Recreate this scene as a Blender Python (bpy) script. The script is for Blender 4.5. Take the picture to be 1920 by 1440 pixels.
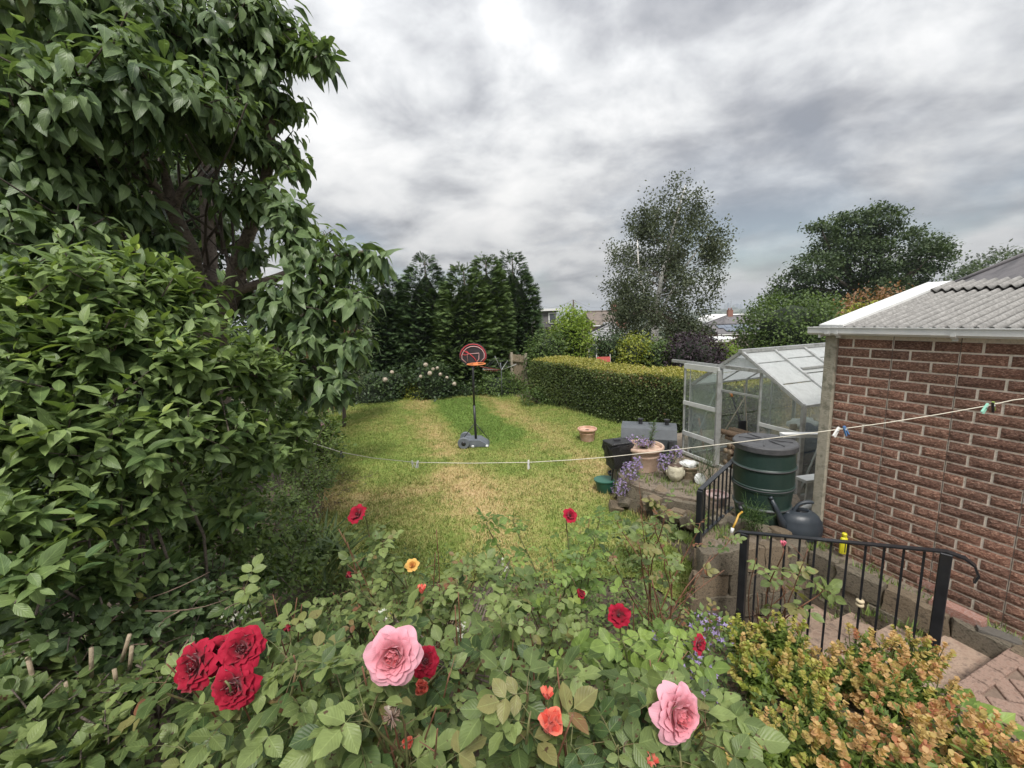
import bpy, bmesh, math, random
import numpy as np
from mathutils import Vector, Matrix
R = math.radians
for o in list(bpy.data.objects): bpy.data.objects.remove(o)
SC = bpy.context.scene
COL = SC.collection
random.seed(7)
RNG = np.random.default_rng(11)

# ------------------------------------------------------------------ camera
F = 780.0; PIT = 0.16000931949; ROL = -0.03717731450; EYE = 2.9
cam_d = bpy.data.cameras.new('camera'); cam = bpy.data.objects.new('camera', cam_d); COL.objects.link(cam)
cam_d.sensor_width = 36; cam_d.lens = F / 1920 * 36; cam_d.clip_start = .02; cam_d.clip_end = 20000
_fw = Vector((0, math.cos(PIT), -math.sin(PIT))); _up0 = Vector((0, math.sin(PIT), math.cos(PIT))); _rt0 = Vector((1, 0, 0))
_q = Matrix.Rotation(-ROL, 3, _fw)          # right side of the picture rises
_a = -ROL
_rt = _rt0 * math.cos(_a) - _up0 * math.sin(_a); _up = _up0 * math.cos(_a) + _rt0 * math.sin(_a)
cam.matrix_world = Matrix(((_rt.x, _up.x, -_fw.x, 0), (_rt.y, _up.y, -_fw.y, 0), (_rt.z, _up.z, -_fw.z, EYE), (0, 0, 0, 1)))
SC.camera = cam
SC.render.resolution_x = 1024; SC.render.resolution_y = 768

# ------------------------------------------------------------------ world: overcast sky
SUN_EL, SUN_AZ = R(56), R(176)   # azimuth clockwise from +Y: high, from behind
w = bpy.data.worlds.new('World'); SC.world = w; w.use_nodes = True
nt = w.node_tree; nt.nodes.clear()
def N(nt, t, **k):
    n = nt.nodes.new(t)
    for a, b in k.items():
        if a == 'inp':
            for i, v in b.items(): n.inputs[i].default_value = v
        else: setattr(n, a, b)
    return n
def L(nt, a, b): nt.links.new(a, b)
def MATH(nt, op, a, b=None, c=None, clamp=False):
    n = N(nt, 'ShaderNodeMath', operation=op); n.use_clamp = clamp
    for i, v in enumerate((a, b, c)):
        if v is None: continue
        if isinstance(v, (int, float)): n.inputs[i].default_value = v
        else: L(nt, v, n.inputs[i])
    return n.outputs[0]
def RAMP(nt, fac, stops, interp='LINEAR'):
    n = N(nt, 'ShaderNodeValToRGB'); r = n.color_ramp; r.interpolation = interp
    while len(r.elements) < len(stops): r.elements.new(.5)
    for e, (p, c) in zip(r.elements, stops):
        e.position = p; e.color = (*c, 1) if len(c) == 3 else c
    L(nt, fac, n.inputs[0]); return n.outputs[0]
def MIX(nt, fac, a, b, mode='MIX'):
    n = N(nt, 'ShaderNodeMix', data_type='RGBA', blend_type=mode)
    for i, v in ((0, fac), (6, a), (7, b)):
        if isinstance(v, (int, float)): n.inputs[i].default_value = v
        elif isinstance(v, (tuple, list)): n.inputs[i].default_value = (*v, 1) if len(v) == 3 else v
        else: L(nt, v, n.inputs[i])
    return n.outputs[2]
tc = N(nt, 'ShaderNodeTexCoord')
sep = N(nt, 'ShaderNodeSeparateXYZ'); L(nt, tc.outputs['Generated'], sep.inputs[0])
zc = MATH(nt, 'MAXIMUM', sep.outputs[2], 0.0)
zd = MATH(nt, 'ADD', zc, 0.34)
cu = MATH(nt, 'DIVIDE', sep.outputs[0], zd); cv = MATH(nt, 'DIVIDE', sep.outputs[1], zd)
cmb = N(nt, 'ShaderNodeCombineXYZ'); L(nt, cu, cmb.inputs[0]); L(nt, cv, cmb.inputs[1])
mp = N(nt, 'ShaderNodeMapping'); mp.inputs['Location'].default_value = (3.1, 1.7, 0); mp.inputs['Rotation'].default_value = (0, 0, R(28)); mp.inputs['Scale'].default_value = (1.35, 1.5, 1)
L(nt, cmb.outputs[0], mp.inputs[0])
n1 = N(nt, 'ShaderNodeTexNoise', inp={'Scale': .8, 'Detail': 10, 'Roughness': .54, 'Distortion': .15}); L(nt, mp.outputs[0], n1.inputs['Vector'])
n2 = N(nt, 'ShaderNodeTexNoise', inp={'Scale': 2.3, 'Detail': 9, 'Roughness': .55, 'Distortion': .25}); L(nt, mp.outputs[0], n2.inputs['Vector'])
fac = MATH(nt, 'ADD', MATH(nt, 'MULTIPLY', n1.outputs[0], .56), MATH(nt, 'MULTIPLY', n2.outputs[0], .44))
cloud = RAMP(nt, fac, [(.38, (1.3, 1.36, 1.5)), (.44, (1.85, 1.9, 2.02)), (.50, (2.75, 2.8, 2.88)), (.55, (3.5, 3.52, 3.55)), (.62, (4.15, 4.13, 4.1))])
# overcast dome: zenith brighter than the horizon
el = MATH(nt, 'ADD', MATH(nt, 'MULTIPLY', zc, 1.45), .64)
cb = N(nt, 'ShaderNodeVectorMath', operation='SCALE'); L(nt, cloud, cb.inputs[0]); L(nt, el, cb.inputs[3])
sky = N(nt, 'ShaderNodeTexSky', sky_type='NISHITA'); sky.sun_disc = False; sky.sun_elevation = SUN_EL; sky.sun_rotation = SUN_AZ; sky.air_density = 1.2; sky.dust_density = 1.5
skc = N(nt, 'ShaderNodeVectorMath', operation='SCALE'); L(nt, sky.outputs[0], skc.inputs[0]); skc.inputs[3].default_value = .75
# thin cloud near the horizon lets the blue through in streaks
thin = MATH(nt, 'MULTIPLY', RAMP(nt, n1.outputs[0], [(.36, (1, 1, 1)), (.52, (0, 0, 0))]), RAMP(nt, zc, [(.0, (.75, .75, .75)), (.22, (.12, .12, .12)), (.5, (0, 0, 0))]))
skm = MIX(nt, thin, cb.outputs[0], skc.outputs[0])
bg = N(nt, 'ShaderNodeBackground'); bg.inputs[1].default_value = .10; L(nt, skm, bg.inputs[0])
wo = N(nt, 'ShaderNodeOutputWorld'); L(nt, bg.outputs[0], wo.inputs[0])

# ------------------------------------------------------------------ sun (veiled)
sd = bpy.data.lights.new('sun', 'SUN'); sd.energy = 1.5; sd.angle = R(14); sd.color = (1, .96, .9)
so = bpy.data.objects.new('sun', sd); COL.objects.link(so)
_sv = Vector((math.sin(SUN_AZ) * math.cos(SUN_EL), math.cos(SUN_AZ) * math.cos(SUN_EL), math.sin(SUN_EL)))
so.rotation_euler = (-_sv).to_track_quat('-Z', 'Y').to_euler(); so.location = (-3, -6, 12)
SC.view_settings.view_transform = 'Standard'; SC.view_settings.look = 'None'; SC.view_settings.gamma = 1; SC.view_settings.use_curve_mapping = False
SC.view_settings.exposure = 1.22
SC.render.engine = 'CYCLES'
SC.cycles.max_bounces = 8; SC.cycles.transparent_max_bounces = 24; SC.cycles.volume_bounces = 0

# ------------------------------------------------------------------ photo pixel -> place
def ray(px, py):
    a, b = px - 960, py - 720
    c, s = math.cos(-ROL), math.sin(-ROL)
    a, b = c * a - s * b, s * a + c * b
    u, v = a / F, -b / F
    return Vector((u, math.cos(PIT) + v * math.sin(PIT), -math.sin(PIT) + v * math.cos(PIT)))
def P(px, py, Y): r = ray(px, py); r = r * (Y / r.y); return Vector((r.x, r.y, r.z + EYE))
def G(px, py, z=0.0): r = ray(px, py); r = r * ((z - EYE) / r.z); return Vector((r.x, r.y, r.z + EYE))
def PV(px, py, A, B):
    """where the sight line meets the upright plane through plan points A and B"""
    r = ray(px, py); dx, dy = B[0] - A[0], B[1] - A[1]
    k = (A[0] * dy - A[1] * dx) / (r.x * dy - r.y * dx); r = r * k
    return Vector((r.x, r.y, r.z + EYE))
def PROJ(X):
    X = np.asarray(X, float); x, y, z = X[..., 0], X[..., 1], X[..., 2] - EYE
    d = y * math.cos(PIT) - z * math.sin(PIT); v = y * math.sin(PIT) + z * math.cos(PIT)
    dd = np.where(d > .01, d, .01); a, b = F * x / dd, -F * v / dd
    c, s = math.cos(ROL), math.sin(ROL)
    return 960 + c * a - s * b, 720 + s * a + c * b, d

# ------------------------------------------------------------------ materials
MATS = {}
def new_mat(name):
    m = bpy.data.materials.new(name); m.use_nodes = True; MATS[name] = m
    t = m.node_tree; b = t.nodes['Principled BSDF']; return m, t, b
def pm(name, c1, c2=None, scale=8, rough=.6, bump=0., bscale=None, metal=0., spec=.5, detail=6, c3=None, rvar=.0, stretch=None, lo=.35, hi=.65, coat=0):
    """mottled procedural surface: two or three colours by noise, relief by finer noise"""
    m, t, b = new_mat(name)
    tcn = N(t, 'ShaderNodeTexCoord'); vec = tcn.outputs['Object']
    if stretch:
        mpn = N(t, 'ShaderNodeMapping'); mpn.inputs['Scale'].default_value = stretch; L(t, vec, mpn.inputs[0]); vec = mpn.outputs[0]
    n = N(t, 'ShaderNodeTexNoise', inp={'Scale': scale, 'Detail': detail, 'Roughness': .6}); L(t, vec, n.inputs['Vector'])
    c2 = c2 or tuple(x * .75 for x in c1)
    st = [(lo, c1), (hi, c2)] if not c3 else [(lo, c1), ((lo + hi) / 2, c2), (hi, c3)]
    col = RAMP(t, n.outputs[0], st); L(t, col, b.inputs['Base Color'])
    b.inputs['Roughness'].default_value = rough; b.inputs['Metallic'].default_value = metal; b.inputs['Specular IOR Level'].default_value = spec
    if rvar: L(t, MATH(t, 'MULTIPLY_ADD', n.outputs[0], rvar * 2, rough - rvar), b.inputs['Roughness'])
    if coat: b.inputs['Coat Weight'].default_value = coat
    if bump:
        n2 = N(t, 'ShaderNodeTexNoise', inp={'Scale': bscale or scale * 4, 'Detail': 5, 'Roughness': .65}); L(t, vec, n2.inputs['Vector'])
        bp = N(t, 'ShaderNodeBump', inp={'Strength': min(1, bump), 'Distance': .02 * max(1, bump)}); L(t, n2.outputs[0], bp.inputs['Height']); L(t, bp.outputs[0], b.inputs['Normal'])
    return m
def fol(name, dark, light, rough=.45, trans=.32, veins=0., tip=None, spec=.4, spots=None):
    """leaf: colour from each leaf's own tone, paler midrib and side veins, some light passing through"""
    m, t, b = new_mat(name)
    at = N(t, 'ShaderNodeAttribute', attribute_name='leafuv'); sp = N(t, 'ShaderNodeSeparateXYZ'); L(t, at.outputs['Vector'], sp.inputs[0])
    tone = sp.outputs[2]
    st = [(0, dark), (1, light)] if tip is None else [(0, dark), (.72, light), (.9, light), (1, tip)]
    col = RAMP(t, tone, st)
    if veins:
        au = MATH(t, 'ABSOLUTE', sp.outputs[0])
        rib = MATH(t, 'SUBTRACT', 1, MATH(t, 'MULTIPLY', au, 11), clamp=True)
        sv = MATH(t, 'FRACT', MATH(t, 'MULTIPLY', MATH(t, 'SUBTRACT', sp.outputs[1], MATH(t, 'MULTIPLY', au, .32)), 8.0))
        sv = MATH(t, 'ABSOLUTE', MATH(t, 'SUBTRACT', sv, .5))
        svl = MATH(t, 'MULTIPLY', MATH(t, 'SUBTRACT', 1, MATH(t, 'MULTIPLY', sv, 7), clamp=True), .22)
        vv = MATH(t, 'MULTIPLY', MATH(t, 'MAXIMUM', rib, svl), veins, clamp=True)
        col = MIX(t, vv, col, tuple(min(1, x * 1.9 + .03) for x in light))
        bp = N(t, 'ShaderNodeBump', inp={'Strength': .3, 'Distance': .003}); L(t, sv, bp.inputs['Height']); L(t, bp.outputs[0], b.inputs['Normal'])
    g = N(t, 'ShaderNodeNewGeometry')
    nz = N(t, 'ShaderNodeTexNoise', inp={'Scale': 26, 'Detail': 3}); L(t, g.outputs['Position'], nz.inputs['Vector'])
    col = MIX(t, .55, col, RAMP(t, nz.outputs[0], [(.3, (.62, .62, .62)), (.7, (1.25, 1.25, 1.2))]), 'MULTIPLY')
    if spots:
        nz2 = N(t, 'ShaderNodeTexNoise', inp={'Scale': 55, 'Detail': 2}); L(t, g.outputs['Position'], nz2.inputs['Vector'])
        col = MIX(t, RAMP(t, nz2.outputs[0], [(.66, (0, 0, 0)), (.72, (1, 1, 1))]), col, spots)
    L(t, col, b.inputs['Base Color']); b.inputs['Roughness'].default_value = rough; b.inputs['Specular IOR Level'].default_value = spec
    tr = N(t, 'ShaderNodeBsdfTranslucent'); tcl = MIX(t, 1.0, col, (1.25, 1.3, .6), 'MULTIPLY'); L(t, tcl, tr.inputs[0])
    mx = N(t, 'ShaderNodeMixShader'); mx.inputs[0].default_value = trans
    L(t, b.outputs[0], mx.inputs[1]); L(t, tr.outputs[0], mx.inputs[2])
    L(t, mx.outputs[0], t.nodes['Material Output'].inputs[0]); return m

# ------------------------------------------------------------------ objects
def tag(o, label=None, cat=None, group=None, kind=None):
    if label: o['label'] = label
    if cat: o['category'] = cat
    if group: o['group'] = group
    if kind: o['kind'] = kind
    return o
def thing(name, label, cat, loc=(0, 0, 0), group=None):
    o = bpy.data.objects.new(name, None); COL.objects.link(o); o.location = loc; o.empty_display_size = .1
    return tag(o, label, cat, group)
def put(name, me, mat=None, parent=None):
    o = bpy.data.objects.new(name, me); COL.objects.link(o)
    if mat is not None and len(me.materials) == 0: me.materials.append(mat)
    if parent is not None:
        o.parent = parent
        loc = Vector(parent.location); pp = parent.parent
        if pp is not None: loc = Vector((0, 0, 0)) if parent.type == 'MESH' else loc
        if parent.type == 'EMPTY': o.matrix_parent_inverse = Matrix.Translation(-loc)
    return o
class MB:
    def __init__(s): s.v = []; s.f = []; s.sm = []
    def add(s, vs, fs, smooth=False):
        n = len(s.v); s.v.extend(tuple(x) for x in vs); s.f.extend(tuple(i + n for i in f) for f in fs); s.sm.extend([smooth] * len(fs)); return s
    def box(s, c, d, M=None, bev=0):
        hx, hy, hz = d[0] / 2, d[1] / 2, d[2] / 2; c = Vector(c)
        if bev:
            vs = []; b = bev
            for sx in (-1, 1):
                for sy in (-1, 1):
                    for sz in (-1, 1):
                        vs += [Vector((sx * hx, sy * (hy - b), sz * (hz - b))), Vector((sx * (hx - b), sy * hy, sz * (hz - b))), Vector((sx * (hx - b), sy * (hy - b), sz * hz))]
            bm = bmesh.new()
            for q in vs: bm.verts.new(q)
            bmesh.ops.convex_hull(bm, input=bm.verts); bm.verts.index_update()
            vs = [q.co.copy() for q in bm.verts]; fs = [[q.index for q in f.verts] for f in bm.faces]; bm.free()
        else:
            vs = [Vector((x, y, z)) for x in (-hx, hx) for y in (-hy, hy) for z in (-hz, hz)]
            fs = [(0, 1, 3, 2), (4, 6, 7, 5), (0, 4, 5, 1), (2, 3, 7, 6), (0, 2, 6, 4), (1, 5, 7, 3)]
        if M is not None: vs = [M @ q for q in vs]
        return s.add([q + c for q in vs], fs)
    def bar(s, a, b, wd, th=None, up=(0, 0, 1), bev=0):
        """rectangular bar from a to b"""
        a, b = Vector(a), Vector(b); d = b - a; ln = d.length; d.normalize(); up = Vector(up)
        if abs(d.dot(up)) > .98: up = Vector((0, 1, 0))
        x = d.cross(up).normalized(); z = x.cross(d).normalized()
        M = Matrix((x, d, z)).transposed()
        return s.box((a + b) / 2, (wd, ln, th or wd), M, bev)
    def tube(s, pts, rad, seg=6, cap=True, smooth=True):
        pts = [Vector(p) for p in pts]; n = len(pts)
        if not isinstance(rad, (list, tuple)): rad = [rad] * n
        vs, fs = [], []; ref = None
        for i, p in enumerate(pts):
            d = (pts[min(i + 1, n - 1)] - pts[max(i - 1, 0)])
            d = d.normalized() if d.length > 1e-9 else Vector((0, 0, 1))
            if ref is None: ref = d.orthogonal().normalized()
            ref = (ref - d * ref.dot(d)); ref = ref.normalized() if ref.length > 1e-6 else d.orthogonal().normalized()
            bi = d.cross(ref)
            for k in range(seg):
                a = 2 * math.pi * k / seg; vs.append(p + (ref * math.cos(a) + bi * math.sin(a)) * rad[i])
        for i in range(n - 1):
            for k in range(seg):
                k2 = (k + 1) % seg; fs.append((i * seg + k, i * seg + k2, (i + 1) * seg + k2, (i + 1) * seg + k))
        if cap: fs.append(tuple(range(seg))[::-1]); fs.append(tuple((n - 1) * seg + k for k in range(seg)))
        return s.add(vs, fs, smooth)
    def lathe(s, prof, c=(0, 0, 0), seg=24, sx=1, sy=1, smooth=True, M=None):
        vs, fs = [], []; c = Vector(c)
        for r, z in prof:
            for k in range(seg):
                a = 2 * math.pi * k / seg; q = Vector((r * math.cos(a) * sx, r * math.sin(a) * sy, z)); vs.append((M @ q if M is not None else q) + c)
        for i in range(len(prof) - 1):
            for k in range(seg):
                k2 = (k + 1) % seg; fs.append((i * seg + k, i * seg + k2, (i + 1) * seg + k2, (i + 1) * seg + k))
        if prof[0][0] > 1e-4: fs.append(tuple(range(seg))[::-1])
        if prof[-1][0] > 1e-4: fs.append(tuple((len(prof) - 1) * seg + k for k in range(seg)))
        return s.add(vs, fs, smooth)
    def prism(s, poly, z0, z1):
        n = len(poly); vs = [(p[0], p[1], z0) for p in poly] + [(p[0], p[1], z1) for p in poly]
        fs = [tuple(range(n))[::-1], tuple(range(n, 2 * n))] + [(i, (i + 1) % n, n + (i + 1) % n, n + i) for i in range(n)]
        return s.add(vs, fs)
    def ext(s, poly, off):
        """polygon of 3-D points extruded by a vector"""
        n = len(poly); off = Vector(off); vs = [Vector(p) for p in poly]; vs += [p + off for p in vs]
        fs = [tuple(range(n))[::-1], tuple(range(n, 2 * n))] + [(i, (i + 1) % n, n + (i + 1) % n, n + i) for i in range(n)]
        return s.add(vs, fs)
    def mesh(s, name):
        me = bpy.data.meshes.new(name); me.from_pydata(s.v, [], s.f)
        me.polygons.foreach_set('use_smooth', s.sm); me.update()
        bm = bmesh.new(); bm.from_mesh(me); bmesh.ops.recalc_face_normals(bm, faces=bm.faces); bm.to_mesh(me); bm.free()
        return me
    def build(s, name, mat, parent=None, sharp=None):
        me = s.mesh(name); o = put(name, me, mat, parent)
        if sharp: me.set_sharp_from_angle(angle=R(sharp))
        return o
def np_mesh(name, V, Fq, att=None, smooth=True):
    """mesh from arrays: V (n,3), Fq (m,k) with the same k"""
    me = bpy.data.meshes.new(name); V = np.asarray(V, np.float32); Fq = np.asarray(Fq, np.int32); m, k = Fq.shape
    me.vertices.add(len(V)); me.vertices.foreach_set('co', V.ravel())
    me.loops.add(m * k); me.loops.foreach_set('vertex_index', Fq.ravel())
    me.polygons.add(m); me.polygons.foreach_set('loop_start', np.arange(0, m * k, k, dtype=np.int32))
    me.polygons.foreach_set('use_smooth', np.full(m, smooth))
    if att is not None:
        a = me.attributes.new('leafuv', 'FLOAT_VECTOR', 'POINT'); a.data.foreach_set('vector', np.asarray(att, np.float32).ravel())
    me.update(calc_edges=True); return me

# ------------------------------------------------------------------ leaves
def leaf_t(width=.5, rows=3, fold=.18, droop=.25, widest=.4, tipp=1.0, wave=0., twist=0.):
    """leaf blade template of length 1 along +y, normal +z; returns verts, tri faces, uv"""
    vs, uv, fs = [], [], []
    ys = np.linspace(0, 1, rows + 2)
    mid = []; lf = []; rt = []
    for i, y in enumerate(ys):
        z = -droop * y * y
        mid.append(len(vs)); vs.append((0, y, z)); uv.append((0, y))
        if 0 < i < rows + 1:
            p = y / widest if y < widest else (1 - y) / (1 - widest)
            hw = width / 2 * (math.sin(min(1, p) * math.pi / 2) ** (.8 if y < widest else tipp))
            ww = wave * math.sin(i * 2.3)
            for sgn, lst in ((-1, lf), (1, rt)):
                lst.append(len(vs)); vs.append((sgn * hw, y - .04 * sgn * wave, z + fold * hw + ww * sgn * hw + twist * sgn * hw * y)); uv.append((sgn, y))
    for i in range(rows + 1):
        a, b = mid[i], mid[i + 1]
        for lst, flip in ((lf, 0), (rt, 1)):
            if i == 0: t = [(a, b, lst[0])] if flip == 0 else [(a, lst[0], b)]
            elif i == rows: t = [(a, b, lst[-1])] if flip == 0 else [(a, lst[-1], b)]
            else:
                t = [(a, b, lst[i]), (a, lst[i], lst[i - 1])] if flip == 0 else [(a, lst[i], b), (a, lst[i - 1], lst[i])]
            fs += t
    return np.array(vs), np.array(fs), np.array(uv)
def nrm(a): return a / np.maximum(np.linalg.norm(a, axis=-1, keepdims=True), 1e-9)
UPV = np.array([0, 0, 1.])
def frames(d, n):
    d = nrm(d); s = nrm(np.cross(d, n)); n = np.cross(s, d); return s, d, n
def leaf_mesh(name, T, pos, d, n, size, tone):
    vs, fs, uv = T; s, d, n = frames(d, n); k = len(vs); m = len(pos)
    V = pos[:, None, :] + size[:, None, None] * (vs[None, :, 0:1] * s[:, None, :] + vs[None, :, 1:2] * d[:, None, :] + vs[None, :, 2:3] * n[:, None, :])
    Fq = (fs[None] + (np.arange(m) * k)[:, None, None]).reshape(-1, 3)
    A = np.zeros((m, k, 3)); A[:, :, 0] = uv[None, :, 0]; A[:, :, 1] = uv[None, :, 1]; A[:, :, 2] = tone[:, None]
    return np_mesh(name, V.reshape(-1, 3), Fq, A.reshape(-1, 3))
KEEP = [(368, 1247, .95, 45), (455, 1217, .97, 40), (440, 1287, .92, 44), (738, 1228, .88, 50), (1268, 1336, .82, 52), (1030, 1345, .86, 36), (735, 1340, .85, 30), (1160, 1153, 1.45, 20), (795, 1265, 1.1, 24)]
def foliage(parent, mat, T, pos, d, n, size, tone, indiv=0, TV=None, stuff_name='leaves', indiv_name='leaf', minpx=9):
    """all leaves of one plant: the largest visible ones each an object, the rest one mesh"""
    c = pos + nrm(d) * size[:, None] * .5; x, y, dep = PROJ(c); near = dep < 1.6
    if near.any():
        drop = np.zeros(len(pos), bool)
        for fx, fy, fY, fr in KEEP: drop |= near & (dep < fY * 1.12 + .03) & (np.hypot(x - fx, y - fy) < fr * .95 + .55 * F * size / np.maximum(dep, .05))
        if drop.any(): k = ~drop; pos, d, n, size, tone = pos[k], d[k], n[k], size[k], tone[k]
    pick = np.zeros(len(pos), bool)
    if indiv:
        c = pos + nrm(d) * size[:, None] * .5; x, y, dep = PROJ(c)
        pxs = F * size / np.maximum(dep, .05)
        ok = (x > 0) & (x < 1920) & (y > 0) & (y < 1440) & (dep > .1) & (pxs > minpx)
        cell = np.full(len(pos), -1); cell[ok] = (x[ok] // 9).astype(int) * 1000 + (y[ok] // 9).astype(int)
        best = {}
        for i in np.nonzero(ok)[0]:
            q = cell[i]
            if q not in best or dep[i] < dep[best[q]]: best[q] = i
        idx = np.array(sorted(best.values(), key=lambda i: -pxs[i])[:indiv], int)
        if len(idx): pick[idx] = True
        TV = TV or [T]
        meshes = {}
        for i in idx:
            tv = int(RNG.integers(len(TV))); tb = int(min(7, max(0, tone[i] * 8)))
            key = (tv, tb)
            if key not in meshes:
                vs, fs, uv = TV[tv]; A = np.concatenate([uv, np.full((len(uv), 1), (tb + .5) / 8)], 1)
                me = np_mesh(indiv_name, vs, fs, A); me.materials.append(mat); meshes[key] = me
            s_, d_, n_ = frames(d[i:i + 1], n[i:i + 1]); z = size[i]
            o = put(indiv_name, meshes[key], None, parent)
            o.matrix_basis = Matrix(((s_[0, 0] * z, d_[0, 0] * z, n_[0, 0] * z, pos[i, 0]), (s_[0, 1] * z, d_[0, 1] * z, n_[0, 1] * z, pos[i, 1]), (s_[0, 2] * z, d_[0, 2] * z, n_[0, 2] * z, pos[i, 2]), (0, 0, 0, 1)))
    k = ~pick
    if k.any():
        o = put(stuff_name, leaf_mesh(stuff_name, T, pos[k], d[k], n[k], size[k], tone[k]), mat, parent); o['kind'] = 'stuff'
    return pick
def shoots(o, d, length, nl, size, spread=60, droop=.2, opposite=False, svar=.42, tipsmall=.4):
    """leaves along short stems: arrays of position, direction, normal, size"""
    m = len(o); o = np.asarray(o); d = nrm(np.asarray(d))
    length = np.broadcast_to(length, (m,))
    ref = nrm(np.cross(d, UPV + RNG.normal(0, .3, (m, 3)))); bi = np.cross(d, ref)
    ps, ds, ns, ss = [], [], [], []
    ph0 = RNG.uniform(0, 6.28, m)
    for j in range(nl):
        t = (j + .7) / nl
        az = ph0 + (j * 2.4 if not opposite else (j // 2) * 1.571 + (j % 2) * math.pi) + RNG.normal(0, .25, m)
        rad = ref * np.cos(az)[:, None] + bi * np.sin(az)[:, None]
        A = R(spread) * (1.15 - .55 * t) + RNG.normal(0, .18, m)
        ld = d * np.cos(A)[:, None] + rad * np.sin(A)[:, None]; ld[:, 2] -= droop * RNG.uniform(.5, 1.5, m)
        ld = nrm(ld)
        nn = d + UPV * .9 + RNG.normal(0, .25, (m, 3))
        ps.append(o + d * (length * t)[:, None]); ds.append(ld); ns.append(nn)
        ss.append(size * (1 - tipsmall * t * t) * RNG.uniform(1 - svar, 1 + svar, m))
    return np.concatenate(ps), np.concatenate(ds), np.concatenate(ns), np.concatenate(ss)
def blob_pts(blobs, n, inner=.7, up=.15):
    """points and outward directions over a union of ellipsoids; blobs = [(centre, (rx,ry,rz))]"""
    C = np.array([list(b[0]) for b in blobs]); Rr = np.array([list(b[1]) if hasattr(b[1], '__len__') else [b[1]] * 3 for b in blobs], float)
    wgt = (Rr.prod(1)) ** (2 / 3); wgt /= wgt.sum(); out = []; outd = []; tot = 0
    while tot < n:
        k = RNG.choice(len(C), 2 * n, p=wgt); u = nrm(RNG.normal(size=(2 * n, 3))); rr = 1 - (1 - inner) * RNG.random(2 * n) ** 1.6
        rr *= 1 + .12 * np.sin(u[:, 0] * 7 + k) * np.sin(u[:, 2] * 6 + 2 * k)
        p = C[k] + u * Rr[k] * rr[:, None]; keep = np.ones(2 * n, bool)
        for c, r in zip(C, Rr): keep &= ((((p - c) / r) ** 2).sum(1) > (inner * .8) ** 2)
        keep &= u[:, 2] > -.75
        dd = nrm(u / Rr[k] * Rr[k].mean(1, keepdims=True) + UPV * up)
        out.append(p[keep]); outd.append(dd[keep]); tot += keep.sum()
    return np.concatenate(out)[:n], np.concatenate(outd)[:n]
def env_pts(prof, Y, n, inner=.35, depth=1.0):
    """points in a crown of round cross-section whose outline is prof = [(py, px_left, px_right)] at distance Y"""
    Z, CX, HW = [], [], []
    for py, xl, xr in prof:
        a, b = P(xl, py, Y), P(xr, py, Y); Z.append((a.z + b.z) / 2); CX.append((a.x + b.x) / 2); HW.append((b.x - a.x) / 2)
    Z, CX, HW = map(np.array, (Z, CX, HW)); o = np.argsort(Z); Z, CX, HW = Z[o], CX[o], HW[o]
    zz = np.linspace(Z[0], Z[-1], 400); hw = np.interp(zz, Z, HW); pr = hw ** 1.15 + .02; pr /= pr.sum()
    z = RNG.choice(zz, n, p=pr); a = RNG.uniform(0, 2 * math.pi, n); rr = inner + (1 - inner) * RNG.random(n) ** .6
    h = np.interp(z, Z, HW); x = np.interp(z, Z, CX) + h * rr * np.cos(a); y = Y + h * rr * np.sin(a) * depth
    p = np.stack([x, y, z], 1); d = np.stack([np.cos(a), np.sin(a), np.full(n, .35)], 1)
    return p, nrm(d), rr, (Z, CX, HW)
def clump_leaves(centres, dirs, cr, nl, size, tone, flat=.8):
    """loose clumps of single leaves round centres"""
    m = len(centres); k = nl
    c = np.repeat(centres, k, 0); off = RNG.normal(0, 1, (m * k, 3)); off *= (np.repeat(np.broadcast_to(cr, (m,)), k)[:, None]) * .5; off[:, 2] *= flat
    dd = nrm(np.repeat(dirs, k, 0) * .6 + RNG.normal(0, .8, (m * k, 3))); nn = UPV + np.repeat(dirs, k, 0) * .5 + RNG.normal(0, .5, (m * k, 3))
    ss = size * RNG.uniform(.6, 1.35, m * k)
    tt = np.clip(np.repeat(tone, k) + off[:, 2] / np.maximum(np.repeat(np.broadcast_to(cr, (m,)), k), .01) * .0 + RNG.normal(0, .16, m * k), 0, 1)
    return c + off, dd, nn, ss, tt
def limb(mb, a, b, r0, r1, bend=.15, seg=7, n=7, rng=random):
    a, b = Vector(a), Vector(b); ln = (b - a).length
    k1 = Vector((rng.uniform(-1, 1), rng.uniform(-1, 1), rng.uniform(-.3, .6))) * bend * ln
    pts, rs = [], []
    for i in range(n):
        t = i / (n - 1); p = a.lerp(b, t) + k1 * math.sin(t * math.pi) + Vector((rng.uniform(-1, 1), rng.uniform(-1, 1), 0)) * ln * .02 * (0 < i < n - 1)
        pts.append(p); rs.append(r0 + (r1 - r0) * t)
    mb.tube(pts, rs, seg); return pts

# ================================================================== SETTING
pm('soil', (.075, .055, .04), (.14, .105, .075), 14, .95, 1.0, 60, c3=(.045, .034, .025))
pm('far_ground', (.09, .12, .05), (.14, .14, .07), .05, .95, c3=(.06, .09, .04))
pm('stone', (.16, .135, .10), (.27, .23, .17), 9, .9, 1.0, 30, c3=(.095, .085, .06))
pm('stone_brown', (.21, .16, .105), (.32, .25, .17), 11, .9, 1.0, 40, c3=(.13, .10, .07))
pm('mulch', (.13, .09, .07), (.24, .18, .13), 40, .95, 1.0, 90, c3=(.07, .05, .04))
pm('paver', (.34, .22, .17), (.42, .29, .23), 35, .9, .8, 120, c3=(.24, .165, .13))
pm('joint_sand', (.20, .145, .11), (.27, .20, .155), 30, .95, .6, 90)
pm('terrace_dirt', (.17, .135, .10), (.26, .21, .16), 12, .95, 1.0, 50, c3=(.10, .085, .06))

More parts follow.
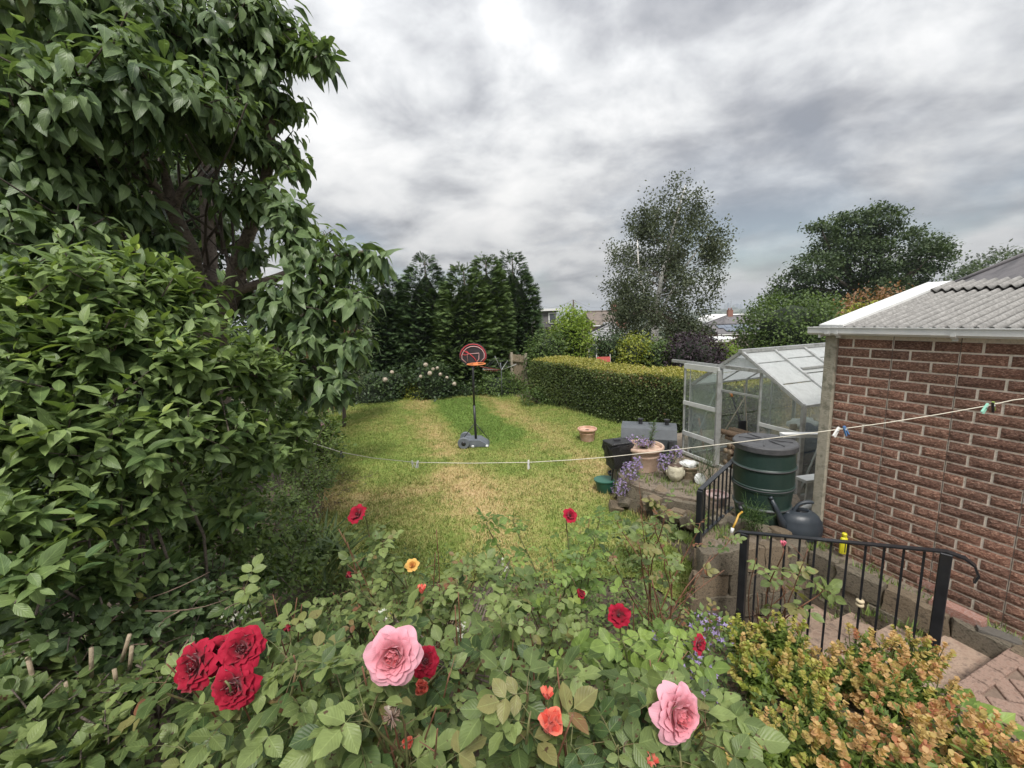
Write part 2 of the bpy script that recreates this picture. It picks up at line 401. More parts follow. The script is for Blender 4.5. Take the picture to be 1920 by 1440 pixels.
def smooth(a, b, x):
    t = np.clip((x - a) / (b - a), 0, 1); return t * t * (3 - 2 * t)
def ground_z(x, y):
    """natural lie of the land; the garden bank rises towards the camera, the land falls away beyond the garden"""
    x = np.asarray(x, float); y = np.asarray(y, float)
    r = np.hypot(x, y)
    bank = 1.25 * (1 - smooth(.5, 4.4, y))
    xb = np.where(y < 3.4, 2.42 - .40 * np.clip(y - 2.1, 0, 3), 1.5)
    bank = bank * (1 - smooth(-.25, .0, x - xb))
    z = bank - .03
    fall = -np.clip((r - 21) * .095, 0, 24) - np.clip((r - 280) * .01, 0, 4)
    hill = 26 * smooth(1400, 3200, r) * (1 + .18 * np.sin(x * .0031 + 1) + .1 * np.sin(x * .009))
    bump = .35 * np.sin(x * .11 + y * .07) * smooth(22, 60, r)
    return z + fall + hill + bump
def ground():
    rad = np.concatenate([[.05], np.geomspace(.3, 25, 90), np.geomspace(26, 6500, 70)]); na = 180
    a = np.linspace(0, 2 * math.pi, na, endpoint=False); V = []
    for r in rad: V.append(np.stack([r * np.cos(a), r * np.sin(a), np.zeros(na)], 1))
    V = np.concatenate(V); V[:, 2] = ground_z(V[:, 0], V[:, 1])
    i, k = np.meshgrid(np.arange(len(rad) - 1), np.arange(na), indexing='ij'); k2 = (k + 1) % na
    Fq = np.stack([i * na + k, (i + 1) * na + k, (i + 1) * na + k2, i * na + k2], -1).reshape(-1, 4)
    m, t, b = new_mat('ground')
    g = N(t, 'ShaderNodeNewGeometry'); ln = N(t, 'ShaderNodeVectorMath', operation='LENGTH'); L(t, g.outputs['Position'], ln.inputs[0])
    nz = N(t, 'ShaderNodeTexNoise', inp={'Scale': 9, 'Detail': 7, 'Roughness': .65}); L(t, g.outputs['Position'], nz.inputs['Vector'])
    nf = N(t, 'ShaderNodeTexNoise', inp={'Scale': .035, 'Detail': 6}); L(t, g.outputs['Position'], nf.inputs['Vector'])
    near = RAMP(t, nz.outputs[0], [(.32, (.045, .034, .024)), (.52, (.10, .075, .052)), (.7, (.17, .135, .10))])
    far = RAMP(t, nf.outputs[0], [(.36, (.035, .055, .022)), (.5, (.075, .10, .04)), (.6, (.15, .16, .075)), (.68, (.05, .075, .03))])
    L(t, MIX(t, MATH(t, 'MULTIPLY', MATH(t, 'SUBTRACT', ln.outputs['Value'], 16), .1, clamp=True), near, far), b.inputs['Base Color']); b.inputs['Roughness'].default_value = .95
    bp = N(t, 'ShaderNodeBump', inp={'Strength': 1, 'Distance': .03}); L(t, nz.outputs[0], bp.inputs['Height']); L(t, bp.outputs[0], b.inputs['Normal'])
    o = put('ground', np_mesh('ground', V, Fq), m); o['kind'] = 'structure'
ground()

# lawn -------------------------------------------------------------
LAWN = [(-2.6, 4.3), (-2.99, 6.11), (-4.2, 8.6), (-5.54, 11.6), (-6.5, 13.9), (-6.8, 16.0), (-5.2, 16.25), (-3.4, 16.3), (-1.7, 16.0), (-.4, 15.5), (.2, 14.9), (.75, 14.0), (1.9, 12.2), (3.0, 10.3), (3.0, 8.2), (1.75, 7.3), (1.45, 6.5), (1.75, 5.6), (2.0, 4.4), (1.65, 3.7), (1.3, 4.2)]
def lawn_mat():
    m, t, b = new_mat('lawn')
    g = N(t, 'ShaderNodeNewGeometry'); sp = N(t, 'ShaderNodeSeparateXYZ'); L(t, g.outputs['Position'], sp.inputs[0]); X, Yp = sp.outputs[0], sp.outputs[1]
    def noise(sc, det=5, dist=0, stretch=None):
        v = g.outputs['Position']
        mpn = N(t, 'ShaderNodeMapping'); mpn.inputs['Scale'].default_value = stretch or (1, 1, .2); L(t, v, mpn.inputs[0])
        n = N(t, 'ShaderNodeTexNoise', inp={'Scale': sc, 'Detail': det, 'Roughness': .6, 'Distortion': dist}); L(t, mpn.outputs[0], n.inputs['Vector']); return n.outputs[0]
    nb = noise(.55, 4, .4); nm = noise(2.6, 5); nf = noise(16, 4); nx = noise(60, 3, 0, (1, .5, .3))
    # mown stripe: signed distance from the line (-2.2,14.9) -> (-.45,9.6)
    A, B = Vector((-2.15, 14.9)), Vector((-.42, 9.6)); dd = (B - A).normalized(); nn_ = Vector((-dd.y, dd.x))
    sx = MATH(t, 'SUBTRACT', X, A.x); sy = MATH(t, 'SUBTRACT', Yp, A.y)
    dist = MATH(t, 'ADD', MATH(t, 'MULTIPLY', sx, nn_.x), MATH(t, 'MULTIPLY', sy, nn_.y))
    along = MATH(t, 'ADD', MATH(t, 'MULTIPLY', sx, dd.x), MATH(t, 'MULTIPLY', sy, dd.y))
    wob = MATH(t, 'MULTIPLY', MATH(t, 'SUBTRACT', nm, .5), .9)
    ad = MATH(t, 'ABSOLUTE', MATH(t, 'ADD', dist, wob))
    on = MATH(t, 'MULTIPLY', MATH(t, 'SUBTRACT', 1, MATH(t, 'MULTIPLY', MATH(t, 'SUBTRACT', ad, .55), 3.2), clamp=True), MATH(t, 'MULTIPLY', MATH(t, 'SUBTRACT', 5.9, along), 1.6, clamp=True))
    on = MATH(t, 'MULTIPLY', on, MATH(t, 'MULTIPLY', MATH(t, 'ADD', along, .3), 3, clamp=True))
    side = MATH(t, 'SUBTRACT', 1, MATH(t, 'MULTIPLY', MATH(t, 'ABSOLUTE', MATH(t, 'SUBTRACT', ad, 1.25)), 1.5), clamp=True)
    nearp = MATH(t, 'SUBTRACT', 1, MATH(t, 'MULTIPLY', MATH(t, 'ABSOLUTE', MATH(t, 'SUBTRACT', Yp, 6.6)), .75), clamp=True)
    dry = MATH(t, 'ADD', MATH(t, 'MULTIPLY', side, .30), MATH(t, 'MULTIPLY', nearp, .26))
    dry = MATH(t, 'ADD', dry, MATH(t, 'MULTIPLY', MATH(t, 'SUBTRACT', nb, .5), .95))
    dry = MATH(t, 'ADD', dry, MATH(t, 'MULTIPLY', MATH(t, 'SUBTRACT', nm, .5), .55))
    dry = MATH(t, 'ADD', dry, MATH(t, 'MULTIPLY', MATH(t, 'SUBTRACT', nf, .5), .9))
    dry = MATH(t, 'ADD', dry, .30); dry = MATH(t, 'SUBTRACT', dry, MATH(t, 'MULTIPLY', on, .42), clamp=True)
    col = RAMP(t, dry, [(.0, (.15, .23, .05)), (.28, (.22, .275, .068)), (.5, (.33, .315, .11)), (.72, (.46, .365, .17)), (1, (.54, .40, .22))])
    col = MIX(t, .6, col, RAMP(t, nx, [(.3, (.6, .6, .6)), (.7, (1.25, 1.25, 1.25))]), 'MULTIPLY')
    L(t, col, b.inputs['Base Color']); b.inputs['Roughness'].default_value = .8; b.inputs['Specular IOR Level'].default_value = .2
    bp = N(t, 'ShaderNodeBump', inp={'Strength': .8, 'Distance': .03}); L(t, nf, bp.inputs['Height']); L(t, bp.outputs[0], b.inputs['Normal'])
    return m
lawn_m = lawn_mat()
mb = MB(); mb.add([(x, y, .004) for x, y in LAWN], [tuple(range(len(LAWN)))])
o = mb.build('lawn', lawn_m); o['kind'] = 'structure'
def in_poly(x, y, poly):
    c = np.zeros(len(x), bool); n = len(poly)
    for i in range(n):
        (x1, y1), (x2, y2) = poly[i], poly[(i + 1) % n]
        k = ((y1 > y) != (y2 > y)) & (x < (x2 - x1) * (y - y1) / (y2 - y1 + 1e-12) + x1); c ^= k
    return c
def blades(name, poly, n, hgt, mat, width=.008, lean=.6, ybias=1.0, zf=None):
    P_ = np.array(poly); lo, hi = P_.min(0), P_.max(0)
    x = RNG.uniform(lo[0], hi[0], n * 3); u = RNG.random(n * 3) ** ybias; y = lo[1] + (hi[1] - lo[1]) * u
    k = in_poly(x, y, poly); x, y = x[k][:n], y[k][:n]; m = len(x)
    z = np.zeros(m) if zf is None else zf(x, y)
    a = RNG.uniform(0, 6.28, m); h = hgt * RNG.uniform(.45, 1.3, m); ln = lean * RNG.random(m)
    wv = np.stack([np.cos(a), np.sin(a), np.zeros(m)], 1) * (width * RNG.uniform(.6, 1.3, m) * (1 + .06 * y))[:, None]
    tv = np.stack([np.cos(a + 1.6) * ln * h, np.sin(a + 1.6) * ln * h, h], 1)
    b0 = np.stack([x, y, z], 1); V = np.stack([b0 - wv, b0 + wv, b0 + tv], 1).reshape(-1, 3)
    o = put(name, np_mesh(name, V, np.arange(m * 3).reshape(-1, 3), smooth=False), mat); return o
tag(blades('grass', LAWN, 210000, .035, lawn_m, .006, .9, 1.25), 'short patchy mown grass of the back lawn', 'grass', kind='stuff')

tx = RNG.uniform(-6.5, 3, 2600); ty = 4.5 + 11.5 * RNG.random(2600) ** 1.3; kk = in_poly(tx, ty, LAWN); tx, ty = tx[kk], ty[kk]
TUFT = list(zip(tx, ty))
# garage frame of reference ----------------------------------------------
GC = Vector((3.012, 3.810, 0)); GD = Vector((.37184, -.92830, 0)); GN = Vector((-.92830, -.37184, 0)); ZV = Vector((0, 0, 1))
def GP(t, off=0, z=0): return GC + GD * t + GN * off + ZV * z     # along the wall, out from the wall, up
HC = .08361; ZK0 = EYE - .38487

# path of pavers at the top of the steps --------------------------------
path_poly = [GP(1.36, .22), GP(1.36, 1.05), GP(1.36, 1.15), GP(2.3, 1.3), GP(4.2, 1.3), GP(4.2, .22)]
mb = MB(); mb.prism([(p.x, p.y) for p in path_poly], -.1, .588); path = mb.build('path', MATS['joint_sand']); path['kind'] = 'structure'
def paver_mesh(nm, l, wd, h=.05):
    b = MB(); b.box((0, 0, 0), (l - .008, wd - .008, h), bev=.005); me = b.mesh(nm); me.materials.append(MATS['paver']); return me
pv = paver_mesh('paver', .2, .1)
def lay(t, off, ang, dz=0):
    o = put('paver', pv, None, path); rz = math.atan2(GN.y, GN.x) + ang
    o.matrix_basis = Matrix.Translation(GP(t, off, .588 + dz + random.uniform(-.0015, .0015))) @ Matrix.Rotation(rz + random.uniform(-.012, .012), 4, 'Z') @ Matrix.Rotation(random.uniform(-.006, .006), 4, 'X')
for k in range(4): lay(1.41, .32 + k * .2, 0)
# herringbone at 45 degrees inside the edge course
a45 = R(45)
for i in range(-26, 27):
    for j in range(-26, 27):
        c_ = (i - j) % 4
        if c_ == 0: ux, uy, an = (i + 1) * .1, (j + .5) * .1, 0
        elif c_ == 2: ux, uy, an = (i + .5) * .1, j * .1, 90
        else: continue
        oo = .7 + ux * math.cos(a45) - uy * math.sin(a45); tt = 2.1 + ux * math.sin(a45) + uy * math.cos(a45)
        if 1.44 < tt < 2.8 and .26 < oo < 1.16: lay(tt, oo, R(an) + a45, -.007)
# garage ledge and steps ------------------------------------------------
mb = MB(); mb.prism([(p.x, p.y) for p in (GP(-.05, 0), GP(-.05, .24), GP(4.2, .24), GP(4.2, 0))], -.1, .56); o = mb.build('garage_ledge', MATS['terrace_dirt']); o['kind'] = 'structure'
steps = MB()
st = MB()
mb = MB()
for k in range(4):
    t1 = 1.36 - k * .30; z = .48 - k * .12
    mb.prism([(p.x, p.y) for p in (GP(t1, .24), GP(t1, 1.04), GP(t1 - .31, 1.04), GP(t1 - .31, .24))], -.1, z - .045 - k * .0015)
o = mb.build('garden_steps', MATS['terrace_dirt']); o['kind'] = 'structure'; steps_o = o
pm('slab', (.36, .25, .19), (.45, .33, .25), 20, .9, .7, 90, c3=(.26, .19, .15))
for k in range(4):
    t1 = 1.36 - k * .30; z = .48 - k * .12
    for j in range(2):
        b = MB(); off = .45 + j * .405
        M = Matrix((GD, GN, ZV)).transposed()
        b.box(GP(t1 - .15, off, z - .02), (.30, .40, .042), M, bev=.006); b.build('step_slab', MATS['slab'], steps_o)
# terraces ----------------------------------------------------------------
BUTT_T = [GP(-.02, .0), GP(-.02, .26), Vector((2.55, 3.66, 0)), Vector((1.74, 3.60, 0)), Vector((2.36, 4.36, 0)), Vector((3.4, 4.75, 0))]
mb = MB(); mb.prism([(p.x, p.y) for p in BUTT_T], -.1, .655); o = mb.build('butt_terrace', MATS['terrace_dirt']); o['kind'] = 'structure'
GH_T = [(1.64, 5.95), (1.75, 5.72), (2.05, 5.45), (2.42, 5.2), (2.45, 4.45), (3.4, 4.76), (7.5, 4.9), (7.5, 9.2), (3.3, 8.3), (2.75, 7.6), (1.8, 7.4), (1.60, 6.6)]
mb = MB(); mb.prism(GH_T, -.1, .4); o = mb.build('greenhouse_terrace', MATS['terrace_dirt']); o['kind'] = 'structure'

# rough stones: irregular block meshes
def rock_mesh(nm, d, seed, mat, rough=.14, cuts=2):
    rr = random.Random(seed); bm = bmesh.new(); bmesh.ops.create_cube(bm, size=1)
    bmesh.ops.subdivide_edges(bm, edges=bm.edges, cuts=cuts, use_grid_fill=True)
    for v in bm.verts:
        c = v.co; l = c.length; c *= (1 - .28 * (l - .5)) if l > .5 else 1
        v.co = Vector((c.x * d[0] + rr.uniform(-1, 1) * rough * d[0] * .35, c.y * d[1] + rr.uniform(-1, 1) * rough * d[1] * .35, c.z * d[2] + rr.uniform(-1, 1) * rough * d[2] * .35))
    for f in bm.faces: f.smooth = True
    me = bpy.data.meshes.new(nm); bm.to_mesh(me); bm.free(); me.materials.append(mat); me.set_sharp_from_angle(angle=R(38)); return me
STONES = [rock_mesh('stone', (1, 1, 1), k, MATS['stone'] if k % 3 else MATS['stone_brown']) for k in range(8)]
def stone(parent, c, d, rz=0, k=None, tilt=.05):
    o = put('stone', STONES[(k if k is not None else random.randrange(8))], None, parent)
    o.matrix_basis = Matrix.Translation(Vector(c)) @ Matrix.Rotation(rz, 4, 'Z') @ Matrix.Rotation(random.uniform(-tilt, tilt), 4, 'X') @ Matrix.Rotation(random.uniform(-tilt, tilt), 4, 'Y') @ Matrix.Diagonal((*d, 1)); return o
rzG = math.atan2(GD.y, GD.x)
wall = thing('retaining_wall', 'low rough stone retaining wall beside the steps below the brick garage', 'stone wall', GP(.6, .3, 0))
b = MB(); b.prism([(p.x, p.y) for p in (GP(-.04, .2), GP(-.04, .262), GP(1.9, .262), GP(1.9, .2))], -.1, .5); b.build('backing', MATS['terrace_dirt'], wall)
z = 0.0
for ci, hh in enumerate((.2, .22, .2)):
    t = -.05 + ci * .07
    while t < 1.86:
        wd = random.uniform(.17, .42)
        stone(wall, GP(t + wd / 2, .275 + random.uniform(-.02, .02), z + hh / 2), (wd * 1.04, random.uniform(.10, .15), hh * 1.05), rzG)
        t += wd
    z += hh
twall = thing('terrace_wall', 'rough stone facing under the green water butt terrace', 'stone wall', (2.1, 3.6, 0))
def face_line(parent, A, B, z0, z1, rows, wmin=.15, wmax=.34, dep=.13):
    A, B = Vector((*A, 0)), Vector((*B, 0)); d = (B - A); ln = d.length; d.normalize(); rz = math.atan2(d.y, d.x); hh = (z1 - z0) / rows
    for r_ in range(rows):
        t = -.05 * (r_ % 2)
        while t < ln:
            wd = random.uniform(wmin, wmax); c = A + d * (t + wd / 2); stone(parent, (c.x, c.y, z0 + hh * (r_ + .5)), (wd * 1.05, dep * random.uniform(.8, 1.2), hh * 1.08), rz); t += wd
face_line(twall, (2.72, 3.66), (1.74, 3.58), 0, .68, 3)
face_line(twall, (1.72, 3.6), (2.36, 4.36), 0, .66, 3)
bank = thing('rockery_bank', 'brown earth and stone bank below the large terracotta planter', 'rockery', (1.9, 5.5, 0))
face_line(bank, (1.60, 6.0), (2.42, 5.16), 0, .36, 2, .16, .36, .2)
face_line(bank, (2.45, 5.15), (2.46, 4.4), 0, .38, 2)
for k in range(14):
    f_ = random.random(); stone(bank, (1.55 + f_ * .8 + random.uniform(-.1, .05), 5.85 - f_ * .75 + random.uniform(-.12, .0), random.uniform(.05, .3)), (random.uniform(.1, .22), random.uniform(.1, .2), random.uniform(.07, .14)), random.uniform(0, 3), tilt=.5)
for k, (px, py, s) in enumerate([(1228, 945, .13), (1262, 925, .2), (1285, 915, .2), (1240, 930, .16)]):
    c = G(px, py, .3); stone(bank, (c.x, c.y, .36), (s * 1.3, s, s * .7), random.uniform(0, 3), k, .2)
for k, (px, py, s) in enumerate([(1352, 972, .2), (1372, 985, .22), (1420, 995, .26), (1460, 1005, .2), (1345, 985, .16)]):
    c = G(px, py, .66); o = stone(twall, (c.x, c.y, .68), (s, s * .7, .11), rzG + random.uniform(-.3, .3), k, .1)

# ================================================================== GARAGE
def brick_mat():
    m, t, b = new_mat('brick')
    tcn = N(t, 'ShaderNodeTexCoord'); mpn = N(t, 'ShaderNodeMapping'); mpn.inputs['Scale'].default_value = (26, 26, 55); L(t, tcn.outputs['Object'], mpn.inputs[0])
    gi = N(t, 'ShaderNodeNewGeometry'); mpg = N(t, 'ShaderNodeMapping'); mpg.inputs['Scale'].default_value = (62, 62, 130); L(t, gi.outputs['Position'], mpg.inputs[0])
    n = N(t, 'ShaderNodeTexNoise', inp={'Scale': 1, 'Detail': 5, 'Roughness': .65, 'Distortion': .4}); L(t, mpg.outputs[0], n.inputs['Vector'])
    nl = N(t, 'ShaderNodeTexNoise', inp={'Scale': 3, 'Detail': 3}); L(t, gi.outputs['Position'], nl.inputs['Vector'])
    oi = N(t, 'ShaderNodeObjectInfo')
    col = RAMP(t, n.outputs[0], [(.32, (.06, .036, .028)), (.45, (.19, .10, .072)), (.56, (.30, .165, .12)), (.70, (.57, .41, .32))])
    col = MIX(t, .7, col, RAMP(t, oi.outputs['Random'], [(0, (.62, .58, .58)), (.5, (1, .97, .95)), (1, (1.3, 1.22, 1.16))]), 'MULTIPLY')
    col = MIX(t, .6, col, RAMP(t, nl.outputs[0], [(.35, (.75, .78, .75)), (.65, (1.15, 1.1, 1.05))]), 'MULTIPLY')
    L(t, col, b.inputs['Base Color']); b.inputs['Roughness'].default_value = .88
    bp = N(t, 'ShaderNodeBump', inp={'Strength': 1, 'Distance': .012}); L(t, n.outputs[0], bp.inputs['Height']); L(t, bp.outputs[0], b.inputs['Normal']); return m
brick_mat()
pm('mortar', (.78, .68, .57), (.84, .75, .64), 25, .95, .5, 120, c3=(.62, .54, .44))
pm('concrete', (.36, .33, .25), (.47, .43, .34), 14, .9, .9, 90, c3=(.24, .23, .17))
pm('white_plastic', (.80, .80, .78), (.66, .67, .66), 5, .35, .1, 30)
pm('dark_gap', (.10, .085, .07), (.16, .13, .11), 8, .9)
garage = thing('garage', 'red brick-effect panel garage with white gutter and corrugated grey roof', 'garage', GP(1.2, -1.2, .6))
Mg = Matrix((GD, GN, ZV)).transposed()
gw = MB(); gw.box(GP(1.23, -.06, 1.485), (2.46, .12, 2.37), Mg); wall_o = gw.build('panel_wall', MATS['mortar'], garage)
bcache = {}
def brick(x0, x1, zc):
    l = round(x1 - x0, 3)
    if l not in bcache:
        rr = random.Random(int(l * 1000)); hw, hh, dp = l / 2, (HC - .013) / 2, .009
        nx, nz = 5, 3; vs, fs = [], []
        for i in range(nx + 1):
            for j in range(nz + 1):
                edge = i in (0, nx) or j in (0, nz); vs.append((-hw + l * i / nx, dp * (.35 if edge else rr.uniform(.75, 1.5)), -hh + 2 * hh * j / nz))
        for i in range(nx):
            for j in range(nz): q = i * (nz + 1) + j; fs.append((q, q + 1, q + nz + 2, q + nz + 1))
        ring = [i * (nz + 1) for i in range(nx + 1)] + [nx * (nz + 1) + j for j in range(1, nz + 1)] + [i * (nz + 1) + nz for i in range(nx - 1, -1, -1)] + [j for j in range(nz - 1, 0, -1)]
        n0 = len(vs); vs += [(vs[q][0], -.012, vs[q][2]) for q in ring]
        for a in range(len(ring)): a2 = (a + 1) % len(ring); fs.append((ring[a], ring[a2], n0 + a2, n0 + a))
        b_ = MB(); b_.add(vs, fs); me = b_.mesh('brick'); me.materials.append(MATS['brick']); bcache[l] = me
    o = put('brick', bcache[l], None, wall_o); o.matrix_basis = Matrix.Translation(GP((x0 + x1) / 2, 0, zc)) @ Mg.to_4x4()
PW = .41
for r_ in range(25):
    zc = ZK0 + HC * .5 - r_ * HC
    if zc < .52: continue
    for pnl in range(6):
        x0, x1 = pnl * PW, (pnl + 1) * PW
        wl = (r_ + pnl) % 2 == 1 and pnl > 0; wr = (r_ + pnl + 1) % 2 == 1
        a = x0 + (.008 if wl else .0022); bb = x1 - (.008 if wr else .0022)
        jn = x0 + PW * (.62 if (r_ + pnl) % 2 == 1 else .29)
        brick(round(a, 4), round(jn - .0085, 4), zc); brick(round(jn + .0085, 4), round(bb, 4), zc)
for pnl in range(1, 6):
    b = MB(); b.box(GP(pnl * PW, -.002, 1.61), (.0030, .010, 2.1), Mg); b.build('panel_joint', MATS['dark_gap'], garage)
b = MB(); b.box(GP(-.052, -.03, 1.61), (.100, .125, 2.13), Mg, bev=.008); b.build('corner_post', MATS['concrete'], garage)
b = MB()   # end wall towards the greenhouse and far wall
b.box(GP(-.05, -1.65, 1.57), (.08, 3.1, 2.04), Mg); b.ext([GP(-.09, -.1, 2.59), GP(-.09, -3.2, 2.59), GP(-.09, -1.65, 3.02)], GD * .08); b.box(GP(1.2, -3.22, 1.5), (2.5, .1, 2.1), Mg)
b.build('end_wall', MATS['concrete'], garage)
# gutter
gut = MB(); prof = [(0, .02), (0, -.035), (.018, -.052), (.07, -.052), (.088, -.035), (.088, .012), (.096, .012), (.096, .02), (.082, .02), (.082, -.03), (.066, -.045), (.02, -.045), (.006, -.03), (.006, .02)]
gut.ext([GP(-.225, .012 + a_, 2.682 + z_) for a_, z_ in prof], GD * 2.9); gutter = gut.build('gutter', MATS['white_plastic'], garage)
for t in (-.075, .008, .79, 1.7):
    b = MB(); b.ext([GP(t, .008 + a_ * 1.08, 2.679 + z_ * 1.12) for a_, z_ in prof], GD * (.045 if t < 0 else .03))
    if t > 0: b.box(GP(t + .015, .055, 2.62), (.03, .02, .03), Mg)
    b.build('gutter_bracket', MATS['white_plastic'], gutter)
# corrugated roof: individual sheets, 76 mm corrugations running from gutter to ridge
def roof_mat():
    m, t, b = new_mat('corrugated_sheet')
    g = N(t, 'ShaderNodeNewGeometry')
    n = N(t, 'ShaderNodeTexNoise', inp={'Scale': 14, 'Detail': 8, 'Roughness': .7}); L(t, g.outputs['Position'], n.inputs['Vector'])
    n2 = N(t, 'ShaderNodeTexNoise', inp={'Scale': 32, 'Detail': 4, 'Roughness': .7}); L(t, g.outputs['Position'], n2.inputs['Vector'])
    base = RAMP(t, n.outputs[0], [(.3, (.19, .185, .175)), (.5, (.31, .30, .285)), (.7, (.43, .415, .395))])
    moss = RAMP(t, MATH(t, 'ADD', MATH(t, 'MULTIPLY', n.outputs[0], .5), MATH(t, 'MULTIPLY', n2.outputs[0], .5)), [(.47, (0, 0, 0)), (.54, (1, 1, 1))])
    # mossy dirt, plus shade painted dark into the valleys so the corrugation reads
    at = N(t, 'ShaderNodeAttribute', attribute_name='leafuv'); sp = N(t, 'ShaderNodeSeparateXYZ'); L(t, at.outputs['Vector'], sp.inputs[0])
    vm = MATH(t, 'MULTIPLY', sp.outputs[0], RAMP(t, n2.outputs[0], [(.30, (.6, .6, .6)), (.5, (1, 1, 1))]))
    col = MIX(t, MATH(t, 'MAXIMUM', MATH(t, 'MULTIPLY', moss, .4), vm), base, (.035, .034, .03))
    L(t, col, b.inputs['Base Color']); b.inputs['Roughness'].default_value = .95
    bp = N(t, 'ShaderNodeBump', inp={'Strength': .8, 'Distance': .006}); L(t, n2.outputs[0], bp.inputs['Height']); L(t, bp.outputs[0], b.inputs['Normal']); return m
roof_mat()
def sheet(nm, t0, t1, o0, z0, o1, z1, parent, lift=0., amp=.0175, thick=.007, rows=4):
    per = .0762; nx = max(4, int((t1 - t0) / per * 8)); V, A, Fq = [], [], []
    dv = Vector((0, 0, 0)) + GN * (o1 - o0) + ZV * (z1 - z0); nr = (dv.normalized()).cross(GD); nr = nr if nr.z > 0 else -nr
    for lay_ in (0, 1):
        for j in range(rows + 1):
            for i in range(nx + 1):
                t = t0 + (t1 - t0) * i / nx; wv = math.cos(2 * math.pi * t / per)
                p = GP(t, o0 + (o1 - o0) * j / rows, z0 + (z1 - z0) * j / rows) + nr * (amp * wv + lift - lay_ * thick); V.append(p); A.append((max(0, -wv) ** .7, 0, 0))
    k = (nx + 1) * (rows + 1)
    for lay_ in (0, 1):
        for j in range(rows):
            for i in range(nx): q = lay_ * k + j * (nx + 1) + i; Fq.append((q, q + 1, q + nx + 2, q + nx + 1))
    for i in range(nx): Fq.append((i, i + 1, k + i + 1, k + i)); q = rows * (nx + 1) + i; Fq.append((q, q + 1, k + q + 1, k + q))
    for j in range(rows): q = j * (nx + 1); Fq.append((q, q + nx + 1, k + q + nx + 1, k + q)); q += nx; Fq.append((q, q + nx + 1, k + q + nx + 1, k + q))
    me = np_mesh(nm, np.array([list(v) for v in V]), Fq, np.array(A)); return put(nm, me, MATS['corrugated_sheet'], parent)
RZ0, RZ1, RO = 2.712, 3.055, -1.62
b = MB(); b.ext([GP(-.02, .03, RZ0 - .05), GP(-.02, RO, RZ1 - .06), GP(-.02, -3.3, RZ0 - .05)], GD * 2.6); roof = b.build('roof', MATS['dark_gap'], garage)
for k in range(4):
    t0 = .0762 * (1 + 9 * k); t1 = t0 + .0762 * 9.6
    mid_o, mid_z = RO * .80, RZ0 + (RZ1 - RZ0) * .80
    sheet('roof_sheet', t0 - .03, t1, .075, RZ0 - .018, RO * .86, RZ0 + (RZ1 - RZ0) * .86, roof, .0 + .004 * (k % 2), rows=6)
    sheet('ridge_sheet', t0 - .03, t1, RO * .77, RZ0 + (RZ1 - RZ0) * .77 + .03, RO, RZ1 + .03, roof, .004 * (k % 2), rows=2)
    sheet('roof_sheet', t0 - .03, t1, RO, RZ1 + .0, -3.32, RZ0 - .02, roof, .004 * (k % 2), rows=2)
b = MB()   # white barge boards along the gable
def slab4(b, p, q, wd, th):   # flat board whose top follows the roof slope, wd along GD
    d = (q - p).normalized(); nr = GD.cross(d); nr = nr if nr.z > 0 else -nr
    b.ext([p, q, q + GD * wd, p + GD * wd], -nr * th)
slab4(b, GP(-.13, .09, RZ0 + .012), GP(-.13, RO - .005, RZ1 + .045), .20, .022); b.build('barge_board', MATS['white_plastic'], roof)
b = MB(); slab4(b, GP(-.13, RO - .007, RZ1 + .043), GP(-.13, -3.35, RZ0 + .01), .20, .022); b.build('barge_board', MATS['white_plastic'], roof)
b = MB(); b.ext([GP(-.135, .085, RZ0 - .012), GP(-.135, RO, RZ1 + .02), GP(-.135, RO, RZ1 - .10), GP(-.135, .085, RZ0 - .11)], GD * .018); b.build('barge_board', MATS['white_plastic'], roof)

# ================================================================== BACKGROUND
pm('bark_dark', (.075, .06, .05), (.13, .105, .085), 20, .95, 1.0, 60, stretch=(1, 1, .25))
pm('bark_grey', (.16, .125, .10), (.25, .20, .165), 22, .9, 1.0, 70, stretch=(1, 1, 1.6), c3=(.10, .08, .065))
def birch_bark():
    m = pm('birch_bark', (.62, .60, .56), (.75, .73, .69), 6, .8, .5, 40, c3=(.20, .17, .15), stretch=(1, 1, 2.2), lo=.38, hi=.72); return m
birch_bark()
fol('conifer_leaf', (.028, .058, .026), (.105, .165, .065), .7, .12, spec=.15)
fol('conifer_leaf_b', (.04, .078, .026), (.145, .21, .07), .7, .12, spec=.15)
fol('birch_leaf', (.045, .062, .032), (.135, .155, .095), .6, .2, spec=.2)
fol('sycamore_leaf', (.025, .05, .018), (.085, .125, .045), .6, .2)
fol('lime_leaf', (.13, .21, .028), (.34, .44, .08), .5, .35)
fol('mid_leaf', (.045, .085, .02), (.15, .22, .06), .5, .3)
fol('dark_leaf', (.022, .045, .018), (.075, .12, .04), .5, .25)
fol('grey_leaf', (.09, .115, .065), (.22, .26, .16), .6, .25)
fol('purple_leaf', (.022, .014, .022), (.06, .038, .05), .6, .15)
fol('yellow_leaf', (.17, .21, .02), (.42, .42, .07), .5, .3)
fol('red_leaf', (.20, .11, .05), (.40, .22, .13), .5, .3)
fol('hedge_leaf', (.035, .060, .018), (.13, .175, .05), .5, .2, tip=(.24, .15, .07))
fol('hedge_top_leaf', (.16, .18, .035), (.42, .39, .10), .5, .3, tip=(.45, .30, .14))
pm('foliage_core', (.012, .02, .009), (.022, .034, .014), 3, 1, 0)  # for the added crown cores: inner shade put into the colour
pm('hedge_core', (.022, .024, .012), (.04, .036, .02), 5, 1, 0)  # brown-dark for added cores, the shade inside painted in
T_DIA = (np.array([(0, 0, 0), (-.3, .45, .04), (0, 1, -.12), (.3, .45, .04)]), np.array([(0, 3, 1), (1, 3, 2)]), np.array([(0, 0), (-1, .45), (0, 1), (1, .45)]))
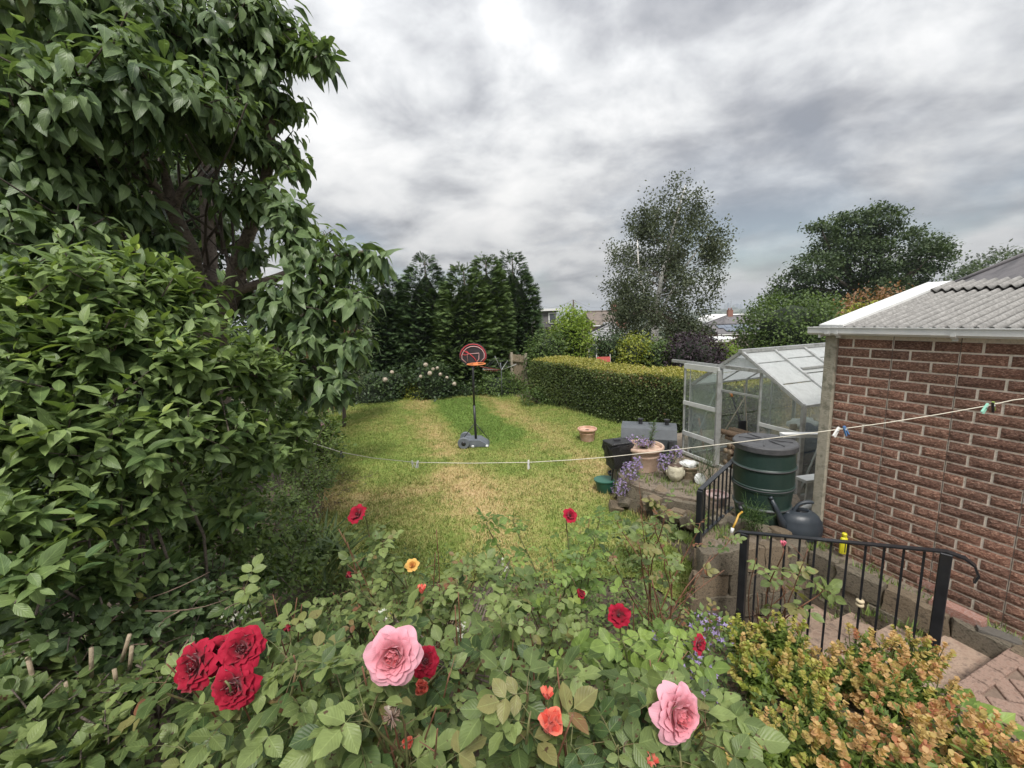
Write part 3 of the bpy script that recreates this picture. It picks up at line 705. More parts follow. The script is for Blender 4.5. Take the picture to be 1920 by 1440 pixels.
def spray_t():
    vs, fs, uv = [], [], []
    for k, (y, a, l) in enumerate([(0, 0, 1.0), (.18, 42, .55), (.2, -42, .55), (.42, 38, .46), (.45, -38, .46), (.66, 32, .3), (.66, -32, .3)]):
        c, s = math.cos(R(a)), math.sin(R(a)); n = len(vs); wd = .075
        for (u, v) in ((-wd, 0), (wd, 0), (0, l)):
            x, yy = u * c + v * s, y + v * c - u * s; vs.append((x, yy, -.28 * yy * yy - .12 * abs(x))); uv.append((x, yy))
        fs.append((n, n + 1, n + 2))
    return np.array(vs), np.array(fs), np.array(uv)
T_SPRAY = spray_t()
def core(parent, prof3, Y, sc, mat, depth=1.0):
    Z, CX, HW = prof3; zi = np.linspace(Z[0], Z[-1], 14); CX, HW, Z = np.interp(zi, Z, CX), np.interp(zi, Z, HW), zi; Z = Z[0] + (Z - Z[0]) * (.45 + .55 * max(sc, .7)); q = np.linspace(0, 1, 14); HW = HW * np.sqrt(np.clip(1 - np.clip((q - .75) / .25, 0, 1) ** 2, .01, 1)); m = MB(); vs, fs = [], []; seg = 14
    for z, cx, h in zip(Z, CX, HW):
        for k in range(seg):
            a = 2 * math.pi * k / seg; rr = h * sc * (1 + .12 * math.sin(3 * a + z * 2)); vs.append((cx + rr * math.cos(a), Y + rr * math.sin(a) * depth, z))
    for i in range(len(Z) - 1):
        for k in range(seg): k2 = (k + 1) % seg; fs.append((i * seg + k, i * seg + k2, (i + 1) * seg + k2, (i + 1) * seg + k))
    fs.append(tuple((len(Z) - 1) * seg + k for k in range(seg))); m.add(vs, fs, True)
    return m.build('shade_core', mat, parent)  # solid dark core added to block light, not real leaves
def conifer(label, prof, Y, mat, n=5200):
    p, d, rr, pf = env_pts(prof, Y, n, .72); bx, bz = float(pf[1][0]), float(pf[0][0])
    t = thing('conifer', label, 'conifer', (bx, Y, bz), 'tall conifers along the back of the garden')
    b = MB(); limb(b, (bx, Y, bz - .3), (float(pf[1][-1]), Y, float(pf[0][-1]) - .15), .16, .02, .01); b.build('trunk', MATS['bark_dark'], t)
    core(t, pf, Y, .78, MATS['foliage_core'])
    # upswept sprays with drooping tips, in layered fans
    d[:, 2] += RNG.uniform(-.35, .5, n); size = RNG.uniform(.2, .44, n) * np.clip(.5 + .6 * np.interp(p[:, 2], pf[0], pf[2]), .5, 1)
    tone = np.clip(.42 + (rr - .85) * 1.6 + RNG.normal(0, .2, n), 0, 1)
    zt = RNG.uniform(0, 1, 40); top = np.array([[float(pf[1][-1]), Y, float(pf[0][-1])]]) + RNG.choice([-.16, 0, .17], (40, 1)) * np.array([[1, .4, -.6]]) + np.stack([RNG.normal(0, .03, 40), RNG.normal(0, .03, 40), +.10 - zt * .45], 1); dt = nrm(np.concatenate([RNG.normal(0, .6, (40, 2)), np.full((40, 1), .8)], 1))
    p = np.concatenate([p, top]); d = np.concatenate([d, dt]); size = np.concatenate([size, .08 + .22 * zt]); tone = np.concatenate([tone, np.full(40, .6)])
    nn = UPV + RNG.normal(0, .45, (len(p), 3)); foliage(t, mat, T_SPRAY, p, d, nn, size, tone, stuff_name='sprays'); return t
M = MATS
conifer('dark tall conifer at the left of the back row, partly behind the cherry', [(512, 648, 676), (560, 635, 700), (640, 615, 705), (748, 610, 705)], 18.2, M['conifer_leaf'])
conifer('dark conifer second from the left in the back row', [(504, 705, 730), (545, 690, 752), (620, 668, 768), (748, 655, 775)], 17.6, M['conifer_leaf'])
conifer('tallest pointed dark conifer left of the basketball hoop', [(481, 783, 808), (520, 764, 824), (600, 742, 850), (748, 735, 858)], 17.9, M['conifer_leaf'])
conifer('lighter green conifer directly behind the basketball hoop', [(500, 852, 884), (540, 838, 905), (610, 818, 925), (745, 810, 925)], 17.2, M['conifer_leaf_b'])
conifer('conifer with a ragged top right of the basketball hoop', [(481, 897, 924), (515, 885, 940), (600, 870, 955), (740, 865, 955)], 18.0, M['conifer_leaf_b'])
conifer('broad dark conifer at the right end of the back row', [(477, 945, 974), (520, 925, 988), (560, 915, 1006), (650, 905, 1012), (735, 912, 1004)], 20.2, M['conifer_leaf'])

def bushy(name, label, cat, prof, Y, mat, n, leaf, cr=.3, nl=14, inner=.55, corescale=.62, depth=1.0, trunk=None, group=None, T=T_DIA, tone0=.45, coremat='foliage_core', flat=.8):
    p, d, rr, pf = env_pts(prof, Y, n, inner, depth); bx, bz = float(pf[1][0]), float(pf[0][0]); gz = float(ground_z(bx, Y))
    t = thing(name, label, cat, (bx, Y, min(gz, bz)), group)
    b = MB(); limb(b, (bx, Y, min(gz, bz) - .1), (float(pf[1][len(pf[1]) // 2]), Y, (pf[0][0] + pf[0][-1]) / 2), trunk or .06, (trunk or .06) * .4, .05)
    for k in range(7):
        q = p[RNG.integers(n)]; limb(b, (bx, Y, bz * .6 + .4 * float(pf[0].mean())), q, (trunk or .06) * .45, .01, .1, 5, 5)
    b.build('stems' if cat == 'shrub' else 'trunk', M['bark_dark'], t)
    if corescale: core(t, pf, Y, corescale, M[coremat], depth)
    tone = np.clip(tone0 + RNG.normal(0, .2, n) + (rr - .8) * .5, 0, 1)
    c, dd, nn, ss, tt = clump_leaves(p, d, cr, nl, leaf, tone, flat)
    foliage(t, mat, T, c, dd, nn, ss, tt, stuff_name='foliage'); return t
bushy('leafy_tree', 'bright lime green leafy tree just beyond the hedge end', 'tree', [(578, 1060, 1078), (600, 1042, 1100), (640, 1030, 1112), (690, 1035, 1115)], 17.5, M['lime_leaf'], 420, .11, .35, 16, trunk=.07)
bushy('leafy_shrub', 'mid green shrub between the fence and the lime green tree', 'shrub', [(618, 1015, 1050), (640, 992, 1062), (670, 985, 1065), (712, 990, 1060)], 16.6, M['mid_leaf'], 260, .10, .3, 16)
# birch ---------------------------------------------------------------------
def birch():
    Y = 25.0
    prof = [(352, 1278, 1292), (372, 1242, 1306), (395, 1218, 1326), (420, 1195, 1335), (455, 1165, 1362), (500, 1146, 1366), (540, 1136, 1352), (590, 1134, 1335), (640, 1150, 1325), (662, 1185, 1290)]
    p0, d0, rr, pf = env_pts(prof, Y, 150, .35); p, d = blob_pts([(Vector(q) - Vector((q[0] - 6.5, q[1] - Y, 0)) * .10, (random.uniform(.45, 1.0),) * 2 + (random.uniform(.55, 1.15),)) for q in p0], 1900, .25, .2)
    base = P(1226, 668, Y); base.z = float(ground_z(base.x, Y)); t = thing('birch_tree', 'tall silver birch with pale trunk and loose grey-green crown', 'tree', base)
    b = MB(); s = P(1228, 612, Y); top = P(1286, 345, Y); b.tube([base, P(1227, 650, Y), s], [.30, .24, .20], 10); m1 = P(1240, 520, Y); b.tube([s, P(1232, 570, Y), m1, P(1262, 430, Y), top], [.19, .16, .12, .07, .02], 8)
    b.tube([s, P(1215, 575, Y), P(1198, 520, Y - .5), P(1195, 450, Y - .5)], [.13, .1, .06, .02], 7); b.tube([s, P(1252, 560, Y + .4), P(1285, 500, Y + .6), P(1330, 440, Y + .5)], [.12, .09, .06, .02], 7)
    tr = b.build('trunk', M['birch_bark'], t)
    b = MB()
    for k in range(70):
        q = p[RNG.integers(len(p))]; h = max(.15, min(.95, (q[2] - s.z) / (top.z - s.z))); a = s.lerp(top, h * .75); limb(b, a, q, .04 * (1.2 - h), .008, .12, 4, 5)
    b.build('branches', M['bark_grey'], t)
    tone = np.clip(.45 + RNG.normal(0, .25, len(p)), 0, 1); c, dd, nn, ss, tt = clump_leaves(p, d, .38, 24, .135, tone, 1.1)
    dd[:, 2] -= .5; nn = RNG.normal(0, 1, nn.shape); foliage(t, M['birch_leaf'], T_DIA, c, dd, nn, ss, tt, stuff_name='foliage')
birch()
def big_tree():
    Y = 42.0
    t = thing('sycamore_tree', 'large dark spreading tree rising behind the garage roof', 'tree', (*P(1640, 640, Y).xy, float(ground_z(P(1640, 640, Y).x, Y))))
    lobes = [(1600, 430, 48), (1648, 415, 42), (1672, 460, 55), (1570, 470, 50), (1620, 490, 60), (1530, 505, 45), (1560, 540, 55), (1490, 535, 40), (1640, 545, 60), (1690, 520, 50), (1735, 490, 45), (1745, 460, 30), (1700, 560, 50), (1600, 580, 55), (1470, 565, 40), (1510, 570, 45), (1762, 470, 20), (1540, 430, 20), (1565, 420, 25)]
    blobs = [(P(x, y, Y + random.uniform(-3, 3)), (r / 19.0 * .82, r / 19.0 * .82, r / 19.0 * .62)) for x, y, r in lobes]
    b = MB(); base = t.location.copy(); hub = P(1625, 585, Y); b.tube([base, hub], [.7, .5], 10)
    for c, r in blobs: limb(b, hub, c, .28, .06, .1, 6, 6)
    b.build('trunk', M['bark_dark'], t)
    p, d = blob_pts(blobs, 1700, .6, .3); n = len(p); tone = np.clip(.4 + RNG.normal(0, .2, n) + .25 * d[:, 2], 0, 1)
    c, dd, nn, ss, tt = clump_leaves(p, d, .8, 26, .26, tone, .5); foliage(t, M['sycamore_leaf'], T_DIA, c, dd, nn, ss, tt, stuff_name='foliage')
big_tree()
bushy('round_tree', 'rounded mid green tree left of the garage roof', 'tree', [(550, 1455, 1520), (575, 1415, 1575), (610, 1398, 1600), (650, 1395, 1605), (690, 1400, 1600)], 22, M['mid_leaf'], 900, .15, .45, 16, .7, .72, trunk=.15)
bushy('orange_shrub', 'orange and yellow tipped tree peeping over the white barge board', 'tree', [(543, 1620, 1690), (565, 1590, 1700), (590, 1585, 1690), (640, 1590, 1680)], 15, M['red_leaf'], 160, .12, .35, 12, .3, 0, trunk=.06)
bushy('gold_shrub', 'small yellow-green shrub below the orange tipped tree', 'shrub', [(572, 1610, 1650), (590, 1590, 1670), (620, 1585, 1680)], 14, M['yellow_leaf'], 120, .10, .25, 12, .3, .5)
bushy('feathery_tree', 'green feathery tree behind the neighbouring hipped roof', 'tree', [(468, 1885, 1925), (490, 1840, 1960), (515, 1805, 1985), (560, 1800, 1990)], 24, M['sycamore_leaf'], 500, .2, .5, 14, .5, .6, T=T_SPRAY, tone0=.75, trunk=.2)
bushy('purple_shrub', 'dark purple-leaved rounded shrub behind the greenhouse', 'shrub', [(628, 1275, 1320), (645, 1255, 1345), (680, 1245, 1355), (720, 1250, 1350)], 14.5, M['purple_leaf'], 420, .09, .28, 14, .7, .8)
bushy('green_shrub', 'bright green shrub right of the purple shrub', 'shrub', [(645, 1340, 1365), (665, 1330, 1385), (700, 1325, 1385)], 14.9, M['lime_leaf'], 200, .09, .25, 14, .6, .75, tone0=.2)
bushy('golden_shrub', 'yellow-green upright shrub left of the birch trunk', 'shrub', [(632, 1175, 1205), (655, 1155, 1222), (700, 1150, 1230)], 15.5, M['yellow_leaf'], 240, .10, .3, 13, .6, .7, tone0=.15)
bushy('evergreen_shrub', 'dark evergreen shrub beside the red garden chair', 'shrub', [(628, 1128, 1160), (650, 1115, 1168), (690, 1112, 1172)], 16, M['dark_leaf'], 240, .09, .3, 13, .6, .75)
bushy('leafy_shrub', 'leafy green shrub at the foot of the birch trunk', 'shrub', [(640, 1220, 1255), (665, 1200, 1270), (705, 1195, 1275)], 15.2, M['mid_leaf'], 240, .10, .3, 13, .6, .75)
# clipped hedge -------------------------------------------------------------
def hedge():
    A, B = Vector((.66, 14.35, 0)), Vector((4.6, 7.95, 0)); d = (B - A); ln = d.length; d.normalize(); nf = Vector((d.y, -d.x, 0)); nf = nf if nf.x < 0 else -nf   # nf: face to the lawn
    H0, D0 = 1.38, 1.35
    t = thing('clipped_hedge', 'long clipped hedge with yellowed flat top and brown patches', 'hedge', A + d * ln / 2)
    b = MB(); M4 = Matrix((d, -nf, ZV)).transposed(); b.box(A + d * ln / 2 - nf * D0 / 2 + ZV * (H0 / 2 - .04), (ln - .16, D0 - .16, H0 - .08), M4); b.build('shade_core', M['hedge_core'], t)  # dark box added against see-through, standing in for shade inside the hedge
    n = 52000; u = RNG.random(n) * ln; face = RNG.choice(5, n, p=[.5, .34, .05, .05, .06]); v = RNG.random(n); jit = RNG.normal(0, .035, n)
    wob = .05 * np.sin(u * 2.1) + .03 * np.sin(u * 5.3 + 1)
    dv, nv = np.array(d), np.array(nf); pos = np.array(A)[None] + u[:, None] * dv; nor = np.zeros((n, 3))
    f0 = face == 0; f1 = face == 1; f2 = face == 2; f3 = face == 3
    H = H0 + .04 * np.sin(u * 1.3) + .02 * np.sin(u * 4)
    pos[f0] += (nv * (wob + jit)[f0, None]) + UPV * (v * H)[f0, None]; nor[f0] = nv
    pos[f1] += -nv * (v * D0)[f1, None] + UPV * (H + jit - .05 * (np.abs(v - .5) * 2) ** 4)[f1, None]; nor[f1] = UPV
    pos[f2] = np.array(A) - nv * (v * D0)[f2, None] + UPV * (RNG.random(n) * H0)[f2, None] - dv * jit[f2, None]; nor[f2] = -dv
    pos[f3] += -nv * (D0 + jit)[f3, None] + UPV * (v * H)[f3, None]; nor[f3] = -nv
    f4 = face == 4; pos[f4] = np.array(B) - nv * (v * D0)[f4, None] + UPV * (RNG.random(n) * H0)[f4, None] + dv * jit[f4, None]; nor[f4] = dv
    dd = nrm(nor * .5 + RNG.normal(0, .7, (n, 3))); nn = nor + RNG.normal(0, .4, (n, 3)); ss = .052 * RNG.uniform(.6, 1.4, n)
    br = .5 + .5 * np.sin(u * .8 + 1.2) * np.sin(pos[:, 2] * 2.2 + u * .35)
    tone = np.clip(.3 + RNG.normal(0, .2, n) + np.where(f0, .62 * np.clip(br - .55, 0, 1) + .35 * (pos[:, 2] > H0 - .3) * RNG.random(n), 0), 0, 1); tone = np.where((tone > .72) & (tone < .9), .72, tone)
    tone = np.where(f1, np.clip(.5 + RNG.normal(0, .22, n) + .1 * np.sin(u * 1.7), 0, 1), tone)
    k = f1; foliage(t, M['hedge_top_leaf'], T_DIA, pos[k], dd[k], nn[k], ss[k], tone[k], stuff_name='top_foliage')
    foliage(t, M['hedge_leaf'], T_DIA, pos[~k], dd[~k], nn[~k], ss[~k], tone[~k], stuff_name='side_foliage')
hedge()
# back bed: hydrangeas and ground cover -------------------------------------------
pm('cream_petal', (.42, .36, .28), (.54, .47, .38), 30, .8, .5, 80, c3=(.34, .27, .2))
pm('pink_petal_pale', (.52, .28, .33), (.62, .40, .45), 30, .8, .5, 80)
def floret_head(mb, c, r, n=44):
    c = Vector(c)
    for k in range(n):
        u = Vector((random.gauss(0, 1), random.gauss(0, 1), random.gauss(.3, .8))).normalized(); p = c + u * r; s = u.orthogonal().normalized() * r * .55; q = u.cross(s)
        mb.add([p + s, p + q, p - s, p - q], [(0, 1, 2, 3)])
def hydrangea(label, prof, Y, n, heads, mat='dark_leaf', petal='cream_petal', leaf=.12, hr=.10):
    t = bushy('hydrangea', label, 'shrub', prof, Y, M[mat], n, leaf, .25, 12, .6, .78, tone0=.5)
    for px, py in heads:
        b = MB(); floret_head(b, P(px, py, Y - 1.0 if Y > 10 else Y - .3), hr * random.uniform(.7, 1.2)); b.build('flower_head', M[petal], t)
    return t
hydrangea('low dark hydrangea with few cream heads under the conifers, left', [(690, 662, 760), (712, 640, 775), (748, 640, 775)], 15.9, 240, [(670, 706), (735, 698), (722, 712)], hr=.07)
hydrangea('rounded hydrangea with many cream flower heads left of the hoop pole', [(676, 785, 815), (700, 772, 850), (720, 770, 858), (748, 775, 850)], 15.7, 240, [(798, 684), (812, 692), (820, 690), (806, 700), (826, 702), (838, 708), (852, 720), (789, 706)], hr=.065)
bushy('yellow_flowering_plant', 'low plant with yellow-green flowers at the back lawn edge', 'plant', [(724, 770, 800), (735, 755, 825), (749, 755, 825)], 15.6, M['yellow_leaf'], 120, .07, .2, 12, .5, .6, tone0=.1)
bushy('ground_cover', 'leafy green ground cover beneath the rotary clothes dryer', 'plant', [(700, 905, 960), (720, 885, 985), (748, 880, 1000)], 16.2, M['mid_leaf'], 320, .09, .25, 14, .5, .7, tone0=.45)
bushy('ground_cover', 'low dark green plants at the lawn edge under the cherry', 'plant', [(728, 650, 720), (740, 635, 765), (752, 635, 770)], 15.8, M['dark_leaf'], 140, .09, .2, 12, .5, .6)
bushy('ground_cover', 'low green plants between the hydrangea and the hoop pole', 'plant', [(716, 862, 895), (730, 845, 905), (746, 845, 905)], 16.0, M['dark_leaf'], 120, .09, .2, 12, .5, .6, tone0=.55)
bushy('ground_cover', 'tangled low growth along the foot of the clipped hedge', 'plant', [(728, 985, 1012), (745, 975, 1030), (765, 980, 1045)], 13.6, M['mid_leaf'], 120, .07, .2, 12, .5, 0, tone0=.3)

# fence of upright boards -------------------------------------------------------
pm('fence_wood', (.33, .265, .18), (.42, .34, .24), 10, .85, .7, 60, stretch=(1, 1, .12), c3=(.24, .19, .13))
pm('fence_post', (.38, .33, .25), (.46, .41, .33), 12, .9, .6, 60)
fence = thing('board_fence', 'weathered upright board fence between the conifers and hedge', 'fence', (.2, 19, 0))
fa, fb = Vector((.64, 16.7, 0)), Vector((-.75, 18.55, 0)); fd = fb - fa; fl = fd.length; fd.normalize(); M4 = Matrix((fd, Vector((-fd.y, fd.x, 0)), ZV)).transposed()
bmf = MB(); bmf.box((0, 0, 0), (.115, .016, 1.36)); bme = bmf.mesh('board'); bme.materials.append(M['fence_wood'])
k = 0; s = .06
while s < fl:
    o = put('board', bme, None, fence); q = fa + fd * s; gz = float(ground_z(q.x, q.y)); o.matrix_basis = Matrix.Translation(q + ZV * (gz + .70 + random.uniform(-.01, .01)) + Vector((-fd.y, fd.x, 0)) * (.008 if k % 2 else -.008)) @ M4.to_4x4(); s += .125; k += 1
for s in (0, .95, 1.9):
    b = MB(); q = fa + fd * s; gz = float(ground_z(q.x, q.y)); b.box(q + Vector((-fd.y, fd.x, 0)) * .07 + ZV * (gz + .72), (.1, .1, 1.5), M4, bev=.01); b.build('post', M['fence_post'], fence)
for zz in (.3, 1.1):
    b = MB(); b.bar(fa + Vector((-fd.y, fd.x, 0)) * .04 + ZV * zz, fb + Vector((-fd.y, fd.x, 0)) * .04 + ZV * (zz - .02), .04, .08); b.build('rail', M['fence_wood'], fence)

# ------------------------------------------------------------------ far houses
pm('roof_brown', (.13, .105, .09), (.19, .155, .13), .8, .9, .6, 6, c3=(.095, .08, .07))
pm('roof_slate', (.115, .11, .115), (.16, .15, .155), .8, .85, .6, 6, c3=(.085, .082, .088))
pm('roof_grey', (.26, .26, .265), (.33, .33, .335), .8, .8, .5, 6)
pm('far_brick', (.23, .105, .08), (.30, .15, .115), 1.2, .9, .4, 9)
pm('far_render', (.62, .58, .52), (.70, .66, .60), .6, .9)
pm('white_trim', (.80, .80, .78), (.72, .72, .71), 3, .5)
pm('solar_glass', (.10, .125, .17), (.15, .18, .23), 2, .15, spec=.9)
pm('window_glass', (.05, .06, .07), (.09, .10, .11), 1, .1, spec=.8)
def house(name, label, cx, cy, ln, dp, ze, zr, rot, roofm, wallm, hip=0., over=.3, courses=0, group=None, chim=(), cat='house'):
    zg = float(ground_z(cx, cy)) - .4
    t = thing(name, label, cat, (cx, cy, zg + .4), group); Rz = Matrix.Rotation(rot, 3, 'Z'); C = Vector((cx, cy, 0))
    W = lambda x, y, z: C + Rz @ Vector((x, y, 0)) + ZV * z
    b = MB(); b.box(C + ZV * ((ze + zg) / 2), (ln, dp, ze - zg), Rz)
    if hip == 0: b.ext([W(-ln / 2, -dp / 2, ze), W(-ln / 2, dp / 2, ze), W(-ln / 2, 0, zr - .06)], Rz @ Vector((ln, 0, 0)))
    b.build('wall', M[wallm], t)
    hl, hd = ln / 2 + over, dp / 2 + over; rl = ln / 2 + over - hip * hd
    ez = ze - .05
    vs = [W(-hl, -hd, ez), W(hl, -hd, ez), W(hl, hd, ez), W(-hl, hd, ez), W(-rl, 0, zr), W(rl, 0, zr)]
    b = MB(); lo = [v - ZV * .12 for v in vs]
    b.add(vs + lo, [(0, 1, 5, 4), (2, 3, 4, 5), (1, 2, 5), (3, 0, 4), (6, 10, 11, 7), (8, 11, 10, 9), (7, 11, 8), (9, 10, 6), (0, 6, 7, 1), (1, 7, 8, 2), (2, 8, 9, 3), (3, 9, 6, 0)])
    rf = b.build('roof', M[roofm], t)
    b = MB(); b.tube([vs[4] + ZV * .05, vs[5] + ZV * .05], .11, 6)
    if hip:
        for e, r_ in ((0, 4), (3, 4), (1, 5), (2, 5)): b.tube([vs[e] + ZV * .04, vs[r_] + ZV * .04], .10, 6)
    b.build('ridge_tiles', M[roofm], rf)
    if courses:
        for k in range(1, courses):
            f_ = k / courses; b = MB(); p, q = vs[0].lerp(vs[4], f_), vs[1].lerp(vs[5], f_); nr = ((vs[1] - vs[0]).cross(vs[4] - vs[0])).normalized(); b.bar(p + nr * .02, q + nr * .02, .05, .03, nr); b.build('tile_course', M[roofm], rf)
    b = MB(); b.bar(vs[0] - ZV * .16 , vs[1] - ZV * .16, .1, .14); b.build('gutter', M['white_trim'], t)
    for sx in (-.28, .22):
        b = MB(); c = W(ln * sx, -dp / 2 - .02, ze - 1.2); b.box(c, (1.5, .08, 1.2), Rz); fr = b.build('window', M['white_trim'], t)
        for q in (-.36, .36):
            b = MB(); b.box(c + Rz @ Vector((q, -.03, 0)), (.6, .06, 1.0), Rz); b.build('pane', M['window_glass'], fr)
    for x in chim:
        b = MB(); b.box(W(x, 0, zr + .35), (.9, .6, 1.5), Rz); ch = b.build('chimney', M['far_brick'], rf)
        for q in (-.22, .22):
            b = MB(); b.lathe([(.13, 0), (.11, .35)], W(x + q, 0, zr + 1.1), 8); b.build('chimney_pot', M['far_brick'], ch)
    return t, W, rf
def hs(px, pyr, pye, Y): a = P(px, pyr, Y); e = P(px, pye, Y); return a.x, a.z, e.z
x, zr, ze = hs(1050, 612, 642, 34); t, W, rf = house('bungalow', 'brown roofed bungalow with flat-topped dormer beyond the conifers', x - .6, 34, 3.6, 6, ze, zr, .1, 'roof_brown', 'far_brick')
c = P(1020, 598, 32.2); b = MB(); b.box(c, (1.7, 2.2, 1.2)); dm = b.build('dormer', M['roof_slate'], t); b = MB(); b.box(c + Vector((.1, -.1, .66)), (2.2, 2.6, .16)); b.build('dormer_roof', M['white_trim'], dm); b = MB(); b.box(c + Vector((.55, -1.12, .05)), (.62, .06, .8)); b.build('window', M['white_trim'], dm); b = MB(); b.box(c + Vector((.55, -1.16, .05)), (.46, .05, .64)); b.build('pane', M['window_glass'], dm)
x, zr, ze = hs(1140, 607, 628, 40); house('bungalow', 'grey ribbed hip roofed bungalow left of the birch', x, 40, 3.8, 6, ze, zr, -.2, 'roof_grey', 'far_brick', .8, courses=7, chim=(1.2,))
x, zr, ze = hs(1128, 584, 606, 62); house('house', 'distant brown roofed house behind the grey hip roofed bungalow', x, 62, 4.6, 8, ze, zr, .1, 'roof_brown', 'far_brick', chim=(1.9,))
x, zr, ze = hs(1378, 608, 621, 55); t, W, rf = house('house', 'brick gabled house with solar panels on its roof', x, 55, 6.2, 6, ze, zr, -.1, 'roof_slate', 'far_brick')
for k in range(4):
    for r_ in range(2):
        b = MB(); f0, f1 = .12 + r_ * .40, .48 + r_ * .40
        vs_ = [W(-2.6 + k * 1.02 + (.5 if r_ == 0 else 0) * (1 if k < 4 else 0), -3.3 + 3.3 * f0, ze + (zr - ze) * f0 + .1), W(-1.62 + k * 1.02 + (.5 if r_ == 0 else 0), -3.3 + 3.3 * f0, ze + (zr - ze) * f0 + .1), W(-1.62 + k * 1.02 + (.5 if r_ == 0 else 0), -3.3 + 3.3 * f1, ze + (zr - ze) * f1 + .1), W(-2.6 + k * 1.02 + (.5 if r_ == 0 else 0), -3.3 + 3.3 * f1, ze + (zr - ze) * f1 + .1)]
        b.ext(vs_, (0, 0, -.04)); b.build('solar_panel', M['solar_glass'], rf)
x, zr, ze = hs(1378, 592, 611, 78); house('house', 'large slate hip roofed house behind the solar panel house', x, 78, 9, 8, ze, zr, .05, 'roof_slate', 'far_brick', .7, chim=(-1.0,))
x, zr, ze = hs(1392, 634, 656, 27); house('garden_hut', 'small hut with brown felt hip roof behind the greenhouse', x, 27, 1.6, 2.2, ze, zr, .2, 'roof_brown', 'far_brick', .6, .15, cat='shed')
t = thing('flat_roof_garage', 'flat white roofed garage block beyond the purple shrub', 'garage', (*P(1352, 640, 31).xy, float(ground_z(14, 31))))
b = MB(); c = P(1348, 640, 31); zg = float(ground_z(c.x, 31)); b.box((c.x, 32, (zg + c.z) / 2), (3.2, 3, c.z - zg)); b.build('wall', M['far_brick'], t); b = MB(); b.box((c.x, 32, c.z + .1), (3.5, 3.4, .22)); b.build('roof', M['white_trim'], t)
b = MB(); b.box((c.x, 30.34, c.z + .02), (3.4, .06, .16)); b.build('fascia', M['roof_slate'], t)
t = thing('tunnel_shed', 'long white roofed shed far beyond the houses', 'shed', P(1392, 597, 190)); c = P(1396, 597, 190)
b = MB(); b.ext([c + Vector((4.2 * math.cos(a) * 2, 0, 3.6 * math.sin(a) - 1.5)) for a in np.linspace(0, math.pi, 9)] + [c + Vector((-8.4, 0, -9)), c + Vector((8.4, 0, -9))], (0, 30, 0)); b.build('roof', M['white_trim'], t)
b = MB(); b.box(c + Vector((0, -.1, -3)), (15, .2, 4)); b.build('end_wall', M['roof_grey'], t)
# neighbouring hipped roof behind the garage, with stepped ridge tiles
x0 = P(2010, 520, 15)
t, W, rf = house('neighbour_house', 'slate hip roofed neighbouring house behind the garage at the right edge', x0.x + 4.4, 17.5, 9, 8, P(1900, 575, 12.4).z, P(1960, 430, 16).z, -.35, 'roof_slate', 'far_brick', .9, .35, courses=9)
rnd = random.Random(5)
for k in range(8):
    Y = rnd.uniform(95, 260); px = rnd.choice([rnd.uniform(1000, 1140), rnd.uniform(1325, 1420)]); x = (px - 960) / F * Y; zg = float(ground_z(x, Y)); hh = rnd.uniform(2.6, 5)
    b_, W, rf = house('far_house', 'small distant house on the slope below the garden', x, Y, rnd.uniform(8, 14), 7.5, zg + hh, zg + hh + 2.6, rnd.uniform(-.5, .5), rnd.choice(['roof_brown', 'roof_slate', 'roof_brown']), rnd.choice(['far_brick', 'far_render', 'far_brick']), rnd.choice([0, 0, .7]), group='distant houses on the slope')
# telegraph pole and wires
pl = P(1075, 562, 60); t = thing('telegraph_pole', 'wooden telegraph pole standing above the distant roofs', 'pole', (pl.x, 60, float(ground_z(pl.x, 60)))); b = MB(); b.tube([(pl.x, 60, float(ground_z(pl.x, 60)) - .2), pl], [.16, .1], 7); b.build('pole', M['bark_dark'], t)
b = MB(); b.box(pl - ZV * .5, (.16, .16, .7)); b.build('cap', M['bark_dark'], t)
for q in (P(1020, 575, 75), P(1130, 576, 85), P(1135, 590, 62)):
    b = MB(); b.tube([pl.lerp(q, k / 6) - ZV * (.5 * math.sin(k / 6 * math.pi)) for k in range(7)], .014, 4); b.build('wire', M['roof_slate'], t)
# far woods, skyline -------------------------------------------------------------
fol('far_wood_leaf', (.03, .055, .02), (.085, .12, .045), .8, .1)
def woods():
    n = 1500; r = np.exp(RNG.uniform(np.log(110), np.log(3300), n)); a = R(90) + RNG.uniform(-1.25, 1.25, n); x, y = r * np.cos(a), r * np.sin(a); z = ground_z(x, y)
    sz = RNG.uniform(1.6, 4.2, n) * (1 + r / 900) * np.where(r < 300, .8, 1)
    bm = bmesh.new(); bmesh.ops.create_icosphere(bm, subdivisions=2, radius=1); tv = np.array([v.co[:] for v in bm.verts]); tf = np.array([[v.index for v in f.verts] for f in bm.faces]); bm.free()
    k = len(tv); V = tv[None] * (1 + RNG.normal(0, .16, (n, k, 1))); V = V * (sz[:, None, None] * np.array([1.7, 1.5, 1.0])) + np.stack([x, y, z + sz * .3], 1)[:, None, :]
    A = np.zeros((n, k, 3)); A[:, :, 2] = np.clip(RNG.normal(.45, .25, n), 0, 1)[:, None]
    o = put('far_woodland', np_mesh('far_woodland', V.reshape(-1, 3), (tf[None] + (np.arange(n) * k)[:, None, None]).reshape(-1, 3), A.reshape(-1, 3), False), M['far_wood_leaf'])
    tag(o, 'distant woods and hedgerows across the low hills', 'woodland', kind='stuff')
woods()
pm('tower_grey', (.30, .32, .35), (.38, .40, .43), .05, .7); pm('tower_blue', (.22, .27, .34), (.28, .33, .40), .05, .5)
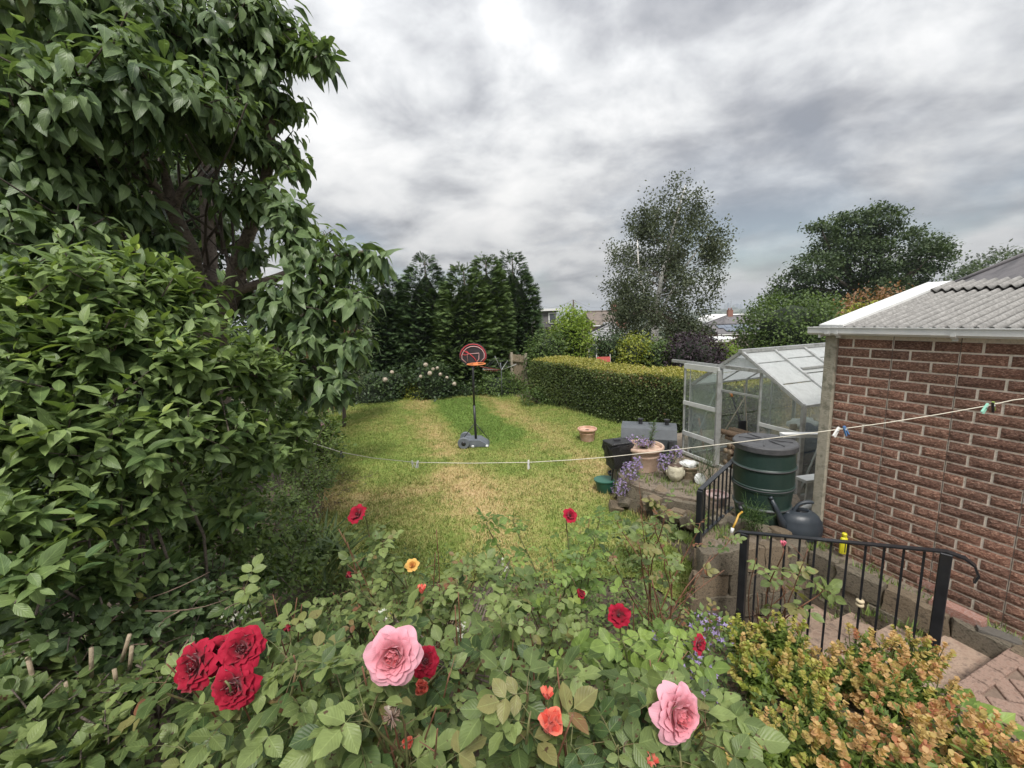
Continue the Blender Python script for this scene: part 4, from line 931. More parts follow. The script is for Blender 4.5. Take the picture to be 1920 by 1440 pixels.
for k, (x0, x1, y0, m_) in enumerate([(1360.5, 1363.5, 571, 'tower_grey'), (1365, 1368, 568, 'tower_blue'), (1368.6, 1371, 571.5, 'tower_grey'), (1375.5, 1380, 571.5, 'tower_grey'), (1380.6, 1385.5, 570, 'tower_blue'), (1388.8, 1392.5, 570.5, 'tower_blue')]):
    Y = 2900 + k * 40; a, e = P(x0, y0, Y), P(x1, y0, Y); zg = float(ground_z((a.x + e.x) / 2, Y)) - 2
    lab = ['low grey tower block at the left of the far skyline', 'tallest blue-grey tower block on the far skyline', 'slim grey tower beside the tallest skyline tower', 'grey block left in the middle skyline pair', 'wider blue block right in the middle skyline pair', 'blue-grey tower at the right of the far skyline'][k]
    t = thing('tower_block', lab, 'tower', ((a.x + e.x) / 2, Y, zg)); b = MB(); b.box(((a.x + e.x) / 2, Y + 8, (a.z + zg) / 2), (e.x - a.x, 14, a.z - zg)); tw = b.build('tower', M[m_], t)
    b = MB(); b.box(((a.x + e.x) / 2, Y + 8, a.z + 1.2), ((e.x - a.x) * .5, 7, 2.4)); b.build('roof_plant', M['tower_grey'], t)
for px, py, lab in ((1371, 559, 'tall lattice pylon in front of the far skyline'), (1344, 570, 'small lattice pylon left of the far skyline')):
    Y = 1500; tp = P(px, py, Y); zg = float(ground_z(tp.x, Y)); t = thing('pylon', lab, 'pylon', (tp.x, Y, zg)); b = MB(); h = tp.z - zg
    for sx in (-1, 1):
        for sy in (-1, 1): b.tube([(tp.x + sx * 3, Y + sy * 3, zg), (tp.x + sx * .6, Y + sy * .6, zg + h * .75), (tp.x, Y, tp.z)], .22, 4)
    for k in range(5): zz = zg + h * (k + .5) / 6; wv = 3 - 2.4 * (k + .5) / 6; b.tube([(tp.x - wv, Y - wv, zz), (tp.x + wv, Y - wv, zz + h / 8)], .14, 4); b.tube([(tp.x + wv, Y - wv, zz), (tp.x - wv, Y - wv, zz + h / 8)], .14, 4)
    b.build('lattice', M['tower_grey'], t)
    for f_ in (.72, .84, .94):
        b = MB(); b.tube([(tp.x - 5, Y, zg + h * f_), (tp.x + 5, Y, zg + h * f_)], .3, 4); b.build('arm', M['tower_grey'], t)
# haze ------------------------------------------------------------------------
mh = bpy.data.materials.new('haze'); mh.use_nodes = True; t = mh.node_tree; t.nodes.clear(); vo = N(t, 'ShaderNodeVolumePrincipled'); vo.inputs['Density'].default_value = .00030; vo.inputs['Color'].default_value = (.82, .88, .95, 1); vo.inputs['Anisotropy'].default_value = .2
oo = N(t, 'ShaderNodeOutputMaterial'); L(t, vo.outputs[0], oo.inputs['Volume'])
b = MB(); b.box((0, 0, 20), (13600, 13600, 130)); o = b.build('haze', mh); tag(o, 'thin pale haze over the distant hills', 'haze', kind='stuff')

# ================================================================== GREENHOUSE
pm('aluminium', (.42, .43, .43), (.52, .53, .52), 9, .45, .2, 60, metal=.55, c3=(.33, .33, .32))
pm('aluminium_pale', (.62, .63, .61), (.70, .71, .69), 9, .5, .15, 60, metal=.25)
def glass_mat(name, tint, haze, hazecol=(.8, .82, .82)):
    m, t, b = new_mat(name); t.nodes.remove(b); out = t.nodes['Material Output']
    tr = N(t, 'ShaderNodeBsdfTransparent'); tr.inputs[0].default_value = (*tint, 1); gl = N(t, 'ShaderNodeBsdfGlossy'); gl.inputs['Roughness'].default_value = .04
    lw = N(t, 'ShaderNodeLayerWeight'); lw.inputs[0].default_value = .5; fz = MATH(t, 'MULTIPLY_ADD', MATH(t, 'POWER', lw.outputs['Facing'], 4), .9, .06); mx = N(t, 'ShaderNodeMixShader'); L(t, fz, mx.inputs[0]); L(t, tr.outputs[0], mx.inputs[1]); L(t, gl.outputs[0], mx.inputs[2])
    df = N(t, 'ShaderNodeBsdfDiffuse'); df.inputs[0].default_value = (*hazecol, 1); tl = N(t, 'ShaderNodeBsdfTranslucent'); tl.inputs[0].default_value = (*hazecol, 1); dm = N(t, 'ShaderNodeMixShader'); dm.inputs[0].default_value = .6; L(t, df.outputs[0], dm.inputs[1]); L(t, tl.outputs[0], dm.inputs[2])
    g = N(t, 'ShaderNodeNewGeometry'); n = N(t, 'ShaderNodeTexNoise', inp={'Scale': 7, 'Detail': 7, 'Roughness': .7, 'Distortion': 1.2}); L(t, g.outputs['Position'], n.inputs['Vector'])
    fac = MATH(t, 'MULTIPLY_ADD', n.outputs[0], haze * .9, haze * .55, clamp=True)
    m2 = N(t, 'ShaderNodeMixShader'); L(t, fac, m2.inputs[0]); L(t, mx.outputs[0], m2.inputs[1]); L(t, dm.outputs[0], m2.inputs[2]); L(t, m2.outputs[0], out.inputs[0]); return m
glass_mat('clear_glass', (.93, .96, .94), .10); glass_mat('hazy_glass', (.9, .93, .93), .78)
HA, HB = Vector((3.03, 6.92, 0)), Vector((3.67, 5.11, 0)); HGd = (HB - HA).normalized(); HWD = (HB - HA).length; HR = Vector((-HGd.y, HGd.x, 0)); HR = HR if HR.x > 0 else -HR
ZB, ZE, ZR, HL = .40, 1.65, 2.265, 2.48
def HP(s, q, z): return HA + HGd * s + HR * q + ZV * z       # along the gable, back from the gable, up
gh = thing('greenhouse', 'aluminium greenhouse with hazy white roof panes and an open sliding door', 'greenhouse', HP(HWD / 2, HL / 2, ZB))
def gbar(nm, a, b, wd=.03, th=.03, mat='aluminium', par=None, up=(0, 0, 1)):
    m = MB(); m.bar(a, b, wd, th, up); return m.build(nm, M[mat], par or gh)
def pane(nm, q, mat='clear_glass', par=None):
    m = MB(); nr = (q[1] - q[0]).cross(q[2] - q[0]).normalized(); m.ext([Vector(p) - nr * .0015 for p in q], nr * .003); return m.build(nm, M[mat], par or gh)
mid = HWD / 2
def roofz(s): return ZE + (ZR - ZE) * (1 - abs(s - mid) / mid)
for q in (0, HL):
    for s in (0, HWD): gbar('corner_post', HP(s, q, ZB), HP(s, q, ZE), .045, .045)
    for s in ((.62, 1.30) if q == 0 else (.62, 1.30)): gbar('glazing_bar', HP(s, q, ZB), HP(s, q, roofz(s)), .03)
    gbar('gable_bar', HP(0, q, ZE), HP(mid, q, ZR), .045); gbar('gable_bar', HP(mid, q, ZR), HP(HWD, q, ZE), .045)
    gbar('base_rail', HP(0, q, ZB + .03), HP(HWD, q, ZB + .03), .04, .06)
gbar('door_header', HP(-.45, -.02, 2.03), HP(1.34, -.02, 2.03), .03, .05)
gbar('tie_bar', HP(0, HL, ZE), HP(HWD, HL, ZE), .03); gbar('gable_rail', HP(1.30, 0, 1.28), HP(HWD, 0, 1.28), .025, .05, 'aluminium_pale'); gbar('gable_rail', HP(0, 0, 1.30), HP(.62, 0, 1.30), .025, .05, 'aluminium_pale')
gbar('tie_bar', HP(.62, 0, 1.66), HP(1.3, 0, 1.66), .02)
for s in (0, HWD):
    gbar('eaves_bar', HP(s, 0, ZE), HP(s, HL, ZE), .05); gbar('base_rail', HP(s, 0, ZB + .03), HP(s, HL, ZB + .03), .04, .06)
    for k in range(1, 4): gbar('glazing_bar', HP(s, k * .62, ZB), HP(s, k * .62, ZE), .025)
    gbar('brace', HP(s, .03, ZB + .1), HP(s, .6, ZE - .05), .02, .02)
gbar('ridge_bar', HP(mid, -.03, ZR + .02), HP(mid, HL + .03, ZR + .02), .07, .05)
for k in range(5):
    for s in (0, HWD): gbar('roof_bar', HP(s, k * .62, ZE + .015), HP(mid, k * .62, ZR + .015), .04, .035)
for k in range(4):
    q0, q1 = k * .62 + .02, (k + 1) * .62 - .02
    for s0, sgn in ((HWD, -1), (0, 1)):
        cuts = [0, .36, .76, 1.0] if k % 2 == 0 else [0, .5, .8, 1.0]
        for j in range(3):
            f0, f1 = cuts[j] + .006, cuts[j + 1] - .006; sA, sB = s0 + sgn * mid * f0, s0 + sgn * mid * f1; lift = .004 * (2 - j)
            pane('roof_pane', [HP(sA, q0, roofz(sA) + lift), HP(sA, q1, roofz(sA) + lift), HP(sB, q1, roofz(sB) + .002), HP(sB, q0, roofz(sB) + .002)], 'hazy_glass')
            if j: gbar('pane_clip', HP(sA, q0, roofz(sA) + .008), HP(sA, q1, roofz(sA) + .008), .008, .006)
    for s in (0, HWD):
        pane('side_pane', [HP(s, q0, ZB + .06), HP(s, q1, ZB + .06), HP(s, q1, 1.02), HP(s, q0, 1.02)]); pane('side_pane', [HP(s, q0, 1.04), HP(s, q1, 1.04), HP(s, q1, ZE - .02), HP(s, q0, ZE - .02)])
gbar('roof_vent_frame', HP(mid + .42, .66, roofz(mid + .42) + .03), HP(mid + .42, 1.22, roofz(mid + .42) + .03), .03)
for q in (0, HL):
    for s0, s1 in ((.02, .60), (1.32, HWD - .02)):
        pane('gable_pane', [HP(s0, q, ZB + .06), HP(s1, q, ZB + .06), HP(s1, q, 1.27), HP(s0, q, 1.27)])
        pane('gable_pane', [HP(s0, q, 1.32), HP(s1, q, 1.32), HP(s1, q, roofz(s1) - .03), HP(s0, q, roofz(s0) - .03)])
    pane('gable_pane', [HP(.64, q, 2.06), HP(1.28, q, 2.06), HP(mid + .12, q, ZR - .08), HP(mid - .12, q, ZR - .08)], 'hazy_glass')
    if q: pane('gable_pane', [HP(.64, q, ZB + .06), HP(1.28, q, ZB + .06), HP(1.28, q, 2.0), HP(.64, q, 2.0)])
# the slid-open door: upper and lower edges follow the photo in the gable's own plane
da, db = HP(0, -.06, 0), HP(1, -.06, 0)
dl = (PV(1283, 760, da, db) - HA).dot(HGd); dr = (PV(1345, 780, da, db) - HA).dot(HGd); ztop = PV(1286, 686, da, db).z; zbot = ZB + .06
door = MB(); door.bar(HP(dl, -.06, zbot), HP(dl, -.06, ztop), .028, .03); door = door.build('door', M['aluminium'], gh)
gbar('stile', HP(dr, -.06, zbot), HP(dr, -.06, ztop), .055, .04, 'aluminium', door); gbar('stile', HP(dl + .12, -.06, zbot), HP(dl + .12, -.06, ztop - .05), .012, .012, 'aluminium', door)
for z, h in ((ztop, .085), (zbot + (ztop - zbot) * .585, .065), (zbot + (ztop - zbot) * .235, .07), (zbot, .05)): gbar('rail', HP(dl - .01, -.065, z), HP(dr, -.065, z), .03, h, 'aluminium_pale', door)
zz = [zbot + .03, zbot + (ztop - zbot) * .235, zbot + (ztop - zbot) * .585, ztop - .04]
for k in range(3): pane('pane', [HP(dl + .02, -.06, zz[k] + .04), HP(dr - .03, -.06, zz[k] + .04), HP(dr - .03, -.06, zz[k + 1] - .04), HP(dl + .02, -.06, zz[k + 1] - .04)], 'clear_glass', door)
# floor of the greenhouse, logs, tools, bags
pm('log_bark', (.26, .17, .11), (.36, .25, .17), 25, .9, 1.0, 70, c3=(.16, .105, .07)); pm('log_end', (.46, .34, .22), (.55, .43, .30), 30, .9, .6, 90, c3=(.33, .24, .15))
def log(c, d, ln, r, lab, grp='logs stacked in the greenhouse'):
    c, d = Vector(c), Vector(d).normalized(); t = thing('log', lab, 'log', c, grp); b = MB(); n = 4
    b.tube([c + d * ln * (k / n - .5) + Vector((0, 0, random.uniform(-.006, .006))) for k in range(n + 1)], [r * random.uniform(.92, 1.06) for _ in range(n + 1)], 9, cap=False); b.build('bark', M['log_bark'], t)
    for e in (-.5, .5): b = MB(); q = c + d * ln * e; b.tube([q - d * .004, q + d * .001], [r * .93, r * .9], 9); b.build('cut_end', M['log_end'], t)
for k in range(5):
    for r_ in range(4): log(HP(.60 + .105 * k + (r_ % 2) * .05, .40, ZB + .06 + r_ * .098), HR + HGd * random.uniform(-.08, .08), random.uniform(.4, .5), random.uniform(.042, .052), 'short log showing its pale cut end low in the greenhouse stack')
for k in range(7): log(HP(.92 + random.uniform(-.03, .03), .20 + .1 * (k % 4), .87 + .085 * (k // 4)), HGd + HR * random.uniform(-.12, .12), random.uniform(.6, .85), .042, 'long reddish log lying crosswise on top of the stack')
pm('orange_plastic', (.75, .26, .06), (.62, .21, .05), 9, .4); pm('black_plastic', (.022, .023, .026), (.04, .04, .045), 9, .38, .1, 40); pm('blue_bag', (.035, .055, .11), (.08, .11, .17), 8, .35, .4, 20); pm('pale_bag', (.55, .58, .60), (.68, .70, .71), 6, .4, .5, 18); pm('dark_wood', (.15, .12, .10), (.21, .17, .14), 10, .9, .7, 50, stretch=(1, 1, .2)); pm('pale_wood', (.42, .36, .28), (.50, .44, .35), 12, .85, .6, 60, stretch=(1, 1, .2))
t = thing('garden_tool', 'long dark garden tool with orange handle leaning on the logs', 'tool', HP(1.0, .75, ZB)); a, e = PV(1372, 742, HP(0, .9, 0), HP(1, .9, 0)), PV(1391, 800, HP(0, .6, 0), HP(1, .6, 0))
b = MB(); b.tube([a, e], .013, 7); b.build('shaft', M['black_plastic'], t); b = MB(); b.tube([a + (a - e).normalized() * .07, a - (a - e).normalized() * .03], [.025, .018], 8); b.build('handle', M['orange_plastic'], t); b = MB(); b.box(e, (.12, .03, .2)); b.build('blade', M['black_plastic'], t)
t = thing('garden_stake', 'short orange wooden stake seen through the greenhouse door', 'stake', HP(.42, .5, ZB)); b = MB(); qa, qb = PV(1310, 783, HP(0, .5, 0), HP(1, .5, 0)), PV(1316, 818, HP(0, .5, 0), HP(1, .5, 0)); qb = qb + (qb - qa).normalized() * .5; b.bar(qa, qb, .03, .02); b.build('shaft', M['orange_plastic'], t); b = MB(); b.bar(qa + (qa - qb).normalized() * .03, qa, .034, .024); b.build('tip', M['pale_wood'], t)
for k, (s0, q0, s1, q1, z1) in enumerate([(.22, .2, .55, .6, 1.5), (.5, .8, .25, .9, 1.6), (1.6, .9, 1.35, .8, 1.75)]):
    t = thing('bamboo_cane', ['pale cane leaning inside the greenhouse behind the door', 'pale cane at the back of the greenhouse left side', 'white cane leaning under the greenhouse roof at the right'][k], 'cane', HP(s0, q0, ZB)); b = MB(); b.tube([HP(s0, q0, ZB), HP(s1, q1, z1)], .009, 6); b.build('cane', M['pale_wood'], t); b = MB(); b.tube([HP(s1, q1, z1), HP(s1, q1, z1 + .02)], .012, 6); b.build('knot', M['pale_wood'], t)
def lump(nm, c, r, mat, par, seed=0, amp=.25):
    rr = random.Random(seed); bm = bmesh.new(); bmesh.ops.create_icosphere(bm, subdivisions=3, radius=1); ph = [rr.uniform(0, 6) for _ in range(6)]
    for v in bm.verts:
        q = v.co; k = 1 + amp * .5 * (math.sin(q.x * 4 + ph[0]) * math.sin(q.y * 5 + ph[1]) + .6 * math.sin(q.z * 7 + ph[2]) * math.sin(q.x * 8 + ph[3])); v.co = Vector((q.x * r[0], q.y * r[1], q.z * r[2])) * k + Vector(c)
    for f in bm.faces: f.smooth = True
    me = bpy.data.meshes.new(nm); bm.to_mesh(me); bm.free(); return put(nm, me, mat, par)
t = thing('compost_bag', 'lumpy blue-black plastic bag with pale folds inside the greenhouse', 'bag', HP(1.55, .7, ZB)); lump('bag', HP(1.52, .75, .98), (.26, .3, .3), M['blue_bag'], t, 1); lump('fold', HP(1.45, .7, 1.22), (.2, .16, .09), M['pale_bag'], t, 2, .5)
t = thing('rubbish_sack', 'pale knotted sack behind the blue bag in the greenhouse', 'bag', HP(1.62, 1.3, ZB)); lump('sack', HP(1.62, 1.3, .9), (.3, .3, .42), M['pale_bag'], t, 3, .3); lump('knot', HP(1.62, 1.3, 1.32), (.06, .06, .08), M['pale_bag'], t, 4)
t = thing('storage_crate', 'dark crate under the bags in the greenhouse', 'crate', HP(1.5, .8, ZB)); b = MB(); b.box(HP(1.52, .8, .56), (.55, .5, .3), bev=.02); b.build('body', M['black_plastic'], t); b = MB(); b.box(HP(1.52, .8, .72), (.58, .53, .02)); b.build('rim', M['black_plastic'], t)
t = thing('blue_tarp', 'crumpled blue sheet inside the greenhouse beside the garage corner', 'sheet', HP(1.75, 1.7, ZB)); lump('sheet', HP(1.7, 1.75, .85), (.35, .45, .45), M['blue_bag'], t, 6, .4); lump('fold', HP(1.65, 1.5, 1.2), (.2, .2, .1), M['blue_bag'], t, 7, .6)
t = thing('wooden_post', 'upright weathered wooden plank in front of the greenhouse corner', 'post', HP(1.62, .28, ZB)); b = MB(); b.bar(HP(1.62, .25, ZB), HP(1.62, .25, 1.32), .09, .03, bev=.004); b.build('plank', M['dark_wood'], t); b = MB(); b.bar(HP(1.70, .25, ZB), HP(1.70, .25, 1.27), .05, .03); b.build('batten', M['pale_wood'], t)
# dry stems and growth at the greenhouse back (seen through the panes)
fol('dry_leaf', (.20, .15, .07), (.40, .30, .16), .7, .2)
bushy('beech_shrub', 'brown-leaved thicket seen through the greenhouse glass', 'shrub', [(690, 1380, 1470), (730, 1330, 1500), (790, 1335, 1500), (830, 1340, 1490)], 9.6, M['dry_leaf'], 1500, .045, .2, 16, .6, .66, coremat='hedge_core')

# ================================================================== THINGS ON THE TERRACE
pm('butt_green', (.014, .034, .028), (.022, .046, .037), 5, .42, .15, 60); pm('butt_lid', (.055, .056, .06), (.085, .086, .09), 12, .55, .3, 60)
bp = G(1430, 982, .66); bx, by = bp.x + .02, bp.y + .08
butt = thing('water_butt', 'dark green ribbed plastic water butt with grey lid by the garage corner', 'water butt', (bx, by, .66))
Hb = .84; prof = []
for z, r in [(0, .215), (.03, .232), (.20, .258), (.208, .27), (.225, .27), (.233, .262), (.40, .277), (.408, .289), (.45, .289), (.458, .281), (.62, .283), (.63, .293), (.645, .293), (.655, .283), (.78, .272), (.84, .268)]: prof.append((r, z))
b = MB(); b.lathe(prof, (bx, by, .66), 40); b.build('body', M['butt_green'], butt, 30)
for z, r in ((.2165, .274), (.429, .293), (.6375, .297)):
    b = MB(); b.lathe([(r - .004, -.006), (r, -.004), (r, .004), (r - .004, .006)], (bx, by, .66 + z), 40); b.build('band', M['butt_lid'], butt)
b = MB(); b.lathe([(.262, -.02), (.296, -.02), (.298, .03), (.288, .042), (.20, .052), (.14, .046), (.001, .056)], (bx, by, .66 + Hb), 40); lid = b.build('lid', M['butt_lid'], butt, 30)
for k in range(8):
    b = MB(); a = k * math.pi / 4 + .2; b.bar(Vector((bx, by, .66 + Hb + .056)) + Vector((math.cos(a), math.sin(a), 0)) * .05, Vector((bx, by, .66 + Hb + .052)) + Vector((math.cos(a), math.sin(a), 0)) * .24, .012, .008); b.build('rib', M['butt_lid'], lid)
pm('brass_hose', (.55, .32, .05), (.62, .38, .07), 20, .45); tp = P(1387, 948, by - .27)
b = MB(); b.tube([tp + Vector((.03, .05, 0)), tp, tp - Vector((.01, .05, .02))], .02, 8); b.box(tp + Vector((0, -.02, .03)), (.05, .015, .02)); b.build('tap', M['black_plastic'], butt)
t = thing('hose_end', 'short yellow hose with white connector hanging from the butt tap', 'hose', P(1372, 982, by - .4)); hp = [tp - Vector((.01, .07, .03)), P(1385, 965, by - .36), P(1380, 978, by - .40), P(1374, 990, by - .42)]
b = MB(); b.tube(hp, .0095, 8); b.build('hose', M['brass_hose'], t); b = MB(); b.tube([hp[-1], P(1371, 999, by - .43)], [.016, .014], 8); b.build('connector', M['white_plastic'], t)
# watering can
pm('can_grey', (.028, .036, .046), (.042, .052, .064), 6, .4, .1, 50)
wc = G(1503, 1012, .62); wx, wy = wc.x + .04, wc.y + .10
can = thing('watering_can', 'dark grey-blue plastic watering can on the ledge at the garage corner', 'watering can', (wx, wy, .6)); e1 = GN; e2 = -GD   # e1 towards the left, e2 away
ax = Vector((-1, .12, 0)).normalized(); ay = Vector((-.12, -1, 0)).normalized(); Mc = Matrix((ax, ay, ZV)).transposed()
b = MB(); b.lathe([(r_ * 1.12, z_ * 1.15) for r_, z_ in [(.10, 0), (.135, .01), (.15, .05), (.152, .12), (.146, .13), (.143, .17), (.12, .215), (.085, .238), (.055, .245), (.05, .235), (.045, .20)]], (wx, wy, .6), 30, 1.22, .92, M=Mc); body = b.build('body', M['can_grey'], can, 40)
C0 = Vector((wx, wy, .6))
b = MB(); b.lathe([(.02, 0), (.045, .002), (.05, .004)], C0 + ZV * .262, 20, 1.2, .9, M=Mc); b.build('opening', M['black_plastic'], body)
b = MB(); sp = [C0 + ax * .14 + ZV * .09 + ay * .04, C0 + ax * .21 + ZV * .20 + ay * .06, C0 + ax * .25 + ZV * .30 + ay * .06, C0 + ax * .31 + ZV * .42 + ay * .06]; b.tube(sp, [.05, .034, .024, .017], 12); b.build('spout', M['can_grey'], can); b = MB(); b.tube([sp[-1], sp[-1] + (sp[-1] - sp[-2]).normalized() * .03], [.019, .02], 10); b.build('nozzle', M['can_grey'], can)
b = MB(); hd = [C0 + ax * .07 + ZV * .262, C0 + ax * .01 + ZV * .35, C0 - ax * .11 + ZV * .365, C0 - ax * .22 + ZV * .30, C0 - ax * .28 + ZV * .17, C0 - ax * .20 + ZV * .05]
def smoothp(pts, n=4):
    out = []; m = len(pts)
    for i in range(m - 1):
        p0, p1, p2, p3 = pts[max(i - 1, 0)], pts[i], pts[i + 1], pts[min(i + 2, m - 1)]
        for k in range(n):
            s = k / n; out.append(.5 * ((2 * p1) + (p2 - p0) * s + (2 * p0 - 5 * p1 + 4 * p2 - p3) * s * s + (3 * p1 - p0 - 3 * p2 + p3) * s ** 3))
    return out + [pts[-1]]
b.tube(smoothp(hd), .018, 9); b.build('handle', M['can_grey'], can)
b = MB(); b.lathe([(.03, 0), (.036, .01), (.036, .035), (.025, .04)], C0 + ax * .125 + ZV * .235, 14); b.build('rose_holder', M['can_grey'], can)
# yellow bottle
pm('yellow_plastic', (.72, .66, .03), (.80, .74, .06), 8, .35); yb = G(1580, 1037, .6); t = thing('yellow_bottle', 'small bright yellow bottle standing on the ledge against the bricks', 'bottle', yb)
b = MB(); b.lathe([(.030, 0), (.034, .004), (.034, .13), (.028, .155), (.014, .165), (.014, .172)], yb, 18, 1, .75); b.build('body', M['yellow_plastic'], t, 40); b = MB(); b.lathe([(.019, 0), (.021, .003), (.021, .026), (.015, .032)], yb + ZV * .17, 14); b.build('cap', M['yellow_plastic'], t, 40)
b = MB(); b.box(yb + Vector((-.005, -.0285, .07)), (.006, .004, .09)); b.build('seam', M['black_plastic'], t)
# loose bricks, slab at the top of the steps
pm('loose_brick', (.42, .18, .13), (.52, .27, .21), 18, .9, .8, 70, c3=(.62, .50, .45)); pm('slate_slab', (.12, .11, .095), (.17, .155, .135), 10, .85, .6, 60)
def block(nm, lab, cat, c, d, rz, mat, tilt=0, chips=None):
    o = put(nm, rock_mesh(nm, (1, 1, 1), random.randrange(99), mat, .04, 1), None); o.matrix_basis = Matrix.Translation(c) @ Matrix.Rotation(rz, 4, 'Z') @ Matrix.Rotation(tilt, 4, 'Y') @ Matrix.Diagonal((*d, 1)); return tag(o, lab, cat)
c = G(1795, 1148, .64); block('loose_brick', 'broken pale-topped red brick lying on the ledge by the railing post', 'brick', c, (.30, .10, .075), rzG, M['loose_brick'])
c = G(1752, 1098, .63); block('loose_brick', 'small dull red brick against the garage wall foot', 'brick', c, (.2, .09, .06), rzG, M['loose_brick'])
c = G(1872, 1190, .62); block('stone_slab', 'narrow grey slab leaning from the ledge onto the path', 'slab', c + Vector((0, 0, .0)), (.22, .10, .025), rzG + .5, M['slate_slab'], .12)
# big planters
pm('terracotta', (.44, .25, .17), (.54, .33, .24), 7, .75, .4, 60, c3=(.60, .42, .33)); pm('terracotta_pale', (.52, .36, .27), (.60, .44, .34), 7, .7, .3, 60, c3=(.46, .30, .22)); pm('potting_soil', (.09, .06, .045), (.15, .10, .075), 30, .95, 1, 80)
def pot(name, label, c, r, h, mat, soil=True, cat='plant pot', square=False, seg=30):
    t = thing(name, label, cat, c); c = Vector(c)
    b = MB(); b.lathe([(r * .62, 0), (r * .66, h * .02), (r * .80, h * .60), (r * .815, h * .615), (r * .815, h * .66), (r * .80, h * .675), (r * .865, h * .86), (r * .90, h * .87)], c, seg); b.build('body', M[mat], t, 35)
    b = MB(); b.lathe([(r * .86, h * .85), (r * .97, h * .865), (r, h * .90), (r, h * .97), (r * .97, h), (r * .90, h), (r * .865, h * .96), (r * .84, h * .80)], c, seg); b.build('rim', M[mat], t, 40)
    if soil: b = MB(); b.lathe([(r * .84, h * .84), (.001, h * .88)], c, seg); b.build('soil', M['potting_soil'], t)
    return t
c = G(1212, 884, .41); BPOT = Vector((c.x, c.y + .15, .40)); pot('terracotta_planter', 'large pale terracotta planter with violet flowers on the bank', BPOT, .315, .40, 'terracotta_pale')
c = G(1103, 829, 0); pot('terracotta_pot', 'empty orange terracotta pot standing on the lawn by the hedge', (c.x, c.y + .12, .0), .225, .30, 'terracotta')
# trailing violet bellflowers in and below the planter
fol('violet_petal', (.30, .22, .50), (.48, .38, .66), .6, .3); fol('fern_leaf', (.05, .10, .025), (.14, .22, .07), .5, .3)
def flowers(name, label, cat, blobs, n, size, mat, leafm='mid_leaf', nleaf=200, lsize=.03, base=None, group=None):
    base = base or blobs[0][0]; t = thing(name, label, cat, base, group); p, d = blob_pts(blobs, n, .6, .4)
    for a in range(3):
        pass
    pos = np.repeat(p, 4, 0); az = np.tile(np.arange(4) * 1.571, n) + np.repeat(RNG.uniform(0, 6.28, n), 4); dd = np.repeat(nrm(d + RNG.normal(0, .4, d.shape)), 4, 0); ref = nrm(np.cross(dd, UPV + .01)); bi = np.cross(dd, ref); ld = ref * np.cos(az)[:, None] + bi * np.sin(az)[:, None] + dd * .5
    foliage(t, M[mat], T_DIA, pos, ld, dd, size * RNG.uniform(.7, 1.2, len(pos)), np.clip(RNG.normal(.5, .25, len(pos)), 0, 1), stuff_name='petals')
    p, d = blob_pts(blobs, nleaf, .3, .4); foliage(t, M[leafm], T_DIA, p, nrm(d + RNG.normal(0, .6, d.shape)), UPV + RNG.normal(0, .4, d.shape), lsize * RNG.uniform(.6, 1.4, nleaf), RNG.random(nleaf), stuff_name='leaves')
    b = MB()
    for k in range(24): q = p[RNG.integers(nleaf)]; limb(b, Vector(base), Vector(q), .004, .002, .1, 4, 4)
    b.build('stems', M['bark_grey'], t); return t
flowers('bellflower', 'violet bellflowers growing in the large terracotta planter', 'flowers', [(BPOT + Vector((-.12, 0, .47)), (.16, .14, .09)), (BPOT + Vector((.05, .02, .43)), (.14, .14, .06))], 260, .02, 'violet_petal', base=BPOT + ZV * .34)
flowers('bellflower', 'violet flowers trailing down the bank left of the large planter', 'flowers', [(P(1180, 885, 5.75), (.14, .1, .16)), (P(1162, 915, 5.6), (.12, .1, .14)), (P(1195, 870, 5.85), (.08, .1, .12))], 300, .022, 'violet_petal', base=P(1175, 925, 5.7))
flowers('bellflower', 'violet flower clump between the large planter and small dark pots', 'flowers', [(P(1246, 868, 5.95), (.11, .1, .15)), (P(1268, 850, 6.1), (.1, .1, .12))], 200, .022, 'violet_petal', base=P(1247, 890, 5.95))
t = thing('herb_plant', 'upright green spire of narrow leaves in the large planter', 'plant', BPOT + Vector((.10, .0, .34)))
sp0, sp1 = BPOT + Vector((.10, 0, .36)), P(1228, 790, BPOT.y); b = MB(); b.tube([sp0, sp1], [.006, .003], 6); b.build('stem', M['bark_grey'], t)
o_ = np.array([sp0.lerp(sp1, k / 26) for k in range(26)]); p, d, nn, ss = shoots(o_, np.repeat([[0, 0, 1.]], 26, 0), .02, 7, .085, 55, 0); foliage(t, M['fern_leaf'], leaf_t(.16, 1), p, d, nn, ss, RNG.random(len(p)), stuff_name='leaves')
t = thing('herb_plant', 'feathery green plant beside the water butt base', 'plant', P(1420, 985, by - .3)); o0 = np.array([P(1414, 985, by - .33)] * 60) + RNG.normal(0, .05, (60, 3)); d0 = nrm(np.concatenate([RNG.normal(0, .6, (60, 2)), np.ones((60, 1))], 1)); p, d, nn, ss = shoots(o0, d0, .22, 16, .05, 50, 0.05); foliage(t, M['fern_leaf'], leaf_t(.07, 1), p, d, nn, ss, RNG.random(len(p)), stuff_name='leaves')
b = MB()
for k in range(30): b.tube([Vector(o0[k]), Vector(o0[k] + d0[k] * .22)], [.003, .0015], 4)
b.build('stems', M['fern_leaf'], t)
t = thing('herb_plant', 'feathery grey-green plant at the foot of the greenhouse door', 'plant', P(1325, 895, 5.7)); o0 = np.array([P(1325, 893, 5.7)] * 50) + RNG.normal(0, .06, (50, 3)); d0 = nrm(np.concatenate([RNG.normal(0, .4, (50, 2)), np.ones((50, 1))], 1)); p, d, nn, ss = shoots(o0, d0, .38, 14, .06, 45, .05); foliage(t, M['grey_leaf'], leaf_t(.08, 1), p, d, nn, ss, RNG.random(len(p)), stuff_name='leaves')
b = MB()
